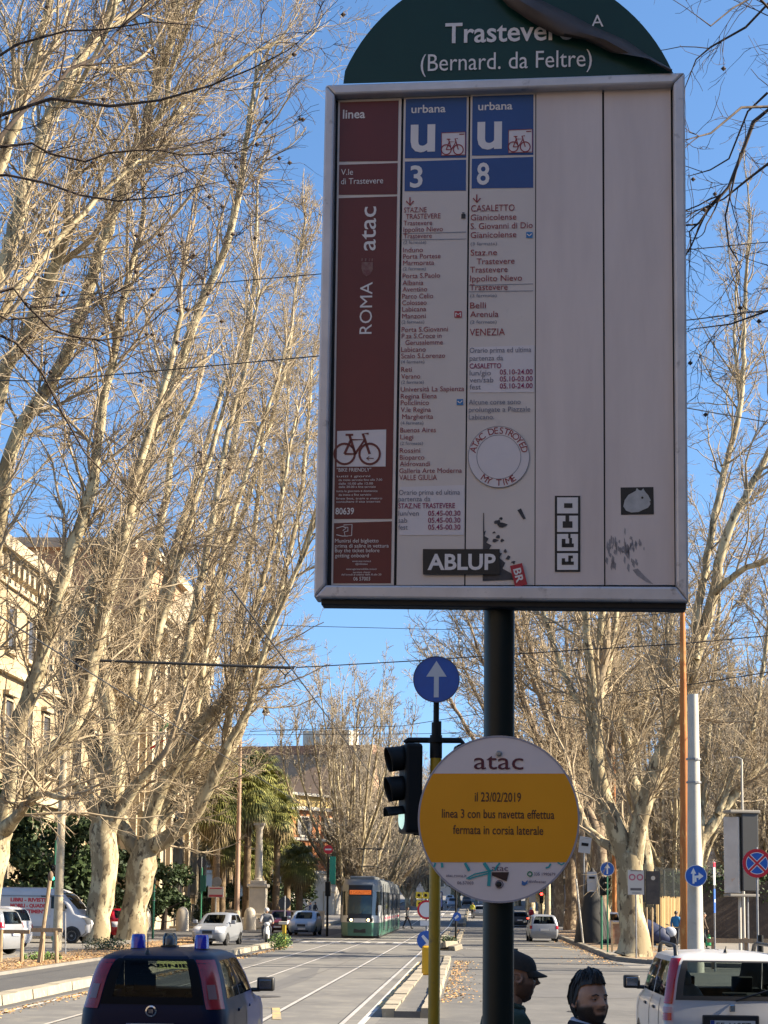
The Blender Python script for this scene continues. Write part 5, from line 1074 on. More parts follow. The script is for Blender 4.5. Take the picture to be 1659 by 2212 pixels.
# --- overhanging boughs near the stop, their shade painted into a dark bark colour
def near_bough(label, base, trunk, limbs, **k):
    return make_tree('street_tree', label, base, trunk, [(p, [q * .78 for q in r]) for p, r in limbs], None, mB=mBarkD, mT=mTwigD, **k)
YN = 15.0
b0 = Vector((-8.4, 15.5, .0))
near_bough('tree outside the left edge whose thin boughs, painted dark as in shade, cross the sunlit crowns', b0, [([(-8.4, 15.5, -.2), (-8.35, 15.5, 2.5), (-8.2, 15.4, 4.6)], [.24, .19, .16])],
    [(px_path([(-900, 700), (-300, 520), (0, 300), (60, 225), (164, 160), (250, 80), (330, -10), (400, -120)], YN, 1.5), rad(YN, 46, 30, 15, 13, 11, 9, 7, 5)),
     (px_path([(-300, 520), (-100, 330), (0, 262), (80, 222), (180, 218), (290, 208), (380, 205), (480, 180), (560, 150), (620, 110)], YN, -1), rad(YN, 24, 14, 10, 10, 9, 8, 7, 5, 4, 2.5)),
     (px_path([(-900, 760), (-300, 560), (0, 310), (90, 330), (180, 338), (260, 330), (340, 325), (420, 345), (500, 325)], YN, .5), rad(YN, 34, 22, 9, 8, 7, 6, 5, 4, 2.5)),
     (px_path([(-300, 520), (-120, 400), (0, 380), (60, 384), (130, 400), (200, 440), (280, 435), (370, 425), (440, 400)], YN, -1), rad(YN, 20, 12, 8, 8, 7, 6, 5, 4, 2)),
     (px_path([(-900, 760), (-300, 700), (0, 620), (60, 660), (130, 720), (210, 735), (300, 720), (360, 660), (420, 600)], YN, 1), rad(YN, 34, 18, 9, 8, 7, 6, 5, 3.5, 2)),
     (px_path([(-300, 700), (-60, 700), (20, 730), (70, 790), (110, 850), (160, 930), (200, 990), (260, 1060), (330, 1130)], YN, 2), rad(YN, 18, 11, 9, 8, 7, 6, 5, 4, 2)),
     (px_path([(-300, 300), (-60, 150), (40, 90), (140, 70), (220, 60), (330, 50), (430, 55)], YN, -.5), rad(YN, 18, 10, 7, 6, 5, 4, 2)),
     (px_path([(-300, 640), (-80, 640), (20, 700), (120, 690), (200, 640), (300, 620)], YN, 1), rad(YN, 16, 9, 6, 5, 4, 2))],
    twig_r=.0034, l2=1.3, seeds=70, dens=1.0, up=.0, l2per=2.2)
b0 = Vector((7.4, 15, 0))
near_bough('tree outside the right edge whose bare boughs, painted dark as in shade, hang beside the big sign', b0, [([(7.4, 15, -.2), (7.35, 15, 2.5), (7.2, 15, 4.6)], [.22, .18, .15])],
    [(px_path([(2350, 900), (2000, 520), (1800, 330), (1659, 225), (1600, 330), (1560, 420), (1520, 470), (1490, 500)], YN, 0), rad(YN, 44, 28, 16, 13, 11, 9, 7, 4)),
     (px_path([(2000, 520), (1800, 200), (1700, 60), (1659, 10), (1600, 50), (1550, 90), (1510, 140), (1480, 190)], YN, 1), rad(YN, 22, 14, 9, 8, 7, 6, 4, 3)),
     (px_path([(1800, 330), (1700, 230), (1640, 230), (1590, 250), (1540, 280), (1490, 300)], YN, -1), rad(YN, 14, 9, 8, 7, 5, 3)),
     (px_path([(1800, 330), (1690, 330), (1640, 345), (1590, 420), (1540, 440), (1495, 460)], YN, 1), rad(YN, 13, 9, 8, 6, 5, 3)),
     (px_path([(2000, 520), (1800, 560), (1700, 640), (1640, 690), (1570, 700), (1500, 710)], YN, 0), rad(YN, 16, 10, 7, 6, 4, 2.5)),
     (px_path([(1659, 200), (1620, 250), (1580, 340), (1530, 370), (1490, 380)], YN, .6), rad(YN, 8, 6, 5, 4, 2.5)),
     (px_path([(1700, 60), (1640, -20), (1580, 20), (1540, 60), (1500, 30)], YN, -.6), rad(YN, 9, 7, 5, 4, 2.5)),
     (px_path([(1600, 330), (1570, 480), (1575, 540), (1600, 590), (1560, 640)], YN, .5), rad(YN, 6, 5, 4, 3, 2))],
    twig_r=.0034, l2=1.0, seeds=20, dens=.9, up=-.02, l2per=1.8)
# ------------------------------------------------------------------ buildings, walls, palms, hedges
mStone = mat('palace_stone', (.40, .315, .195), .85, c2=(.31, .235, .14), scale=.35, c3=(.25, .175, .10), scale3=1.6, lo3=.55, hi3=.75, bump=.2, bscale=6)
mTrim = mat('palace_trim', (.45, .375, .26), .8, c2=(.35, .28, .185), scale=.8, bump=.15, bscale=8)
mBrickL = mat('palace_brick', (.42, .27, .15), .85, c2=(.34, .22, .13), scale=.8)
mPane = mat('dark_pane', (.06, .055, .05), .3); mRoofG = mat('roof_grey', (.34, .215, .13), .9, c2=(.27, .17, .10), scale=.4, c3=(.40, .26, .16), scale3=2)
mRoofR = mat('roof_tile', (.32, .16, .10), .9, c2=(.24, .13, .08), scale=1.2)
mOrange = mat('orange_render', (.48, .19, .075), .9, c2=(.42, .165, .07), scale=.5, c3=(.36, .16, .08), scale3=2)
mOchre = mat('ochre_render', (.55, .40, .16), .9, c2=(.48, .35, .14), scale=.6); mCream = mat('cream_render', (.55, .50, .42), .9, c2=(.46, .42, .35), scale=.5)
mGreyB = mat('grey_render', (.36, .32, .29), .9, c2=(.30, .27, .25), scale=.25, c3=(.26, .23, .21), scale3=1.2)
mShut = mat('shutter_green', (.07, .08, .06), .7); mShutG = mat('shutter_grey', (.22, .21, .20), .7)
def face_box(mb, F, u0, u1, v0, v1, d0, d1):
    """box on a facade: u along it, v up, d outwards; F(u,v,d) -> point"""
    P = [F(u, v, d) for d in (d0, d1) for u, v in ((u0, v0), (u1, v0), (u1, v1), (u0, v1))]
    mb.add(P, [(3, 2, 1, 0), (4, 5, 6, 7), (0, 1, 5, 4), (1, 2, 6, 5), (2, 3, 7, 6), (3, 0, 4, 7)])
def facade(root, F, W, wins, trim, pane=mPane, shut=None):
    """windows: (u, v, width, height, arched)"""
    for u, v, ww, hh, ar in wins:
        mb = MB(); t = .16
        face_box(mb, F, u - ww / 2 - t, u - ww / 2, v - .1, v + hh + t, 0, .13); face_box(mb, F, u + ww / 2, u + ww / 2 + t, v - .1, v + hh + t, 0, .13)
        face_box(mb, F, u - ww / 2, u + ww / 2, v + hh, v + hh + t, 0, .128); face_box(mb, F, u - ww / 2 - .3, u + ww / 2 + .3, v - .3, v - .1, 0, .26)
        if ar: face_box(mb, F, u - ww / 2 - .35, u + ww / 2 + .35, v + hh + t + .1, v + hh + t + .35, 0, .36)
        w_ = mb.build('window', trim, root); mb = MB(); face_box(mb, F, u - ww / 2, u + ww / 2, v - .1, v + hh, -.02, .03); mb.build('pane', pane, w_)
        if shut:
            mb = MB(); face_box(mb, F, u - ww / 2 - ww * .52, u - ww / 2 - .01, v, v + hh, .13, .19); face_box(mb, F, u + ww / 2 + .01, u + ww / 2 + ww * .52, v, v + hh, .13, .19); mb.build('shutters', shut, w_)
def block(root, name, x0, x1, y0, y1, z0, z1, m):
    mb = MB(); mb.box(((x0 + x1) / 2, (y0 + y1) / 2, (z0 + z1) / 2), (x1 - x0, y1 - y0, z1 - z0)); return mb.build(name, m, root)
# the palace: long wing and the taller projecting pavilion
r_ = thing('palace_wing', 'long cream palace wing with a heavy bracketed cornice behind the left-hand trees', 'building', (-26, 100, 0))
block(r_, 'wall', -16, 0, -24, 15.5, -.2, 20.4, mStone)
Fw = lambda u, v, d: Vector((d, u - 24, v))
mb = MB(); face_box(mb, Fw, -.4, 39.6, 20.4, 20.8, -16, .45); face_box(mb, Fw, -.6, 39.8, 20.8, 21.5, -16, 1.0); face_box(mb, Fw, -.2, 39.5, 19.3, 19.7, 0, .2)
for k in range(36): face_box(mb, Fw, .3 + k * 1.1, .75 + k * 1.1, 19.75, 20.4, 0, .7)
face_box(mb, Fw, 0, 39.5, 14.4, 14.8, 0, .35); face_box(mb, Fw, 0, 39.5, 7.6, 8.1, 0, .4); face_box(mb, Fw, 0, 39.5, 0, 1.6, 0, .3); mb.build('cornice', mTrim, r_)
mb = MB(); mb.prism([(0.3, 0), (15.7, 0), (13, 2.4), (3, 2.4)], 0, 39, lambda u, v, h: Vector((-u, h - 23.8, 21.52 + v))); mb.build('roof', mRoofR, r_)
facade(r_, Fw, 39, [(2.6 + 4.1 * k, v, 1.5, h_, a) for k in range(9) for v, h_, a in ((2.6, 3.4, 0), (9.6, 3.4, 1), (15.9, 2.4, 0))], mTrim)
r_ = thing('palace_pavilion', 'taller cream palace pavilion with pilasters and an attic, seen through the trees', 'building', (-23, 128, 0))
block(r_, 'wall', -24, 0, -13, 13, -.2, 22.5, mStone); block(r_, 'attic', -22, -.8, -12, 12, 22.5, 27.0, mBrickL)
Fs = lambda u, v, d: Vector((d, u - 13, v)); Fc = lambda u, v, d: Vector((-24 + u, -13 - d, v))
mb = MB()
for F_q, W in ((Fs, 26), (Fc, 24)):
    face_box(mb, F_q, -.3, W + .3, 21.6, 22.2, 0, .5); face_box(mb, F_q, -.5, W + .5, 22.2, 22.9, 0, .95); face_box(mb, F_q, 0, W, 8.2, 8.8, 0, .45); face_box(mb, F_q, 0, W, 0, 1.8, 0, .35)
    face_box(mb, F_q, 1.2, W - 1.2, 27.0, 27.7, -1.4, -.3)
mb.build('cornice', mTrim, r_)
for F_q, W in ((Fs, 26), (Fc, 24)):
    for k in range(7):
        mb = MB(); u = 1.0 + k * (W - 2) / 6; face_box(mb, F_q, u - .55, u + .55, 1.8, 21.6, 0, .38); face_box(mb, F_q, u - .75, u + .75, 20.4, 21.6, .38, .6); face_box(mb, F_q, u - .75, u + .75, 8.8, 9.8, .38, .55); mb.build('pilaster', mTrim, r_)
    facade(r_, F_q, W, [(1.0 + (k + .5) * (W - 2) / 6, v, 1.7, h_, a) for k in range(6) for v, h_, a in ((2.8, 3.8, 0), (10.4, 4.4, 1), (17.2, 2.2, 0))], mTrim)
mb = MB(); mb.add([Fs(4, 22.9, .2), Fs(22, 22.9, .2), Fs(13, 26.2, .2), Fs(4, 22.9, .9), Fs(22, 22.9, .9), Fs(13, 26.2, .9)], [(2, 1, 0), (3, 4, 5), (0, 1, 4, 3), (1, 2, 5, 4), (2, 0, 3, 5)]); mb.build('pediment', mTrim, r_)
# flag on the palace
f0 = at(356, 1566, 113); r_ = thing('flag', 'green white and red flag hanging limp from a tilted staff on the palace', 'flag', f0)
mb = MB(); mb.tube([(.1, 0, .15), (-2.0, .3, -2.6)], .045, 8); mb.build('staff', mBlk, r_)
for k, (nm, c) in enumerate((('green_stripe', (.02, .25, .08)), ('white_stripe', (.6, .6, .58)), ('red_stripe', (.50, .02, .02)))):
    rows = []
    for i in range(7):
        t = i / 6; w_ = .42 * (1 - .25 * t); rows.append([(.05 - .42 * t - .18 * k * (.4 + t) + (j / 2 - .5) * .52 + .07 * sin(4 * t + k), .06 * sin(5 * t + j + k * 2), -.05 - .55 * k - .62 * t + .1 * j) for j in range(3)])
    mb = MB(); mb.grid(rows); o = mb.build(nm, mat(nm, c, .8), r_, smooth=True); o.modifiers.new('t', 'SOLIDIFY').thickness = .01
# orange corner building beyond the palms
r_ = thing('orange_building', 'orange rendered corner building with a pale ground floor behind the palms', 'building', (-20.6, 186, 0), radians(-36))
block(r_, 'wall', -26, 0, 0, 9, 5.2, 12.4, mOrange); block(r_, 'ground_floor', -26.1, .1, -.1, 9.1, -.2, 5.2, mCream); block(r_, 'attic', -25, -.8, .8, 8.2, 12.4, 14.0, mOchre)
mb = MB()
for z, h_, d in ((5.2, .35, .3), (8.9, .3, .25), (12.3, .4, .6), (14.0, .3, -.2)):
    mb.box((-13, 4.5, z + h_ / 2 + .02), (26 + 2 * d, 9 + 2 * d, h_))
mb.build('cornice', mCream, r_)
Fo = lambda u, v, d: Vector((-26 + u, -d, v)); Fo2 = lambda u, v, d: Vector((d, u, v))
for Fq, W, n in ((Fo, 26, 7), (Fo2, 9, 2)):
    facade(r_, Fq, W, [((k + .5) * W / n, v, 1.2, h_, 0) for k in range(n) for v, h_ in ((6.2, 2.0), (9.6, 1.9))], mCream, mPane, mShutG)
    facade(r_, Fq, W, [((k + .5) * W / n, .3, 1.9, 2.8, 0) for k in range(n)], mTrim)
r_ = thing('long_roofed_building', 'large building with a broad grey-brown roof above the palms', 'building', (-31, 268, 1.4), radians(-14))
block(r_, 'wall', -18, 14, 0, 14, -2, 17, mGreyB)
mb = MB(); mb.prism([(-.8, 17), (14.8, 17), (12, 24.5), (3.5, 24.5)], -19, 15, lambda u, v, h: Vector((h, u, v))); mb.build('roof', mRoofG, r_)
mb = MB(); mb.box((-2, 8, 25.3), (32, 8.6, 1.5)); mb.build('ridge_storey', mRoofR, r_); mb = MB(); mb.box((6, 6, 27.3), (8, 5, 2.4)); mb.build('penthouse', mCream, r_)
facade(r_, lambda u, v, d: Vector((-18 + u, -d, v)), 32, [(2 + 3.4 * k, v, 1.3, 2.0, 0) for k in range(9) for v in (7, 11, 14)], mCream)
r_ = thing('grey_apartment_block', 'grey apartment block with rows of windows behind the trees at the right', 'building', (21, 152, .2))
block(r_, 'wall', 0, 40, 0, 18, -.4, 21.6, mGreyB)
mb = MB()
for z in (4.6, 8.4, 12.2, 16, 20.9): mb.box((20, 9, z), (40.6, 18.6, .35))
mb.build('cornice', mCream, r_)
facade(r_, lambda u, v, d: Vector((u, -d, v)), 40, [(2.2 + 3.4 * k, v, 1.35, 2.1, 0) for k in range(11) for v in (1.6, 5.4, 9.2, 13, 16.9)], mCream, mPane, mShut)
r_ = thing('far_street_block', 'pale brown apartment block closing the right side of the far avenue', 'building', (13, 232, 1))
block(r_, 'wall', 0, 22, 0, 130, -1, 19, mGreyB)
mb = MB(); mb.box((11, 65, 19.3), (23.4, 131.4, .6)); mb.box((11, 65, 5), (22.6, 130.6, .4)); mb.build('cornice', mCream, r_)
facade(r_, lambda u, v, d: Vector((u, -d, v)), 22, [(2.4 + 3.4 * k, v, 1.3, 2.1, 0) for k in range(6) for v in (1.6, 6.4, 10.2, 14)], mCream, mPane, mShut)
r_ = thing('hilltop_building', 'brown building closing the avenue at the top of the rise', 'building', (-8, 500, 4))
block(r_, 'wall', -40, 60, 0, 20, -5, 22, mGreyB)
facade(r_, lambda u, v, d: Vector((-40 + u, -d, v)), 100, [(3 + 5 * k, v, 1.8, 2.6, 0) for k in range(19) for v in (3, 8, 13, 18)], mCream)
# dark overgrown wall at the right, with ivy
r_ = thing('ivy_wall', 'dark brown garden wall at the right edge with ivy trailing over its top', 'wall', (11.7, 92, .1), .05)
block(r_, 'masonry', 0, 26, 0, .6, -.1, 3.4, mat('dark_wall', (.075, .055, .042), .9, c2=(.05, .038, .03), scale=1.2, c3=(.10, .075, .05), scale3=4, bump=.5, bscale=9))
mLeafD = mat('evergreen_leaf', (.028, .048, .018), .6, c2=(.05, .078, .026), scale=1.4, c3=(.085, .105, .035), scale3=6, spec=.3)
mLeafB = mat('shrub_leaf', (.055, .085, .028), .6, c2=(.035, .055, .02), scale=2)
def leaf_cloud(n, centres, rads, size, seed, shell=.55):
    g = np.random.default_rng(seed); k = g.integers(0, len(centres), n); C_ = np.array(centres, float)[k]; R_ = np.array(rads, float)[k]
    d = g.normal(0, 1, (n, 3)); d /= np.linalg.norm(d, axis=1, keepdims=True); p = C_ + d * R_ * (g.random((n, 1)) ** (1 - shell))
    u = g.normal(0, 1, (n, 3)); u /= np.linalg.norm(u, axis=1, keepdims=True); v = np.cross(u, g.normal(0, 1, (n, 3))); v /= np.linalg.norm(v, axis=1, keepdims=True)
    s = size * g.uniform(.6, 1.4, (n, 1)); V = np.stack([p - u * s, p - v * s * .5, p + u * s, p + v * s * .5], 1).reshape(-1, 3)
    return V, np.arange(4 * n).reshape(-1, 4)
V, Q = leaf_cloud(5200, [(1 + 1.9 * k, -.05 + .3 * (k % 2), 3.3 + .4 * sin(k * 2.1)) for k in range(14)], [(1.6, .8, .9)] * 14, .10, 5); np_mesh('ivy', V, Q, mLeafD, r_)
def evergreen(label, loc, h, r, seed, n=5200, size=.17, group='evergreen trees in the palace garden', m=None, low=.25):
    g = random.Random(seed); root = thing('evergreen_tree', label, 'tree', loc, 0, group)
    mb = MB(); mb.tube([(0, 0, -.2), (.1, 0, h * .3), (0, .1, h * .7)], [.22, .17, .07], 9)
    for k in range(6):
        a = k * 1.05; mb.tube([(.05, 0, h * (.25 + .06 * k)), (r * .6 * cos(a), r * .6 * sin(a), h * (.4 + .07 * k))], [.08, .03], 6)
    mb.build('trunk', mBarkD, root)
    cs = []; rs = []
    for k in range(18):
        a = g.uniform(0, 6.28); q = g.random() ** .6 * r * .75; z = h * g.uniform(low, .92); cs.append((q * cos(a), q * sin(a), z)); rr = r * g.uniform(.24, .46); rs.append((rr, rr, rr * .8))
    V, Q = leaf_cloud(n, cs, rs, size, seed); np_mesh('crown', V, Q, m or mLeafD, root); return root
evergreen('dark evergreen at the far left edge behind the van roof', (-24.4, 84, .1), 7.6, 3.6, 21, 7000)
evergreen('dark evergreen above the van cab, left of the leaning trunk', (-21.2, 86, .1), 6.2, 2.8, 22, 6000)
evergreen('dark evergreen filling the gap between the two big trunks', (-19.6, 90, .1), 5.4, 2.4, 23)
evergreen('dark bushy evergreen just right of the forked trunk beside the green pole', (-21.6, 116, .1), 5.0, 2.6, 24, 6000)
evergreen('low dark evergreen behind the railing and the stone bollards', (-20.2, 131, .1), 3.2, 2.0, 25, 3600)
evergreen('round evergreen shrub under the palms behind the pale blue car', (-15.6, 146, .1), 4.2, 2.0, 26, 4200)
evergreen('evergreen behind the palm trunks', (-18.4, 142, .1), 5.0, 2.2, 27, 4200)
evergreen('dark evergreen far right of the bamboo fence', (12.6, 96, .1), 4.6, 2.0, 28, 4200, group='evergreens behind the right-hand fence')
evergreen('dark evergreen behind the advertising box', (18.2, 97, .1), 5.6, 2.8, 29, 5000, group='evergreens behind the right-hand fence')
def shrub(label, loc, h, r, seed, m=None, n=500):
    root = thing('shrub', label, 'shrub', loc)
    mb = MB(); g = random.Random(seed)
    for k in range(7): a = k * .9; mb.tube([(0, 0, -.02), (r * .6 * cos(a), r * .6 * sin(a), h * .8)], [.015, .006], 5)
    mb.build('stems', mTwig, root); V, Q = leaf_cloud(n, [(0, 0, h * .5)], [(r, r, h * .5)], .05, seed); np_mesh('leaves', V, Q, m or mLeafB, root)
mGrass = mat('grass_leaf', (.12, .20, .035), .7, c2=(.08, .13, .03), scale=4)
shrub('tuft of bright weeds at the end of the left kerb', gnd(605, 2052), .75, .55, 3, mGrass, 900); shrub('weeds at the foot of the leaning plane trunk', gnd(228, 2056), .6, 1.0, 4, mLeafB, 700); shrub('dark weeds on the tip of the far traffic island', Vector((-1.3, 78.5, .1)), .5, .6, 5, mLeafB, 500)
shrub('green weeds around the wooden sapling guard', gnd(92, 2079), .35, .7, 6, mGrass, 500)
# palms
mPalm = mat('palm_leaf', (.24, .235, .065), .5, c2=(.14, .155, .04), scale=1.5, c3=(.44, .37, .13), scale3=4); mPalmT = mat('palm_trunk', (.22, .155, .09), .95, c2=(.13, .09, .055), scale=2, bump=.9, bscale=14, stretch=(1, 1, 2)); mPalmD = mat('palm_dead_leaf', (.30, .225, .10), .8, c2=(.2, .15, .07), scale=3)
def make_palm(label, loc, h, R, seed):
    g = np.random.default_rng(seed); root = thing('palm_tree', label, 'palm', loc, 0, 'palms in the garden beside the avenue')
    mb = MB(); mb.tube([(0, 0, -.2), (.03, 0, h * .5), (0, 0, h)], [.34, .27, .30], 12); t = mb.build('trunk', mPalmT, root, smooth=True)
    for nm, n, e0, e1, m in (('crown', 96, -.75, 1.45, mPalm), ('dead_skirt', 40, -1.4, -.7, mPalmD)):
        V = []; Q = []
        for k in range(n):
            a = k * 2.39996 + g.uniform(-.2, .2); e = e0 + (e1 - e0) * ((k + .5) / n) + g.uniform(-.1, .1); L = R * g.uniform(.62, 1.1)
            d = np.array([cos(a) * cos(e), sin(a) * cos(e), sin(e)]); s = np.array([-sin(a), cos(a), 0]); c = np.array([0, 0, h]) + d * L * .45; upv = np.cross(s, d) * -1
            base = np.array([0, 0, h]) + d * .1; o = len(V)
            V += [base - s * .03, base + s * .03, c + s * .03, c - s * .03]; Q.append((o, o + 1, o + 2, o + 3))
            for j in range(13):
                f = -1.25 + 2.5 * j / 12; dd = d * cos(f) + s * sin(f); ll = L * .62 * (1 - .22 * abs(f)); dr = np.array([0, 0, -1.]) * ll
                w_ = np.cross(dd, upv); w_ /= np.linalg.norm(w_) + 1e-9; p1 = c + dd * ll * .55 + dr * .05; p2 = c + dd * ll * .92 + dr * .55; o = len(V)
                V += [c, p1 - w_ * .034 * R / 1.4, p1 + w_ * .034 * R / 1.4, p2]; Q.append((o, o + 1, o + 3, o + 2))
        np_mesh(nm, np.array(V), np.array(Q), m, root)
    return root
pal = [(537, 1722, 128, 2.5, 'tallest palm with a wide crown just right of the lamp post'), (600, 1752, 134, 1.8, 'slim palm with a long bare trunk left of the orange building'), (470, 1745, 126, 1.9, 'palm left of the lamp post in front of the palace'), (512, 1800, 138, 1.9, 'lower palm behind the lamp post'), (568, 1815, 140, 1.7, 'palm behind the white column'), (648, 1865, 136, 1.7, 'short shaded palm beside the orange building'), (560, 1660, 150, 1.8, 'tall palm at the back of the garden'), (440, 1660, 140, 1.9, 'dark palm against the palace pavilion'), (482, 1815, 129, 1.7, 'small palm left of the lamp post, lower than the first'), (545, 1868, 132, 1.5, 'small palm at the foot of the column'), (622, 1845, 141, 1.6, 'palm below the slim palm beside the orange building'), (500, 1690, 144, 2.2, 'palm crown directly behind the lamp post'), (585, 1700, 146, 2.0, 'tall palm between the white column and the slim palm')]
for i, (x, y, Y, R, lab) in enumerate(pal):
    p = at(x, y, Y); make_palm(lab, (p.x, p.y, .1), p.z - .1, R * (1.12 if R > 2.2 else 1.32), 40 + i)
# garden: column monument, railing, bollards
pc_ = at(557, 1990, 127); r_ = thing('column_monument', 'pale stone column on a tall pedestal among the palms', 'monument', (pc_.x, pc_.y, .12))
mMarb = mat('pale_marble', (.56, .50, .40), .7, c2=(.46, .41, .33), scale=1.5)
mb = MB(); mb.lathe([(.36, 3.5), (.36, 3.65), (.30, 3.72), (.29, 5.5), (.25, 7.4), (.32, 7.5), (.36, 7.7)], (0, 0, 0), 18); mb.box((0, 0, 7.8), (.8, .8, .2)); mb.build('column', mMarb, r_, smooth=True)
mb = MB(); mb.box((0, 0, .35), (2.2, 2.2, .7)); mb.box((0, 0, 1.85), (1.25, 1.25, 2.3)); mb.box((0, 0, .85), (1.6, 1.6, .3)); mb.box((0, 0, 3.12), (1.55, 1.55, .24)); mb.box((0, 0, 3.37), (1.1, 1.1, .26)); mb.build('pedestal', mMarb, r_, bevel=.04)
r_ = thing('low_wall', 'low pale garden wall at the foot of the column', 'wall', (-19, 129.2, .12)); mb = MB(); mb.box((3.2, 0, .5), (8.5, .5, 1.3)); mb.box((3.2, 0, 1.2), (8.7, .66, .14)); mb.build('masonry', mMarb, r_)
mIron = mat('railing_iron', (.05, .055, .05), .5)
r_ = thing('garden_railing', 'dark iron railing in front of the palace garden behind the bollards', 'fence', (-27.5, 129, .12))
mb = MB(); 
for k in range(66): mb.tube([(k * .14, 0, .3), (k * .14, 0, 2.35)], .014, 5)
mb.build('bars', mIron, r_); mb = MB(); mb.box((4.6, 0, .45), (9.3, .05, .05)); mb.box((4.6, 0, 2.15), (9.3, .05, .05)); mb.build('rails', mIron, r_); mb = MB(); mb.box((4.6, 0, .15), (9.4, .4, .3)); mb.build('plinth', mMarb, r_)
b0 = thing('stone_bollard', 'rounded pale stone bollard directly left of the silver oncoming car', 'bollard', gnd(394, 2011) + Vector((0, 0, .1)), 0, 'stone bollards with chains')
mb = MB(); mb.lathe([(.44, -.1), (.44, .9), (.40, 1.2), (.30, 1.4), (.15, 1.5), (.02, 1.53)], n=18); mb.build('post', mMarb, b0, smooth=True)
for x, y, lab in ((312, 2010, 'stone bollard just right of the forked plane trunk'), (243, 1998, 'stone bollard above the red car between the trunks'), (540, 2009, 'stone bollard at the foot of the white column')): dup(b0, gnd(x, y) + Vector((0, 0, .1)), 0, lab)
r_ = thing('chain', 'iron chain slung between the stone bollards', 'chain', gnd(394, 2011)); a = gnd(312, 2010) - gnd(394, 2011); mb = MB(); mb.tube([a * t + Vector((0, 0, 1.0 - 1.6 * t * (1 - t))) for t in [k / 10 for k in range(11)]], .03, 6); mb.build('links', mIron, r_)
# bamboo fence and dark screen on the right pavement
mBam = mat('bamboo', (.34, .235, .10), .7, c2=(.22, .145, .06), scale=6, stretch=(8, 8, .4))
d = Vector((11.7 - 9.1, 91 - 84.5, 0)); L = d.length; r_ = thing('bamboo_fence', 'tall sunlit bamboo screen fence right of the forked tree', 'fence', (9.1, 84.5, .12), math.atan2(d.y, d.x))
g = random.Random(2); mb = MB()
for k in range(84): x = L * k / 84; mb.box((x, g.uniform(-.02, .02), 1.15 + g.uniform(-.06, .06)), (.07, .03, 2.5))
mb.build('canes', mBam, r_); mb = MB()
for z in (.5, 1.4, 2.2): mb.box((L / 2, .05, z), (L, .05, .06))
mb.build('rails', mIron, r_)
for k in range(5): mb = MB(); mb.box((L * k / 4, .1, 1.9), (.08, .08, 3.8)); mb.build('post', mIron, r_)
mb = MB()
for k in range(40): mb.tube([(L * k / 40, .08, 2.4), (L * k / 40, .08, 3.9)], .014, 5)
mb.build('upper_bars', mIron, r_)
r_ = thing('banner_screen', 'pair of dark printed banners fixed above the fence beside the forked tree', 'banner', at(1392, 1950, 79))
mb = MB(); mb.box((-.22, 0, .78), (.52, .04, 1.5)); mb.box((.40, 0, .70), (.58, .04, 1.55)); mb.build('sheet', mat('banner_dark', (.035, .03, .03), .7, c2=(.07, .06, .05), scale=3), r_); mb = MB(); mb.lathe([(.1, 0), (.1, .01)], (.42, -.025, 1.15), 14, Matrix.Rotation(pi / 2, 3, 'X')); mb.build('emblem', mMarb, r_)
for s in (-.5, .1, .72): mb = MB(); mb.box((s, .03, -.1), (.05, .05, 3.3)); mb.build('post', mIron, r_)

mBounce = mat('bounce_render', (.44, .345, .25), .9, c2=(.36, .28, .20), scale=.4)  # warm pale wall colour, set to bounce light onto the stop
r_ = thing('unseen_light_block', 'unseen block added behind the tram stop to cut skylight and bounce warm light', 'building', (0, -19, 0), -.32); block(r_, 'wall', -50, 11, -14, 0, -.2, 15, mBounce)  # added out of view: cuts skylight, turned to throw warm light on the sign
r_ = thing('unseen_light_block', 'unseen corner block added on the near side of the side street to shade the tram stop', 'building', (12, -26, 0)); block(r_, 'wall', 0, 26, 0, 46.0, -.2, 14.5, mBounce)  # added out of view to keep sun off the stop and near boughs
# ------------------------------------------------------------------ people
mSkin = mat('skin_tan', (.44, .245, .155), .5, c2=(.36, .19, .115), scale=30); mSkin2 = mat('skin_brown', (.34, .19, .12), .5, c2=(.27, .145, .09), scale=30)
mHair = mat('black_hair', (.008, .007, .007), .5, c2=(.018, .015, .013), scale=60, stretch=(1, 1, .3), bump=.5, bscale=90); mEyeW = mat('eye_white', (.20, .17, .155), .4)
mCap = mat('cap_cloth', (.026, .024, .021), .9, c2=(.036, .033, .028), scale=40); mGreenJ = mat('green_jacket', (.022, .042, .028), .85, c2=(.03, .055, .036), scale=7, bump=.4, bscale=20); mSuit = mat('dark_suit', (.010, .011, .016), .8, c2=(.015, .016, .022), scale=9); mShirt = mat('pale_shirt', (.5, .52, .58), .7); mJeans = mat('trousers', (.02, .024, .035), .85); mShoe = mat('shoe', (.012, .011, .01), .5)
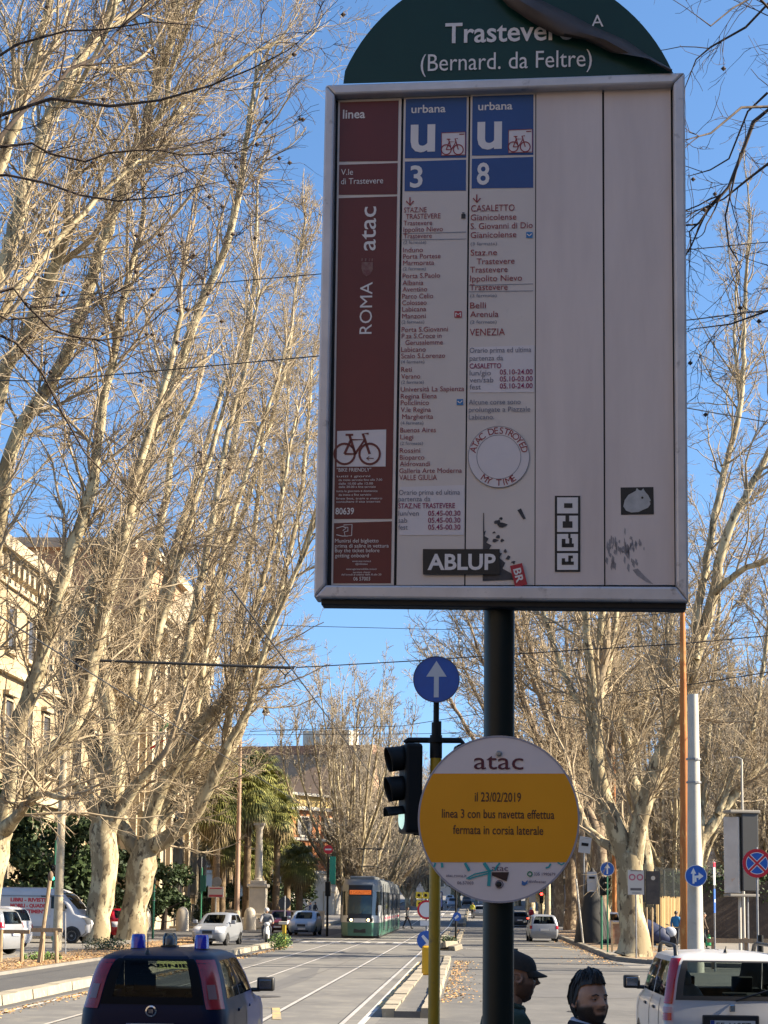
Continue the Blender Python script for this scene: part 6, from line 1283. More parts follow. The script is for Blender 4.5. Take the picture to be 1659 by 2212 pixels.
def head_mesh(beard=0.0, fat=1.0):
    """face towards -Y, chin near z=0, crown near z=.235; one continuous surface"""
    n, m = 64, 48; rows = []
    def bump(v, c, s): return math.exp(-((v - c) / s) ** 2)
    for i in range(m + 1):
        t = i / m; z = .000 + .235 * (1 - cos(pi * t)) / 2; row = []
        h = z / .235
        wx = .074 * fat * (max(0.0, 1 - ((h - .60) / (.62 if h < .60 else .42)) ** 2)) ** .5
        wx = min(wx, .048 + h * .075) if h < .35 else wx
        bk = .098 * (max(0.0, 1 - ((h - .62) / (.64 if h < .62 else .40)) ** 2)) ** .5; fr = .090 * (max(0.0, 1 - abs((h - .45) / (.50 if h < .45 else .57)) ** 2.4)) ** .45
        if h < .45: bk *= .55 + .45 * (h / .45)
        for j in range(n):
            a = 2 * pi * j / n; s, c = sin(a), cos(a)       # a=0 front
            x = wx * (abs(s) ** .9) * (1 if s >= 0 else -1); y = -(fr if c > 0 else bk) * c
            if c > 0:
                q = math.exp(-(x / .013) ** 2)
                y -= .030 * q * (bump(h, .425, .05) + .62 * bump(h, .52, .075)); y -= .008 * math.exp(-((abs(x) - .013) / .009) ** 2) * bump(h, .40, .035)        # nose
                y -= .010 * math.exp(-(x / .028) ** 2) * bump(h, .075, .05)            # chin
                y -= .007 * math.exp(-(x / .022) ** 2) * (bump(h, .295, .022) + bump(h, .245, .022))  # lips
                y += .004 * math.exp(-(x / .024) ** 2) * bump(h, .27, .012)
                ex = math.exp(-((abs(x) - .032) / .016) ** 2); y += .012 * ex * bump(h, .535, .045)   # eye sockets
                y -= .006 * math.exp(-((abs(x) - .030) / .026) ** 2) * bump(h, .615, .03)             # brows
                y -= .006 * math.exp(-((abs(x) - .045) / .02) ** 2) * bump(h, .42, .06)               # cheeks
            row.append(Vector((x, y, z)))
        rows.append(row)
    return rows
for mk in (mSkin, mSkin2):
    t_ = mk.node_tree; b_ = t_.nodes['Principled BSDF']; src = b_.inputs['Base Color'].links[0].from_socket
    an = t_.nodes.new('ShaderNodeAttribute'); an.attribute_name = 'beard'; nz_ = t_.nodes.new('ShaderNodeTexNoise'); nz_.inputs['Scale'].default_value = 260
    ad = t_.nodes.new('ShaderNodeMath'); ad.operation = 'MULTIPLY_ADD'; ad.inputs[1].default_value = .5; ad.inputs[2].default_value = .72; t_.links.new(nz_.outputs['Fac'], ad.inputs[0])
    ml = t_.nodes.new('ShaderNodeMath'); ml.operation = 'MULTIPLY'; ml.use_clamp = True; t_.links.new(an.outputs['Fac'], ml.inputs[0]); t_.links.new(ad.outputs[0], ml.inputs[1])
    mx_ = t_.nodes.new('ShaderNodeMix'); mx_.data_type = 'RGBA'; mx_.inputs[7].default_value = (.010, .008, .007, 1); t_.links.new(ml.outputs[0], mx_.inputs[0]); t_.links.new(src, mx_.inputs[6]); t_.links.new(mx_.outputs[2], b_.inputs['Base Color'])
def build_head(root, M, skin, beard=None, hair=None, fat=1.0, hairfn=None):
    rows = head_mesh(fat=fat); mb = MB(); mb.grid([[M @ p for p in r] for r in rows], closed=True)
    for s in (1, -1):                                # ears
        pts = []
        for i in range(6):
            pts.append([M @ Vector((s * (.072 + .016 * sin(pi * i / 5) * (k / 7 if k < 4 else 1)), .012 + .022 * cos(2 * pi * k / 8) + i * .003, .115 + .034 * sin(2 * pi * k / 8) * (1 - .12 * i))) for k in range(8)])
        mb.grid(pts, closed=True)
    hd = mb.build('head', skin, root, smooth=True)
    for s in (1, -1):
        mb = MB(); mb.sphere(M @ Vector((s * .031, -.0735, .126)), .0098, 10, 8); e = mb.build('eye', mEyeW, hd, smooth=True); mb = MB(); mb.sphere(M @ Vector((s * .031, -.0800, .1265)), .0058, 8, 6); mb.build('pupil', mInkK, e, smooth=True)
        mb = MB(); mb.sphere(M @ Vector((s * .031, -.0745, .1325)), (.0125, .0118, .0062), 12, 8); mb.sphere(M @ Vector((s * .031, -.0735, .1182)), (.0125, .0112, .0045), 12, 8); mb.build('eyelids', skin, e, smooth=True)
        mb = MB(); mb.tube([M @ Vector((s * .014, -.090, .145)), M @ Vector((s * .031, -.0905, .150)), M @ Vector((s * .050, -.078, .144))], [.0028, .0036, .002], 6); mb.build('eyebrow', mHair, hd, smooth=True)
    if beard:                                           # grown beard: hair colour and a little volume where it grows
        me = hd.data; at_ = me.attributes.new('beard', 'FLOAT', 'POINT'); n = len(rows[0]); gb = random.Random(9)
        def sst(v, a, b): t = min(1, max(0, (v - a) / (b - a))); return t * t * (3 - 2 * t)
        for i, r in enumerate(rows):
            for j, p in enumerate(r):
                a = 2 * pi * j / n; a = min(a, 2 * pi - a); h = p.z / .235; x = abs(p.x)
                jaw = (1 - sst(h, .20 + .16 * sst(x, .026, .05), .27 + .20 * sst(x, .026, .055))) * (1 - sst(a, 1.75, 2.1)); lip = (1 - sst(abs(h - .272), .022, .034)) * (1 - sst(x, .018, .026)); jaw *= 1 - lip * .95
                mo = sst(h, .300, .318) * (1 - sst(h, .345, .362)) * (1 - sst(x, .024, .034)); side = sst(a, 1.30, 1.42) * (1 - sst(a, 1.72, 1.85)) * (1 - sst(h, .50, .56))
                m_ = beard * max(jaw, mo * .9, side) if a < 2.1 else 0
                at_.data[i * n + j].value = m_
                if m_ > .3: q = Vector((p.x, p.y, (p.z - .1) * .4)).normalized(); me.vertices[i * n + j].co += (M.to_3x3() @ q) * (.0055 * m_ + gb.uniform(0, .0012))
    return hd, rows
def skin_body(name, verts, edges, rads, root, m, lev=2):
    me = bpy.data.meshes.new(name); me.from_pydata([tuple(v) for v in verts], edges, []); o = bpy.data.objects.new(name, me); COL.objects.link(o); o.parent = root
    sk = o.modifiers.new('skin', 'SKIN'); sk.use_smooth_shade = True; me.skin_vertices.new() if not me.skin_vertices else None
    for v, r in zip(me.skin_vertices[0].data, rads): v.radius = r if isinstance(r, tuple) else (r, r)
    me.skin_vertices[0].data[0].use_root = True
    sb = o.modifiers.new('sub', 'SUBSURF'); sb.levels = lev; sb.render_levels = lev; me.materials.append(m); return o
def fingers(root, wrist, d, side, m, curl=.5):
    d = Vector(d).normalized(); s = d.cross(Vector((0, 0, 1))); s = s.normalized() if s.length > .1 else Vector((0, 1, 0)); k = s.cross(d).normalized()
    vs = [wrist]; es = []; rs = [.024]; vs.append(wrist + d * .045); es.append((0, 1)); rs.append((.036, .016))
    vs.append(wrist + d * .085); es.append((1, 2)); rs.append((.038, .014))
    for q, ln in ((-.028, .065), (-.010, .078), (.010, .074), (.027, .058)):
        b = len(vs); p = wrist + d * .09 + s * q; vs += [p, p + d * ln * .55 - k * ln * .12 * curl, p + d * ln * .9 - k * ln * .55 * curl]; es += [(2, b), (b, b + 1), (b + 1, b + 2)]; rs += [.0095, .0088, .0075]
    b = len(vs); p = wrist + d * .035 + s * .036 * side; vs += [p, p + d * .035 + s * .016 * side, p + d * .062 + s * .012 * side - k * .012]; es += [(1, b), (b, b + 1), (b + 1, b + 2)]; rs += [.0125, .011, .009]
    return skin_body('hand', vs, es, rs, root, m, 1)
def man(label, loc, rz, jacket, skin, headM, fat=1.0, beard=None, walk=.18, H=1.72, torso=1.0):
    """faces -Y before turning; stands on the ground at loc"""
    root = thing('person', label, 'person', loc, rz); k = H / 1.72; V = Vector
    nz = 1.455 * k
    vs = [V((0, 0, .93 * k)), V((0, .01, 1.10 * k)), V((0, .015, 1.28 * k)), V((0, .01, 1.40 * k)), V((0, -.005, nz)), V((0, -.02, 1.52 * k))]; es = [(0, 1), (1, 2), (2, 3), (3, 4), (4, 5)]; rs = [(.165 * torso, .115), (.16 * torso, .115), (.175 * torso, .12), (.135, .10), (.066, .068), (.055, .06)]
    ends = []
    for s in (1, -1):
        b = len(vs); vs += [V((s * .165, .01, 1.385 * k)), V((s * .225, .04 * s, 1.15 * k)), V((s * .235, -.07 + .08 * s, .94 * k))]; es += [(3, b), (b, b + 1), (b + 1, b + 2)]; rs += [(.078, .078), .058, .045]; ends.append((vs[-1], s))
    coat = skin_body('jacket', vs, es, rs, root, jacket)
    vs = [V((0, 0, .93 * k))]; es = []; rs = [(.15, .11)]; feet = []
    for s in (1, -1):
        b = len(vs); f = walk * s; vs += [V((s * .09, 0, .86 * k)), V((s * .095, -f * .55 - .03, .48 * k)), V((s * .095, -f + .01, .09))]; es += [(0, b), (b, b + 1), (b + 1, b + 2)]; rs += [.095, .066, .05]; feet.append(vs[-1])
    skin_body('trousers', vs, es, rs, root, mJeans)
    for f in feet: mb = MB(); mb.sphere((f.x, f.y - .06, .045), (.048, .135, .05), 12, 8); mb.build('shoe', mShoe, root, smooth=True)
    for w_, s in ends: fingers(root, w_ + V((0, -.012, -.03)), (0.02 * s, -.15, -1), -s, skin)
    vs = [V((0, -.005, nz - .03)), V((0, -.022, 1.50 * k)), V((0, -.03, 1.56 * k))]; skin_body('neck', vs, [(0, 1), (1, 2)], [(.062, .062), (.056, .058), (.055, .06)], root, skin)
    hd, rows = build_head(root, Matrix.Translation((0, -.035, 1.485 * k)) @ headM, skin, beard, fat=fat)
    return root, hd, rows, Matrix.Translation((0, -.035, 1.485 * k)) @ headM, coat
# man in the cap, walking to the right behind the sign pole
p = at(1098, 2200, 8.45)
root, hd, rows, M, coat = man('man in a dark flat-topped cap and green jacket walking right behind the sign pole', (p.x, p.y, .12), radians(90 + 14), mGreenJ, mSkin2, Matrix.Rotation(radians(6), 4, 'X'), H=1.735, torso=1.12, beard=.62)
mb = MB(); R_ = []
for i in range(9):
    t = i / 8; z = .155 + .092 * sin(t * pi / 2); w_ = cos(t * pi / 2) ** .55
    R_.append([M @ Vector((.084 * w_ * sin(2 * pi * j / 28), .012 + .108 * w_ * cos(2 * pi * j / 28), z + .012 * cos(2 * pi * j / 28))) for j in range(28)])
mb.grid(R_, closed=True); cap = mb.build('cap', mCap, root, smooth=True)
mb = MB(); R_ = []
for i in range(6):
    t = i / 5; R_.append([M @ Vector((.074 * sin(a) * (1 - .12 * t), -.086 * cos(a) * .96 - .070 * t * cos(a) ** .8, .152 - .022 * t + .016 * sin(a) ** 2 * (-1) * t + .006)) for a in [-1.35 + 2.7 * j / 14 for j in range(15)]])
mb.grid(R_); v_ = mb.build('visor', mCap, cap, smooth=True); v_.modifiers.new('t', 'SOLIDIFY').thickness = .006
mb = MB(); mb.tube([Vector((.085 * sin(a), .01 - .075 * cos(a), 1.475 + .02 * cos(a) * -1)) for a in [2 * pi * k / 16 for k in range(17)]], .024, 8); mb.build('collar', mGreenJ, root, smooth=True)
# bearded man in a dark suit, looking towards the right
p = at(1262, 2200, 8.3)
root, hd, rows, M, coat = man('bearded black-haired man in a dark suit jacket turning his head to the right', (p.x, p.y, .12), radians(64), mSuit, mSkin, Matrix.Rotation(radians(-30), 4, 'Z') @ Matrix.Rotation(radians(-3), 4, 'X'), H=1.615, fat=1.08, beard=1.0, torso=1.05)
mb = MB(); R_ = []; g = random.Random(5); NH = 64
for i in range(19):
    t = i / 18; row = []
    for j in range(NH):
        a = 2 * pi * j / NH; s, c = sin(a), cos(a)              # c=1 front
        zl = .045 if c < -.25 else (.045 + ((c + .25) / .5) ** 1.3 * .143 if c < .25 else .188 + .014 * min(1, (c - .25) / .5) - .002 * cos(9 * a))
        top = .266 + .016 * max(0, c) - .006 * s; z = zl + (top - zl) * sin(t * pi / 2); h = z / .235
        wx = .086 * max(0., 1 - ((h - .58) / .60) ** 2) ** .5; wy = .110 * max(0., 1 - ((h - .58) / .60) ** 2) ** .5
        wv = .0035 * sin(16 * a + 5 * t + 2 * sin(3 * a)) + .003 * sin(7 * a - 6 * t) + g.uniform(-.001, .001)
        fw = max(0, c) ** 2 * sin(min(1, t * 1.25) * pi) * .016
        row.append(M @ Vector(((wx + wv) * s, -(wy * (.92 if c > 0 else 1.0) + wv + fw) * c + .004, z)))
    R_.append(row)
mb.grid(R_, closed=True); mb.add([R_[-1][j] for j in range(NH)], [tuple(range(NH))]); hr = mb.build('hair', mHair, root, smooth=True)
mb = MB()
for k in range(90):                                    # locks combed back over the crown
    j = g.randrange(NH); i = g.randrange(3, 13); ch = [R_[min(18, i + 2 * q)][(j + q // 2) % NH] for q in range(4)]; ce = M @ Vector((0, .01, .12))
    mb.tube([p + (p - ce).normalized() * (.0015 + .004 * sin(pi * q / 3.4)) for q, p in enumerate(ch)], [.002, .0042, .0038, .001], 5)
mb.build('locks', mHair, hr, smooth=True)
mb = MB(); mb.tube([Vector((.062 * sin(a), -.01 - .062 * cos(a), 1.405 + .016 * -cos(a))) for a in [2 * pi * k / 18 for k in range(19)]], .016, 8); mb.build('shirt_collar', mShirt, root, smooth=True)
mb = MB()
for s in (1, -1): mb.tube([Vector((s * .10, .04, 1.40)), Vector((s * .088, -.06, 1.38)), Vector((s * .045, -.125, 1.25))], [.026, .03, .02], 8)
mb.build('lapels', mSuit, root, smooth=True)
# small figures farther off
def small_person(label, loc, rz, top, legs, h=1.72, walk=.25, skin=mSkin, bag=None, hairm=mHair):
    root, hd, rows, M, c_ = man(label, loc, rz, top, skin, Matrix.Identity(4), H=h, walk=walk)
    mb = MB(); mb.sphere(M @ Vector((0, .015, .16)), (.083, .105, .095), 12, 8); mb.build('hair', hairm, root, smooth=True); return root
small_person('pedestrian in dark clothes stepping onto the tracks beside the tram', gnd(880, 2006) + Vector((0, 0, 0)), radians(70), DGREY, mJeans, 1.74, .34)
pr = gnd(1461, 2046, .12); small_person('person in a bright blue jacket standing beside the covered motorbike', (pr.x, pr.y, .12), radians(150), mat('blue_jacket', (.02, .16, .34), .8), mJeans, 1.72, .1)
pr = gnd(1520, 2052, .12); small_person('person in a brown coat half hidden behind the white pole', (pr.x, pr.y, .12), radians(100), mat('brown_coat', (.09, .06, .04), .9), mJeans, 1.68, .2)
pb = at(1532, 2032, pr.y - .1); r_ = thing('shopping_bag', 'bright green carrier bag hanging beside the white pole', 'bag', pb)
mb = MB(); R_ = [[Vector((w_ * cos(a), d_ * sin(a), z)) for a in [2 * pi * k / 12 for k in range(12)]] for z, w_, d_ in ((-.24, .10, .06), (-.2, .17, .11), (-.05, .15, .09), (.10, .09, .04), (.16, .05, .02))]; mb.grid(R_, closed=True); mb.add(R_[0], [tuple(range(12))]); mb.build('pouch', mat('bag_green', (.03, .36, .12), .45), r_, smooth=True)
mb = MB(); mb.tube([(-.05, 0, .14), (-.03, 0, .26), (.03, 0, .26), (.05, 0, .14)], .012, 6); mb.build('handle', mat('bag_green', (.03, .36, .12), .45), r_)
small_person('worker in a yellow vest standing on the far island', (-.2, 178, gz(178) + .1), radians(160), mat('vest_yellow', (.50, .46, .04), .7), mJeans, 1.74, .1)
for i, (x, y, Y, lab) in enumerate(((795, 0, 158, 'pedestrian in dark clothes left of the tram'), (672, 0, 165, 'pedestrian walking in front of the orange building'), (683, 0, 166, 'second pedestrian by the orange building, closer to the sign pole'), (640, 0, 150, 'pedestrian behind the pale blue car'))):
    if i == 0: continue
    small_person(lab, ((x - 1025) / 3600 * Y, Y, .14 + gz(Y)), 1.2 * i, (DGREY, DBLUE, mSuit, mCap)[i], mJeans, 1.7, .2)
# scooter and rider
ps = gnd(576, 2041); SRZ = radians(8)
r_ = thing('motor_scooter', 'white motor scooter ridden towards the camera beside the kerb end', 'scooter', ps, SRZ)
mb = MB(); mb.sphere((0, 1.15, .62), (.16, .45, .20)); mb.tube([(0, .25, .95), (0, .14, .62), (0, .30, .34), (0, .75, .30), (0, 1.0, .42)], [.09, .15, .15, .16, .14], 12); mb.sphere((0, .17, .98), (.15, .12, .12)); mb.sphere((0, .05, .54), (.10, .20, .10)); mb.build('bodywork', mat('scooter_white', (.55, .54, .52), .3, coat=.6), r_, smooth=True)
mb = MB(); mb.sphere((0, 1.0, .82), (.15, .40, .08)); mb.build('saddle', mBlk, r_, smooth=True)
for y in (0.0, 1.3):
    mb = MB(); M2 = Matrix.Rotation(pi / 2, 3, 'Y'); mb.lathe([(.17, -.05), (.24, -.06), (.27, -.03), (.27, .03), (.24, .06), (.17, .05)], (0, y, .27), 22, M2); w_ = mb.build('wheel', mTyre, r_, smooth=True); mb = MB(); mb.lathe([(.17, -.03), (.17, .03)], (0, y, .27), 18, M2); mb.build('rim', mRim, w_)
mb = MB(); mb.tube([(-.34, .26, 1.02), (-.1, .2, 1.05), (.1, .2, 1.05), (.34, .26, 1.02)], .018, 8); mb.build('handlebar', mBlk, r_)
mb = MB(); mb.sphere((0, .07, 1.0), (.08, .05, .06)); mb.build('headlight', mClearL, r_, smooth=True)
for s in (1, -1): mb = MB(); mb.tube([(s * .28, .24, 1.04), (s * .36, .2, 1.2)], .008, 6); mb.sphere((s * .38, .2, 1.24), (.06, .02, .045)); mb.build('mirror', mBlk, r_, smooth=True)
mb = MB(); mb.quad((-.17, .1, 1.1), (.17, .1, 1.1), (.14, .2, 1.5), (-.14, .2, 1.5)); mb.build('windshield', glass_mat('perspex', (.8, .82, .82), .3), r_)
root = thing('person', 'scooter rider in a grey jacket and pale helmet riding towards the camera', 'person', ps, SRZ); V = Vector
vs = [V((0, .95, .88)), V((0, .93, 1.08)), V((0, .86, 1.30)), V((0, .84, 1.42)), V((0, .82, 1.50))]; es = [(0, 1), (1, 2), (2, 3), (3, 4)]; rs = [(.17, .13), (.18, .13), (.20, .13), (.14, .1), (.065, .065)]
for s in (1, -1): b = len(vs); vs += [V((s * .20, .84, 1.38)), V((s * .30, .62, 1.16)), V((s * .30, .34, 1.06))]; es += [(3, b), (b, b + 1), (b + 1, b + 2)]; rs += [.085, .065, .045]
skin_body('jacket', vs, es, rs, root, mat('rider_grey', (.16, .16, .17), .8))
vs = [V((0, .95, .88))]; es = []; rs = [(.16, .12)]
for s in (1, -1): b = len(vs); vs += [V((s * .13, .9, .86)), V((s * .19, .50, .80)), V((s * .16, .50, .38))]; es += [(0, b), (b, b + 1), (b + 1, b + 2)]; rs += [.095, .075, .055]
skin_body('trousers', vs, es, rs, root, mJeans)
for s in (1, -1):
    mb = MB(); mb.sphere((s * .16, .44, .34), (.05, .13, .05)); mb.build('shoe', mShoe, root, smooth=True); fingers(root, V((s * .30, .33, 1.06)), (0, -1, -.1), -s, mSkin, 1.0)
hd, _ = build_head(root, Matrix.Translation((0, .80, 1.50)), mSkin)
mb = MB(); mb.sphere((0, .815, 1.665), (.125, .145, .115), 18, 12); mb.build('helmet', mat('helmet_cream', (.5, .48, .45), .3, coat=.5), root, smooth=True)
# ------------------------------------------------------------------ tram
mTG = mat('tram_green', (.035, .125, .085), .4, coat=.3, c2=(.03, .105, .07), scale=2); mTW = mat('tram_white', (.60, .59, .56), .35, coat=.4, c2=(.5, .49, .46), scale=2); mTS = mat('tram_silver', (.17, .18, .18), .4, .3); mTD = mat('tram_glass', (.018, .024, .024), .06, spec=.7); mTM = mat('tram_mask', (.012, .013, .014), .3)
tr = thing('tram', 'green and white low-floor tram with an orange destination display coming towards the camera', 'tram', (-6.65, 97.5, 0), radians(.4))
def tplan(z, ins=0.0, back=31.0):
    rk = .0 if z < 1.25 else (z - 1.25) * .30; rk += .9 * max(0, z - 3.1); w = 1.2 - ins - .35 * max(0, z - 2.95) ** 1.0 - (.04 if z < .4 else 0)
    nb = .12 if z < .6 else 0
    f = [(-.70, rk + nb * .5), (-.35, rk - .05 + nb * .5), (0, rk - .07 + nb * .5), (.35, rk - .05 + nb * .5), (.70, rk + nb * .5)]
    L = [(-w, back), (-w, 1.75 + rk * .4), (-w + .02, 1.3 + rk * .5), (-1.02 + ins, .55 + rk * .8)] + f + [(1.02 - ins, .55 + rk * .8), (w - .02, 1.3 + rk * .5), (w, 1.75 + rk * .4), (w, back)]
    return [Vector((x, y, z)) for x, y in L]
def tband(name, z0, z1, m, ins=0.0, n=3, parent=tr, cap=False):
    mb = MB(); mb.grid([tplan(z0 + (z1 - z0) * k / n, ins) for k in range(n + 1)])
    if cap: mb.add(tplan(z1, ins), [tuple(range(len(tplan(z1))))])
    return mb.build(name, m, parent, smooth=True)
sk_ = tband('skirt', .14, .92, mTG); tband('lower_body', .92, 1.32, mTW, .005); wb = tband('window_band', 1.32, 2.72, mTD, .015, 5); tband('upper_body', 2.72, 3.12, mTS, .008); tband('roof', 3.12, 3.42, mTS, .01, 4, cap=True)
mb = MB(); e = tplan(.14, 0); mb.add([tuple(e[0]), tuple(e[-1]), (1.1, 31, 3.4), (-1.1, 31, 3.4)], [(0, 1, 2, 3)]); mb.build('rear_wall', mTM, tr)
mb = MB(); mb.box((0, 15.6, .12), (2.2, 30, .16)); mb.build('underframe', mTM, tr)
# white front corners, doors and joints on the sides
for s in (1, -1):
    mb = MB(); R_ = []
    for k in range(6):
        z = .92 + 1.0 * k / 5; pl = tplan(z, -.006); pl = pl if s > 0 else [Vector((-p.x, p.y, p.z)) for p in tplan(z, -.006)]
        q = [pl[9], pl[10], pl[11], Vector((pl[11].x, 3.1 - .25 * k, z))]; R_.append(q)
    mb.grid(R_ if s > 0 else R_); mb.build('corner_panel', mTW, tr, smooth=True)
    mb = MB(); pts = [tplan(z, -.012)[10 if s > 0 else 2] for z in (.95, 1.4, 2.0, 2.6, 3.05)]; mb.tube(pts, .045, 6); mb.build('corner_post', mTS, tr)
    for y in (3.4, 6.2, 9.5, 12.6, 16, 19.2, 22.4, 25.8, 28.6):
        mb = MB(); mb.box((1.205 * s, y, 1.75), (.03, .12, 2.9)); mb.build('joint', mTM if int(y) % 2 else mTS, tr)
    for y in (4.8, 11.1, 17.6, 24.2):
        mb = MB(); mb.box((1.208 * s, y, 1.55), (.02, 1.35, 2.25)); d_ = mb.build('door', mTD, tr); mb = MB(); mb.box((1.214 * s, y, 1.55), (.02, .06, 2.25)); mb.build('door_edge', mTS, d_)
    mb = MB(); mb.box((1.21 * s, 14.5, 1.12), (.012, 20, .26)); mb.build('side_band', mTW, tr)
    mb = MB()
    for y in range(6, 28, 3): mb.box((1.217 * s, y + .2, 1.12), (.008, 1.5, .13))
    mb.build('side_lettering', mat('tram_red', (.52, .05, .10), .5), tr)
# front: mask, windscreen with lower sill curve, display, lamps, coupler
mb = MB(); R_ = []
for k in range(8):
    z = 1.16 + 1.92 * k / 7; pl = tplan(z, 0); R_.append([p + Vector((0, -.012, 0)) for p in pl[4:9]])
mb.grid(R_); mb.build('front_mask', mTM, tr, smooth=True)
mb = MB(); R_ = []
for k in range(6):
    z = 1.42 + 1.05 * k / 5; pl = tplan(z, 0); R_.append([p + Vector((-.03 * p.x, -.02, 0)) for p in pl[4:9]])
mb.grid(R_); mb.build('windscreen', mat('tram_windscreen', (.03, .05, .05), .05, spec=.8), tr, smooth=True)
mb = MB(); z = 2.66; y = tplan(z)[6].y - .045; mb.box((0, y, z), (1.26, .03, .25)); ds = mb.build('destination_display', mat('display_orange', (.25, .06, .015), .5, emis=(1, .22, .03), estr=.18), tr)
mb = MB(); put_text(mb, '8 CASALETTO', lambda u, v: Vector((-.58 + u, y - .018, z - .09 + v)), .24, width=1.16); mb.build('lettering', mat('display_dots', (.02, .008, .004), .6, emis=(.3, .05, .0), estr=.2), ds)
for s in (1, -1):
    mb = MB(); mb.box((.56 * s, -.035, 1.06), (.40, .05, .22)); lp = mb.build('headlight_housing', mTM, tr, bevel=.02); mb = MB(); mb.lathe([(.085, 0), (.08, .03), (.03, .045)], (.50 * s, -.06, 1.06), 14, Matrix.Rotation(pi / 2, 3, 'X')); mb.build('headlight', mat('headlight_lit', (.8, .65, .35), .3, emis=(1, .72, .32), estr=2.2), lp)
mb = MB(); mb.box((0, .03, .46), (.72, .12, .28)); mb.build('coupler_cover', mTM, tr, bevel=.04)
mb = MB(); mb.tube([(-.1, -.09, 1.2), (.25, -.09, 1.75)], .012, 5); mb.build('wiper', mTM, tr)
for y in (3.0, 6.5, 14, 22, 28): mb = MB(); mb.box((0, y, 3.52), (1.5, 2.2, .22)); mb.build('roof_unit', mTS, tr, bevel=.06)
mb = MB(); Y0 = 9.5
for s in (1, -1): mb.tube([(.35 * s, Y0 + 1.0, 3.55), (.5 * s, Y0, 4.35), (.40 * s, Y0 + .9, 5.45)], .03, 6); mb.tube([(.40 * s, Y0 + .9, 5.45), (.85 * s, Y0 + .9, 5.52), (1.0 * s, Y0 + .9, 5.40)], .025, 6)
mb.tube([(-.85, Y0 + .9, 5.52), (.85, Y0 + .9, 5.52)], .035, 6); mb.tube([(-.5, Y0, 4.35), (.5, Y0, 4.35)], .03, 6); mb.build('pantograph', mTM, tr)
# ------------------------------------------------------------------ traffic signal beside the stop
mPY = mat('pole_yellow', (.42, .25, .006), .45, c2=(.36, .21, .008), scale=3, c3=(.20, .12, .02), scale3=9, lo3=.6, hi3=.75); mGalv = mat('galvanised', (.26, .26, .27), .5, .5, c2=(.2, .2, .2), scale=6); mSigB = mat('signal_black', (.006, .0065, .0065), .6, spec=.25)
mSignB = mat('sign_blue', (.012, .10, .42), .35, c2=(.012, .085, .36), scale=6); mSignW = mat('sign_white', (.62, .62, .62), .4); mSignR = mat('sign_red', (.48, .012, .025), .4); mSignBack = mat('sign_back', (.035, .036, .038), .6)
YS_ = 16.0; p = at(937, 2300, YS_); SX = p.x
sg = thing('traffic_signal', 'yellow-poled traffic signal with black heads and a blue ahead-only disc on top', 'traffic light', (SX, YS_, 0))
zz = lambda py: EYE + (1951 - py) / 3600 * YS_
zt_, zy = zz(1600), zz(1640)
mb = MB(); mb.tube([(0, 0, 0), (0, 0, zy)], .056, 20); mb.build('pole', mPY, sg, smooth=True)
mb = MB(); mb.tube([(0, 0, zz(1640)), (0, 0, zz(1590))], .060, 20); mb.tube([(0, 0, zz(1606)), (0, 0, zz(1597))], .085, 16); mb.tube([(0, 0, zz(1592)), (0, 0, zz(1562))], .045, 14); mb.tube([(.03, -.02, zz(1600)), (.03, -.02, zz(1560))], .022, 10); mb.tube([(0, 0, zz(1565)), (0, 0, zz(1515))], .029, 12); mb.build('pole_top', mSigB, sg, smooth=True)
mb = MB(); zb_ = zz(1601)
mb.tube([(-.30, 0, zb_ - .03), (-.27, 0, zb_), (.24, 0, zb_), (.26, 0, zb_ - .04)], .028, 10); mb.build('bracket', mSigB, sg, smooth=True)
mLensG_ = mat('lens_green_lit', (.5, .62, .55), .3, emis=(.62, .92, .80), estr=.24)
def sig_head(root, x, y, ztop, rz, lit=None, sc=1.0, visor=.17):
    M3 = Matrix.Rotation(rz, 3, 'Z'); o = Vector((x, y, 0)); H = .86 * sc; q = lambda a, b, c: o + M3 @ (Vector((a, b, 0))) + Vector((0, 0, c))
    mb = MB(); mb.box(o + Vector((0, 0, ztop - H / 2)), (.29 * sc, .17 * sc, H), M3); hd_ = mb.build('signal_head', mSigB, root, bevel=.03 * sc)
    for k in range(3):
        z = ztop - H * (k + .5) / 3; mb = MB(); R_ = []
        for i in range(5):
            t = i / 4; R_.append([q(.118 * sc * sin(a), -.085 * sc - t * visor * sc * (1 - .35 * (1 - cos(a)) / 2 * t), z + .118 * sc * cos(a) - .02 * sc * t) for a in [(-2.7 + 5.4 * j / 18) if not (lit is mLensG_ and k == 2) else (-1.25 + 2.5 * j / 18) for j in range(19)]])
        mb.grid(R_); v_ = mb.build('visor', mSigB, hd_, smooth=True); v_.modifiers.new('t', 'SOLIDIFY').thickness = .006
        mb = MB(); R3 = M3 @ Matrix.Rotation(pi / 2, 3, 'X'); mb.lathe([(.105 * sc, 0), (.09 * sc, .012), (.04 * sc, .025), (.002, .028)], q(0, -.085 * sc, z), 18, R3)
        mb.build('lens', lit if (lit and LITK == k) else mat('lens_dark', (.02, .022, .02), .2), hd_, smooth=True)
    return hd_
LITK = 2
mLensG = mLensG_
sig_head(sg, -.24, -.02, zz(1610), radians(-73), mLensG); sig_head(sg, .27, .03, zz(1610), radians(100), None)
mb = MB(); mb.box((-.12, 0, zz(1800)), (.18, .06, .06)); mb.build('lower_bracket', mSigB, sg)
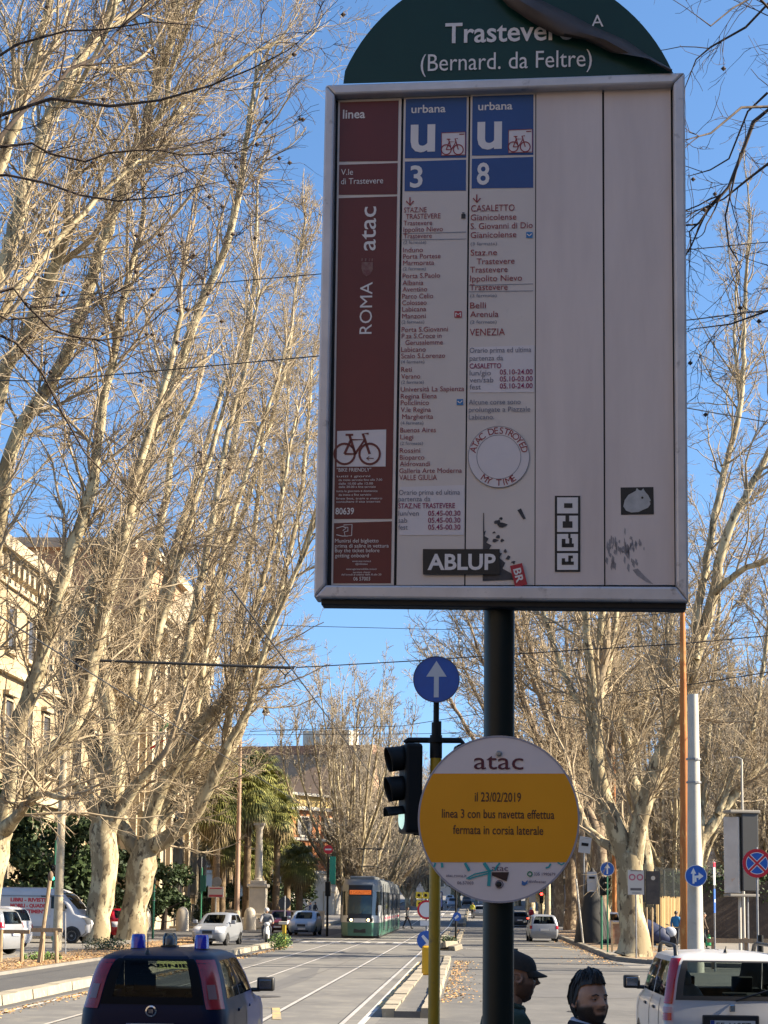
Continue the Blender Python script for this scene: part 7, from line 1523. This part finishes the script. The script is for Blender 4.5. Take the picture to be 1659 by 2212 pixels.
def disc_sign(root, c, r, M3, layers, back=mSignBack, th=.02):
    """round plate facing local -y, layers: list of (material, drawing fn(mb,P)) stacked outwards"""
    mb = MB(); pl = disc(40, r); P = lambda u, v, h: Vector(c) + M3 @ Vector((u, h, v)); mb.prism(pl, th, 0, P); d_ = mb.build('sign_face', layers[0][0], root)
    mb = MB(); mb.prism(disc(32, r * .99), th + .012, th + .001, P); mb.build('sign_back', back, d_)
    for i, (m, fn, nm) in enumerate(layers[1:]): mb = MB(); fn(mb, lambda u, v: P(u, v, -.004 * (i + 1))); mb.build(nm, m, d_)
    return d_
def flat(mb, pts, P): mb.add([P(*p) for p in pts], [tuple(range(len(pts)))])
def arrow_up(s): return lambda mb, P: flat(mb, [(x * s, y * s) for x, y in ((-.11, -.82), (.11, -.82), (.11, .12), (.46, .12), (0, .84), (-.46, .12), (-.11, .12))], P)
def rim(r, w): return lambda mb, P: ring_faces(mb, 0, 0, r - w, r, P, 40)
I3 = Matrix.Identity(3)
disc_sign(sg, (0, -.05, zz(1469)), .225, I3, [(mSignB, None, ''), (mSignW, arrow_up(.225 * .95), 'arrow'), (mat('rim_dark', (.05, .06, .1), .4), rim(.225, .008), 'rim')])
mb = MB(); mb.tube([(0, .0, zz(1520)), (0, .0, zz(1440))], .028, 10); mb.build('sign_post', mGalv, sg)
# ------------------------------------------------------------------ road signs and posts
mGrnP = mat('post_green', (.012, .12, .06), .5); mCon = mat('concrete_pole', (.52, .44, .30), .85, c2=(.44, .36, .24), scale=2, c3=(.36, .28, .18), scale3=8); mRust = mat('rusted_steel', (.45, .17, .04), .85, c2=(.33, .11, .03), scale=2, c3=(.56, .30, .10), scale3=6, stretch=(1, 1, .25)); mPoleW = mat('pole_white_paint', (.46, .43, .37), .7, c2=(.40, .37, .31), scale=1.5, c3=(.31, .27, .22), scale3=10, lo3=.62, hi3=.75)
def post(name, label, cat, px, pyb, Y, pytop, r, m, r2=None, group=None, zb=0.0):
    p = at(px, pyb, Y); root = thing(name, label, cat, (p.x, Y, zb + gz(Y)), 0, group); h = at(px, pytop, Y).z - zb - gz(Y)
    mb = MB(); mb.tube([(0, 0, -.1), (0, 0, h * .5), (0, 0, h)], [r, (r + (r2 or r)) / 2, r2 or r], 14); mb.build('pole', m, root, smooth=True); return root, h, lambda py: at(px, py, Y).z - zb - gz(Y)
def ahead_right(s):
    def f(mb, P):
        flat(mb, [(x * s, y * s) for x, y in ((-.36, -.78), (-.16, -.78), (-.16, .22), (.02, .22), (-.26, .80), (-.54, .22), (-.36, .22))], P)
        mb.k = 0; P2 = P; flat(mb, [(x * s, y * s) for x, y in ((-.155, -.62), (.04, -.62), (.04, -.20), (.26, -.20), (.26, -.42), (.76, -.02), (.26, .36), (.26, .06), (-.155, .0))], P2)
    return f
root, h, z = post('tram_pole', 'white painted steel tram pole carrying the blue ahead-or-right sign', 'pole', 1503, 2060, 54.0, 1500, .27, mPoleW, .17)
mb = MB()
for y_ in (1640, 1690): mb.tube([(0, 0, z(y_) - .03), (0, 0, z(y_) + .03)], .24, 14)
mb.build('clamp', mGalv, root)
p = at(1504, 1892, 53.4); s_ = thing('direction_sign', 'blue disc with white arrows ahead and right strapped to the white pole', 'road sign', p); disc_sign(s_, (0, 0, 0), .345, I3, [(mSignB, None, ''), (mSignW, ahead_right(.31), 'arrows'), (mSignW, rim(.345, .02), 'rim')])
mb = MB(); mb.box((0, .16, .1), (.3, .3, .05)); mb.box((0, .16, -.1), (.3, .3, .05)); mb.build('strap', mGalv, s_)
root, h, z = post('tram_pole', 'rust-orange steel tram pole left of the white pole', 'pole', 1482, 2060, 56.0, 1318, .19, mRust, .085); mb = MB(); mb.tube([(0, 0, h - .08), (0, 0, h + .03)], .10, 10); mb.build('cap', mSigB, root)
root, h, z = post('tram_pole', 'second darker rusty pole behind the forked tree', 'pole', 1328, 2005, 112.0, 1540, .16, mRust, .09, zb=.12)
root, h, z = post('tram_pole', 'pale yellow concrete pole right of the white van cab', 'pole', 123, 2068, 64.4, 1560, .19, mCon, .115, zb=.09); mb = MB(); mb.tube([(0, 0, z(1935) - .03), (0, 0, z(1935) + .03)], .185, 14); mb.build('strap', mGalv, root)
root, h, z = post('street_lamp', 'tall pinkish lamp post with hanging lanterns on curved arms', 'street lamp', 511, 2010, 117.0, 1512, .20, mat('lamp_post_pink', (.34, .22, .15), .7, c2=(.28, .18, .12), scale=2), .10, zb=.1)
mb = MB(); mb.lathe([(.34, -.1), (.34, .5), (.26, .6), (.24, 1.2), (.2, 1.3)], n=14); mb.build('base', mCon, root)
for k, (dx, dy) in enumerate(((.6, -.3), (1.75, .25), (-.75, .2))):
    mb = MB(); mb.tube([(0, 0, h - .3), (dx * .3, dy * .3, h + .15), (dx * .75, dy * .75, h + .2), (dx, dy, h - .1), (dx, dy, h - .35)], .055, 6); a_ = mb.build('arm', mSigB, root)
    mb = MB(); mb.lathe([(.09, 0), (.15, -.25), (.30, -.55), (.28, -.6)], (dx, dy, h - .3), 12); mb.build('lantern', mSigB, a_, smooth=True); mb = MB(); mb.lathe([(.26, -.6), (.2, -.74), (.04, -.8)], (dx, dy, h - .3), 12); mb.build('bowl', mSignW, a_, smooth=True)
root, h, z = post('street_lamp', 'thin white lamp post behind the advertising box', 'street lamp', 1608, 2040, 78.0, 1640, .07, mPoleW, .05, zb=.12); mb = MB(); mb.tube([(0, 0, h), (-.2, 0, h + .1), (-.6, 0, h + .05)], .03, 6); mb.build('arm', mGalv, root)
# no stopping
root, h, z = post('no_stopping_sign', 'round red and blue no-stopping sign on a grey post at the right edge', 'road sign', 1638, 2060, 52.0, 1830, .034, mGalv, zb=.0)
def cross(s):
    def f(mb, P):
        for a in (pi / 4, -pi / 4): stroke(mb, [(-cos(a) * s, -sin(a) * s), (cos(a) * s, sin(a) * s)], s * .28, P); P0 = P
    return f
d_ = disc_sign(root, (0, -.05, z(1865)), .44, I3, [(mSignB, None, ''), (mSignR, lambda mb, P: ring_faces(mb, 0, 0, .335, .42, P), 'rim')])
mb = MB(); c_ = Vector((0, -.05, z(1865)))
for k, a in enumerate((pi / 4, -pi / 4)): stroke(mb, [(-cos(a) * .33, -sin(a) * .33), (cos(a) * .33, sin(a) * .33)], .11, lambda u, v, k=k: c_ + Vector((u, -.008 - .003 * k, v)))
mb.build('cross', mSignW, d_); mb = MB()
for k, a in enumerate((pi / 4, -pi / 4)): stroke(mb, [(-cos(a) * .34, -sin(a) * .34), (cos(a) * .34, sin(a) * .34)], .065, lambda u, v, k=k: c_ + Vector((u, -.014 - .003 * k, v)))
ring_faces(mb, 0, 0, .42, .44, lambda u, v: c_ + Vector((u, -.006, v))); mb.build('bars', mSignR, d_)
mb = MB(); ring_faces(mb, 0, 0, .318, .336, lambda u, v: c_ + Vector((u, -.010, v))); mb.build('inner_rim', mSignW, d_)
# slim parking marker
root, h, z = post('parking_marker', 'slim post with narrow red-and-white and blue plates seen edge on', 'road sign', 1545, 2060, 55.0, 1865, .03, mGalv, zb=0)
Mz = Matrix.Rotation(radians(72), 3, 'Z')
for y0, y1, m_, nm in ((1862, 1912, mSignW, 'red_and_white_plate'), (1920, 1972, mSignB, 'blue_plate')):
    mb = MB(); mb.box((-.0, -.05, (z(y0) + z(y1)) / 2), (.30, .02, z(y0) - z(y1)), Mz); pl_ = mb.build(nm, m_, root)
    mb = MB(); mb.box((.0 + .004, -.054, z(y0) - .09 if m_ is mSignW else (z(y0) + z(y1)) / 2), (.30 if m_ is mSignW else .16, .022, .16 if m_ is mSignW else .1), Mz); mb.build('mark', mSignR if m_ is mSignW else mSignW, pl_)
# advertising box on two legs
p = at(1601, 2055, 60.0); root = thing('advertising_box', 'tall weathered double-sided advertising box on two posts', 'advertising box', (p.x, 60, 0), radians(14)); ab = lambda py: at(1601, py, 60.0).z
mb = MB(); mb.box((.30, 0, (ab(1757) + ab(1925)) / 2), (.62, .55, ab(1757) - ab(1925))); bx = mb.build('case', mat('box_dark', (.035, .035, .035), .5), root, bevel=.03)
Mw = Matrix.Rotation(radians(-38), 3, 'Z')
mb = MB(); mb.box((-.25, .05, (ab(1765) + ab(1930)) / 2), (.55, .30, ab(1765) - ab(1930)), Mw); fc = mb.build('poster_face', mat('box_face', (.60, .53, .44), .5, c2=(.48, .42, .35), scale=1.5, c3=(.55, .34, .2), scale3=2.5, lo3=.62, hi3=.7), root, bevel=.03)
mb = MB(); mb.box((.10, 0, ab(1757) + .05), (1.15, .66, .12)); mb.build('roof', mat('box_trim', (.22, .2, .17), .7), root, bevel=.03); mb = MB(); mb.box((.05, 0, ab(1933) - .02), (1.1, .62, .10)); mb.build('sill', mat('box_trim', (.22, .2, .17), .7), root, bevel=.02)
for x in (-.02, .28): mb = MB(); mb.tube([(x, 0, -.1), (x, 0, ab(1933))], .055 if x < 0.1 else .035, 10); mb.build('leg', mPoleW if x < .1 else mGalv, root)
# rule board with two rings
root, h, z = post('rule_board', 'white rule board with two red rings in front of the forked trunk', 'road sign', 1375, 2066, 63.4, 1885, .028, mGalv, zb=.12)
mb = MB(); mb.box((0, -.05, z(1906)), (.60, .03, .92)); b_ = mb.build('board', mat('board_white', (.50, .47, .42), .5), root); mb = MB()
for x in (-.14, .15): ring_faces(mb, x, z(1895), .075, .125, lambda u, v: Vector((u, -.07, v)), 24)
mb.build('rings', mat('ring_faded', (.42, .10, .14), .5), b_); mb = MB(); mb.box((0, -.067, z(1921)), (.42, .006, .09)); mb.box((0, -.067, z(1881)), (.40, .006, .03)); mb.box((0, -.067, z(1929)), (.3, .006, .02)); mb.build('text_bars', mat('board_ink', (.10, .09, .09), .6), b_)
# blue ahead sign with a small signal behind, right pavement
root, h, z = post('ahead_sign', 'small blue ahead-only disc on a green post left of the forked tree', 'road sign', 1313, 2055, 70.0, 1865, .032, mGrnP, zb=.12)
disc_sign(root, (0, -.04, z(1877)), .29, I3, [(mSignB, None, ''), (mSignW, arrow_up(.26), 'arrow'), (mSignW, rim(.29, .018), 'rim')])
LITK = 9; root, h, z = post('traffic_signal', 'small black signal with white backing board beside the cone-shaped dark shape', 'traffic light', 1300, 2046, 76.0, 1900, .05, mGrnP, zb=.12)
sig_head(root, .05, -.1, z(1893), radians(60), None, 1.0, .3); mb = MB(); mb.box((-.42, .05, z(1905)), (.42, .03, .9)); mb.build('backing_board', mat('board_grey', (.40, .39, .38), .6), root)
mb = MB(); mb.box((-.42, .03, z(1896)), (.26, .02, .10)); mb.build('board_mark', mSigB, root)
p = at(1262, 1830, 88); root = thing('hanging_sign', 'pale square sign hanging in the branches right of the round notice', 'road sign', (p.x, 88, .12)); mb = MB(); mb.tube([(0, .05, -.1), (0, .05, p.z)], .04, 8); mb.build('pole', mGalv, root); mb = MB(); mb.box((.05, 0, p.z), (.62, .04, .85), Matrix.Rotation(.12, 3, 'Y')); b_ = mb.build('board', mat('board_grey', (.40, .39, .38), .6), root); mb = MB(); mb.box((.05, -.03, p.z + .02), (.36, .02, .16), Matrix.Rotation(.12, 3, 'Y')); mb.build('mark', mSigB, b_)
# red signal far right lane
LITK = 0; root, h, z = post('traffic_signal', 'distant traffic signal showing red above the right lane', 'traffic light', 1170, 1998, 140.0, 1925, .06, mSigB, zb=.12); sig_head(root, 0, -.1, z(1927), 0, mat('lens_red_lit', (.5, .02, .02), .3, emis=(1, .03, .02), estr=4), 1.1, .2); mb = MB(); mb.box((-.75, 0, z(1940)), (.55, .04, .75)); mb.build('backing_board', mat('board_grey', (.40, .39, .38), .6), root)
root, h, z = post('tram_pole', 'pale concrete pole right of the red signal', 'pole', 1185, 2000, 146.0, 1880, .22, mCon, .18, zb=.12)
# left side: green signal, signs
LITK = 2; root, h, z = post('traffic_signal', 'pedestrian signal showing green behind the concrete pole', 'traffic light', 113, 2050, 80.0, 1815, .05, mGrnP, zb=.09); sig_head(root, -.05, -.1, z(1868), 0, mat('lens_green_small', (.02, .5, .3), .3, emis=(.02, 1, .55), estr=3), .9, .12)
root, h, z = post('pedestrian_post', 'green post with a rounded top between the forked trunk and the bollard', 'post', 330, 2038, 86.0, 1908, .06, mGrnP, zb=.0); mb = MB(); mb.sphere((0, 0, h + .12), (.10, .10, .2)); mb.build('cap', mSigB, root, smooth=True); 
for y_ in (1925, 1945): mb = MB(); mb.tube([(0, 0, z(y_) - .02), (0, 0, z(y_) + .02)], .085, 10); mb.build('band', mGalv, root)
root, h, z = post('sign_seen_from_behind', 'round sign seen from behind on a green post left of the silver oncoming car', 'road sign', 433, 2025, 104.0, 1852, .055, mGrnP, zb=.0); mb = MB(); M2 = Matrix.Rotation(pi / 2, 3, 'X'); mb.lathe([(.31, -.02), (.31, .02)], (0, -.08, z(1863)), 28, M2); mb.build('sign_back', mSignBack, root); mb = MB(); mb.box((.1, -.05, z(1908)), (.35, .04, 1.0)); mb.build('green_plate', mat('plate_green', (.015, .10, .06), .5), root); mb = MB(); mb.tube([(0, -.12, z(1875)), (0, -.12, z(1850))], .02, 6); mb.build('stay', mGalv, root)
root, h, z = post('notice_board', 'white and red street notice board behind the silver oncoming car', 'sign', 465, 2012, 122.0, 1900, .05, mGalv, zb=.12); mb = MB(); mb.box((0, -.06, z(1927)), (1.15, .05, .78)); b_ = mb.build('board', mat('board_white', (.50, .47, .42), .5), root); mb = MB(); mb.box((0, -.09, z(1935)), (1.0, .02, .16)); mb.box((0, -.09, z(1919)), (.9, .02, .08)); mb.build('red_lines', mat('board_red', (.40, .05, .07), .5), b_); mb = MB(); mb.lathe([(.36, -.02), (.36, .02)], (.05, -.06, z(1905)), 26, M2); mb.build('mirror_disc', mGalv, root)
root, h, z = post('sign_seen_from_behind', 'dark round sign back on a short post at the end of the left kerb', 'road sign', 614, 2046, 77.0, 1935, .035, mGalv, zb=.1); mb = MB(); mb.lathe([(.29, -.015), (.29, .015)], (-.02, .06, z(1951)), 28, M2); mb.build('sign_back', mSignBack, root); mb = MB(); mb.box((0, -.02, z(1992)), (.26, .22, .5)); mb.build('dark_case', mSigB, root)
p = gnd(616, 2046); root = thing('yellow_bollard', 'slim yellow marker bollard at the end of the left kerb', 'bollard', (p.x + .1, 75.6, .1)); mb = MB(); mb.box((0, 0, .48), (.18, .12, .96)); mb.build('post', mat('marker_yellow', (.52, .33, .02), .5), root, bevel=.03); mb = MB(); mb.box((-.05, 0, 1.02), (.4, .12, .14)); mb.build('top', mMarb, root, bevel=.02)
root, h, z = post('no_entry_sign', 'red no-entry disc on a dark post left of the tram', 'road sign', 707, 2012, 102.0, 1826, .075, mSigB, .06); disc_sign(root, (0, -.09, z(1835)), .28, I3, [(mSignR, None, ''), (mSignW, lambda mb, P: flat(mb, [(-.2, -.05), (.2, -.05), (.2, .05), (-.2, .05)], P), 'bar')])
mb = MB(); mb.box((.28, -.04, z(1880)), (.36, .06, 1.7)); mb.build('green_plate', mat('plate_green2', (.02, .26, .17), .5), root); mb = MB(); mb.box((.02, -.04, z(1920)), (.34, .2, .9)); mb.build('signal_back', mSigB, root, bevel=.05)
# red ring, keep-left arrow and yellow marker on the island
root, h, z = post('island_sign', 'red ring sign over a blue disc and yellow marker, half behind the yellow pole', 'road sign', 921, 2112, 46.5, 1942, .034, mGalv, zb=.12)
disc_sign(root, (0, -.06, z(1965)), .262, I3, [(mSignW, None, ''), (mSignR, rim(.262, .055), 'rim')])
disc_sign(root, (0, -.06, z(2031)), .262, I3, [(mSignB, None, ''), (mSignW, lambda mb, P: flat(mb, [(-.14, .10), (-.09, .15), (.08, -.02), (.13, .04), (.15, -.17), (-.06, -.13), (0, -.08)], P), 'arrow')])
mb = MB(); mb.box((0, -.02, .40), (.24, .20, .80)); mb.build('marker', mat('marker_amber', (.60, .33, .008), .45), root, bevel=.05); mb = MB(); mb.box((0, -.03, z(1994)), (.35, .03, .14)); mb.build('small_plate', mSignW, root)
root, h, z = post('keep_left_sign', 'dark post with a small blue disc on the far traffic island', 'road sign', 985, 2040, 79.0, 1922, .05, mSigB, zb=.12); disc_sign(root, (.05, -.08, z(1980)), .20, I3, [(mSignB, None, ''), (mSignW, lambda mb, P: flat(mb, [(-.13, -.06), (.02, .10), (.1, .0), (-.06, -.13)], P), 'arrow')])
r_ = thing('broken_kerbstones', 'heap of broken pale kerbstones at the tip of the far traffic island', 'rubble', (-1.45, 74.8, 0)); g = random.Random(8)
for k in range(8): mb = MB(); mb.box((g.uniform(-.7, .8), g.uniform(-.4, .4), .14 + .10 * (k % 3)), (g.uniform(.3, .7), g.uniform(.3, .5), g.uniform(.22, .34)), Matrix.Rotation(g.uniform(0, 3), 3, 'Z') @ Matrix.Rotation(g.uniform(-.3, .3), 3, 'X')); mb.build('stone', mKerb, r_, bevel=.03)
root, h, z = post('warning_board', 'yellow diamond-pattern warning boards far behind the tram', 'sign', 912, 1975, 208, 1938, .05, mSigB, zb=.1)
for x, y_ in ((-.4, 1934), (.45, 1934), (-.3, 1952), (.4, 1952)): mb = MB(); mb.box((x, 0, z(y_)), (.8, .04, .8), Matrix.Rotation(.1, 3, 'Y')); b_ = mb.build('board', mat('board_yellow', (.55, .46, .04), .5), root); mb = MB(); mb.sphere((x, -.03, z(y_)), (.2, .03, .2)); mb.build('mark', mSigB, b_)
# sapling guard, small stakes
p = gnd(92, 2086); r_ = thing('sapling_guard', 'wooden stake frame guarding a sapling between the silver cars and the concrete pole', 'tree guard', (p.x, p.y, .09)); mWd = mat('stake_wood', (.36, .26, .15), .85, c2=(.27, .19, .11), scale=5, stretch=(4, 4, 1))
for a, b in (((-.12, 0, 0), (.16, .02, 2.75)), ((.48, -.1, 0), (.42, -.08, 1.0)), ((-.2, .7, 0), (-.18, .7, .9)), ((-.75, .3, 0), (-.75, .3, 1.0)), ((-1.4, .2, 0), (-1.4, .2, 1.0))): mb = MB(); mb.tube([a, b], .062, 8); mb.build('stake', mWd, r_)
mb = MB(); mb.box((.12, -.08, 1.02), (1.0, .07, .13)); mb.build('rail', mWd, r_); mb = MB(); mb.box((-1.0, .22, .95), (1.0, .06, .12)); mb.build('rail', mWd, r_); mb = MB(); mb.sphere((.16, .02, 2.70), (.09, .09, .17)); mb.build('wrap', mat('sacking', (.16, .11, .07), .9), r_, smooth=True)
p = gnd(136, 2066); r_ = thing('thin_stake', 'thin grey stake leaning beside the concrete pole', 'stake', (p.x + .1, p.y, .09)); mb = MB(); mb.tube([(0, 0, -.05), (-.06, 0, 1.5)], .03, 6); mb.build('rod', mGalv, r_)
# right pavement: wooden cage at the tree, cone-shaped conifer, motorbike, litter bin
p = gnd(1336, 2056, .12); r_ = thing('wooden_notice', 'small brown wooden frame leaning on the forked trunk', 'frame', (p.x, p.y - .4, .12), .1); mb = MB()
for x in (-.3, .3): mb.box((x, 0, .65), (.07, .06, 1.3))
for z_ in (.3, 1.22): mb.box((0, .002, z_), (.6, .05, .07))
mb.build('frame', mWd, r_); mb = MB(); mb.box((0, .03, .78), (.56, .03, .85)); mb.build('panel', mat('panel_rust', (.24, .11, .06), .8, c2=(.3, .2, .12), scale=4), r_)
for px, lab in ((1398, 'thin iron stake right of the forked trunk'), (1410, 'second thin iron stake further right of the forked trunk')):
    p = gnd(px, 2058, .12); r_ = thing('thin_stake', lab, 'stake', (p.x, p.y, .12)); mb = MB(); mb.tube([(0, 0, -.05), (0, 0, 1.9)], .035, 6); mb.build('rod', mWd, r_)
p = gnd(1290, 2040, .12); r_ = thing('covered_heap', 'tall dark cone-shaped wrapped object standing beside the small signal', 'covered object', (p.x, p.y + 3, .12)); g = random.Random(3); mb = MB(); mb.grid([[Vector((rr * cos(a) * (1 + .1 * sin(3 * a + z_)), rr * sin(a), z_)) for a in [2 * pi * k / 16 for k in range(16)]] for z_, rr in ((0, .95), (.8, .85), (1.8, .62), (2.8, .4), (3.6, .22), (3.9, .02))], closed=True); mb.build('cover', mat('cover_dark', (.012, .013, .013), .8, c2=(.02, .02, .02), scale=4), r_, smooth=True)
mb = MB(); mb.tube([(-.55, -.9, 0), (-.9, -.7, 3.3)], .05, 8); mb.build('white_prop', mPoleW, r_)
p = gnd(1425, 2052, .12); r_ = thing('covered_motorbike', 'large motorcycle under a dark blue cover behind the forked trunk', 'motorcycle', (p.x, p.y + 5, .12), radians(-8))
mb = MB(); mb.grid([[Vector((x, w_ * sin(a) * (1.0 if cos(a) < 0 else .8), max(.06, zc + hh * cos(a)))) for a in [2 * pi * k / 16 for k in range(16)]] for x, w_, zc, hh in ((-1.3, .03, .9, .05), (-1.2, .30, .9, .55), (-.7, .42, .92, .68), (-.2, .42, .82, .58), (.2, .40, .72, .52), (.7, .34, .55, .42), (1.0, .2, .5, .32), (1.1, .02, .5, .1))], closed=True); mb.build('cover', mat('cover_blue', (.006, .012, .045), .5, c2=(.010, .018, .065), scale=5), r_, smooth=True)
mb = MB(); mb.sphere((1.05, 0, .72), (.30, .18, .26)); mb.build('fairing', mat('fairing_pale', (.40, .43, .48), .3), r_, smooth=True)
for x in (-.75, 1.05): mb = MB(); mb.lathe([(.2, -.07), (.30, -.07), (.32, 0), (.30, .07), (.2, .07)], (x, 0, .32), 20, Matrix.Rotation(pi / 2, 3, 'X')); mb.build('wheel', mTyre, r_, smooth=True)
mb = MB(); mb.tube([(1.0, -.36, 1.05), (.85, 0, 1.1), (1.0, .36, 1.05)], .02, 6); mb.build('handlebar', mBlk, r_)
p = gnd(1148, 1998); r_ = thing('motor_scooter', 'red scooter with its rider between the dark car and the small silver car', 'scooter', (p.x, p.y, 0)); mb = MB(); mb.sphere((0, 0, 1.15), (.32, .22, .42)); mb.sphere((0, .1, .62), (.2, .6, .3)); mb.build('bodywork', RED, r_, smooth=True); mb = MB(); mb.sphere((0, .05, 1.62), (.14, .15, .15)); mb.build('rider_helmet', mSignW, r_, smooth=True); mb = MB(); mb.lathe([(.27, -.06), (.27, .06)], (0, -.5, .27), 16, Matrix.Rotation(pi / 2, 3, 'Y')); mb.lathe([(.27, -.06), (.27, .06)], (0, .75, .27), 16, Matrix.Rotation(pi / 2, 3, 'Y')); mb.build('wheels', mTyre, r_)
root, h, z = post('black_post', 'dark short post at the bottom right beyond the white hatchback', 'post', 1645, 2120, 44.0, 2020, .07, mSigB); 
p = at(1600, 2060, 57); r_ = thing('wooden_barrier', 'low wooden rail barrier behind the white hatchback at the right', 'barrier', (p.x, 57, 0)); mb = MB(); mb.box((.2, 0, .95), (2.6, .08, .14)); mb.box((.2, 0, .5), (2.6, .08, .12)); mb.build('rail', mWd, r_)
for x in (-.9, .2, 1.3): mb = MB(); mb.box((x, .09, .5), (.1, .1, 1.1)); mb.build('post', mWd, r_)
# ------------------------------------------------------------------ overhead wires
mWire = mat('wire', (.012, .012, .013), .6)
def wire(label, pts, r=.014, sag=.0, group='overhead tram wires'):
    P = [Vector(p) for p in pts]; root = None; mb = MB(); a = P[0]; out = []
    for s, e in zip(P[:-1], P[1:]):
        for k in range(8): t = k / 8; q = s.lerp(e, t); q.z -= sag * 4 * t * (1 - t); out.append(q - a)
    out.append(P[-1] - a); mb.tube(out, r, 5); o = mb.build('overhead_wire', mWire); o.location = a
    tag(o, label, 'cable', group); return o
wire('overhead span wire behind the board, upper of the pair at the left', [at(-300, 690, 40), at(0, 652, 40), at(690, 592, 40), at(1480, 540, 40), at(1900, 500, 40)], .013)
wire('overhead span wire at the left running into the board below its middle', [at(-300, 850, 43), at(0, 822, 43), at(100, 823, 43), at(690, 769, 43), at(1500, 690, 43), at(1900, 640, 43)], .017)
wire('long slanting wire falling from the upper left across the pale crowns', [at(-60, 735, 45), at(100, 855, 45), at(230, 1000, 50), at(420, 1210, 56), at(560, 1370, 62), at(650, 1490, 70)], .014)
wire('sagging wire right of the board, above its lower corner', [at(1300, 850, 60), at(1488, 882, 60), at(1659, 912, 60), at(1800, 930, 60)], .02)
wire('thin span wire just under the big board', [at(400, 1340, 66), at(640, 1352, 66), at(960, 1360, 66), at(1100, 1352, 66), at(1476, 1322, 56)], .012)
wire('span wire crossing at the height of the blue ahead disc', [at(640, 1442, 62), at(888, 1428, 62), at(1110, 1413, 62), at(1482, 1390, 60), at(1900, 1350, 60)], .021)
wire('span wire below the blue disc, sloping up to the right pole', [at(540, 1580, 90), at(870, 1568, 90), at(1110, 1530, 80), at(1482, 1480, 60), at(1800, 1430, 55)], .018)
wire('lower thin span wire behind the traffic signal', [at(430, 1588, 110), at(900, 1585, 110), at(1250, 1580, 105), at(1480, 1560, 100)], .018)
wire('tram contact wire over the approaching tram track', [(-6.45, 20, 5.9), (-6.45, 60, 5.7), (-6.45, 107, 5.55), (-6.45, 170, 6.0), (-6.45, 300, 7.4)], .012)
wire('tram contact wire over the nearer track', [(-3.0, 20, 5.9), (-3.0, 60, 5.7), (-3.0, 107, 5.55), (-3.0, 170, 6.0), (-3.0, 300, 7.4)], .012)
wire('thin wire in front of the left-hand limbs above the flag', [at(-100, 1380, 58), at(165, 1425, 60)], .018)
wire('thin cable crossing low between the pavilion and the lamp post', [at(150, 1560, 100), at(400, 1572, 102), at(640, 1576, 108)], .018)
a_, e_ = at(166, 1425, 60), at(636, 1443, 61); r_ = thing('support_arm', 'long black tubular arm reaching over the tracks in front of the left-hand trees', 'support arm', a_)
mb = MB(); mb.tube([(0, 0, 0), e_ - a_], .055, 10); mb.build('tube', mWire, r_, smooth=True); mb = MB(); mb.tube([(0, 0, .06), (0, 0, -.30)], .035, 6); mb.tube([(0, 0, -.30), (0, -.02, -.52)], .05, 8); mb.build('insulator', mWire, r_)
d_ = e_ - a_; mb = MB(); mb.tube([d_ - Vector((.7, 0, -.03)), d_ + Vector((.05, 0, .05)), d_ - Vector((.30, 0, .25)), d_ - Vector((.36, 0, .42))], .03, 6); mb.tube([d_ - Vector((.62, 0, .0)), d_ - Vector((.32, 0, .28))], .02, 6); mb.build('bracket', mWire, r_)
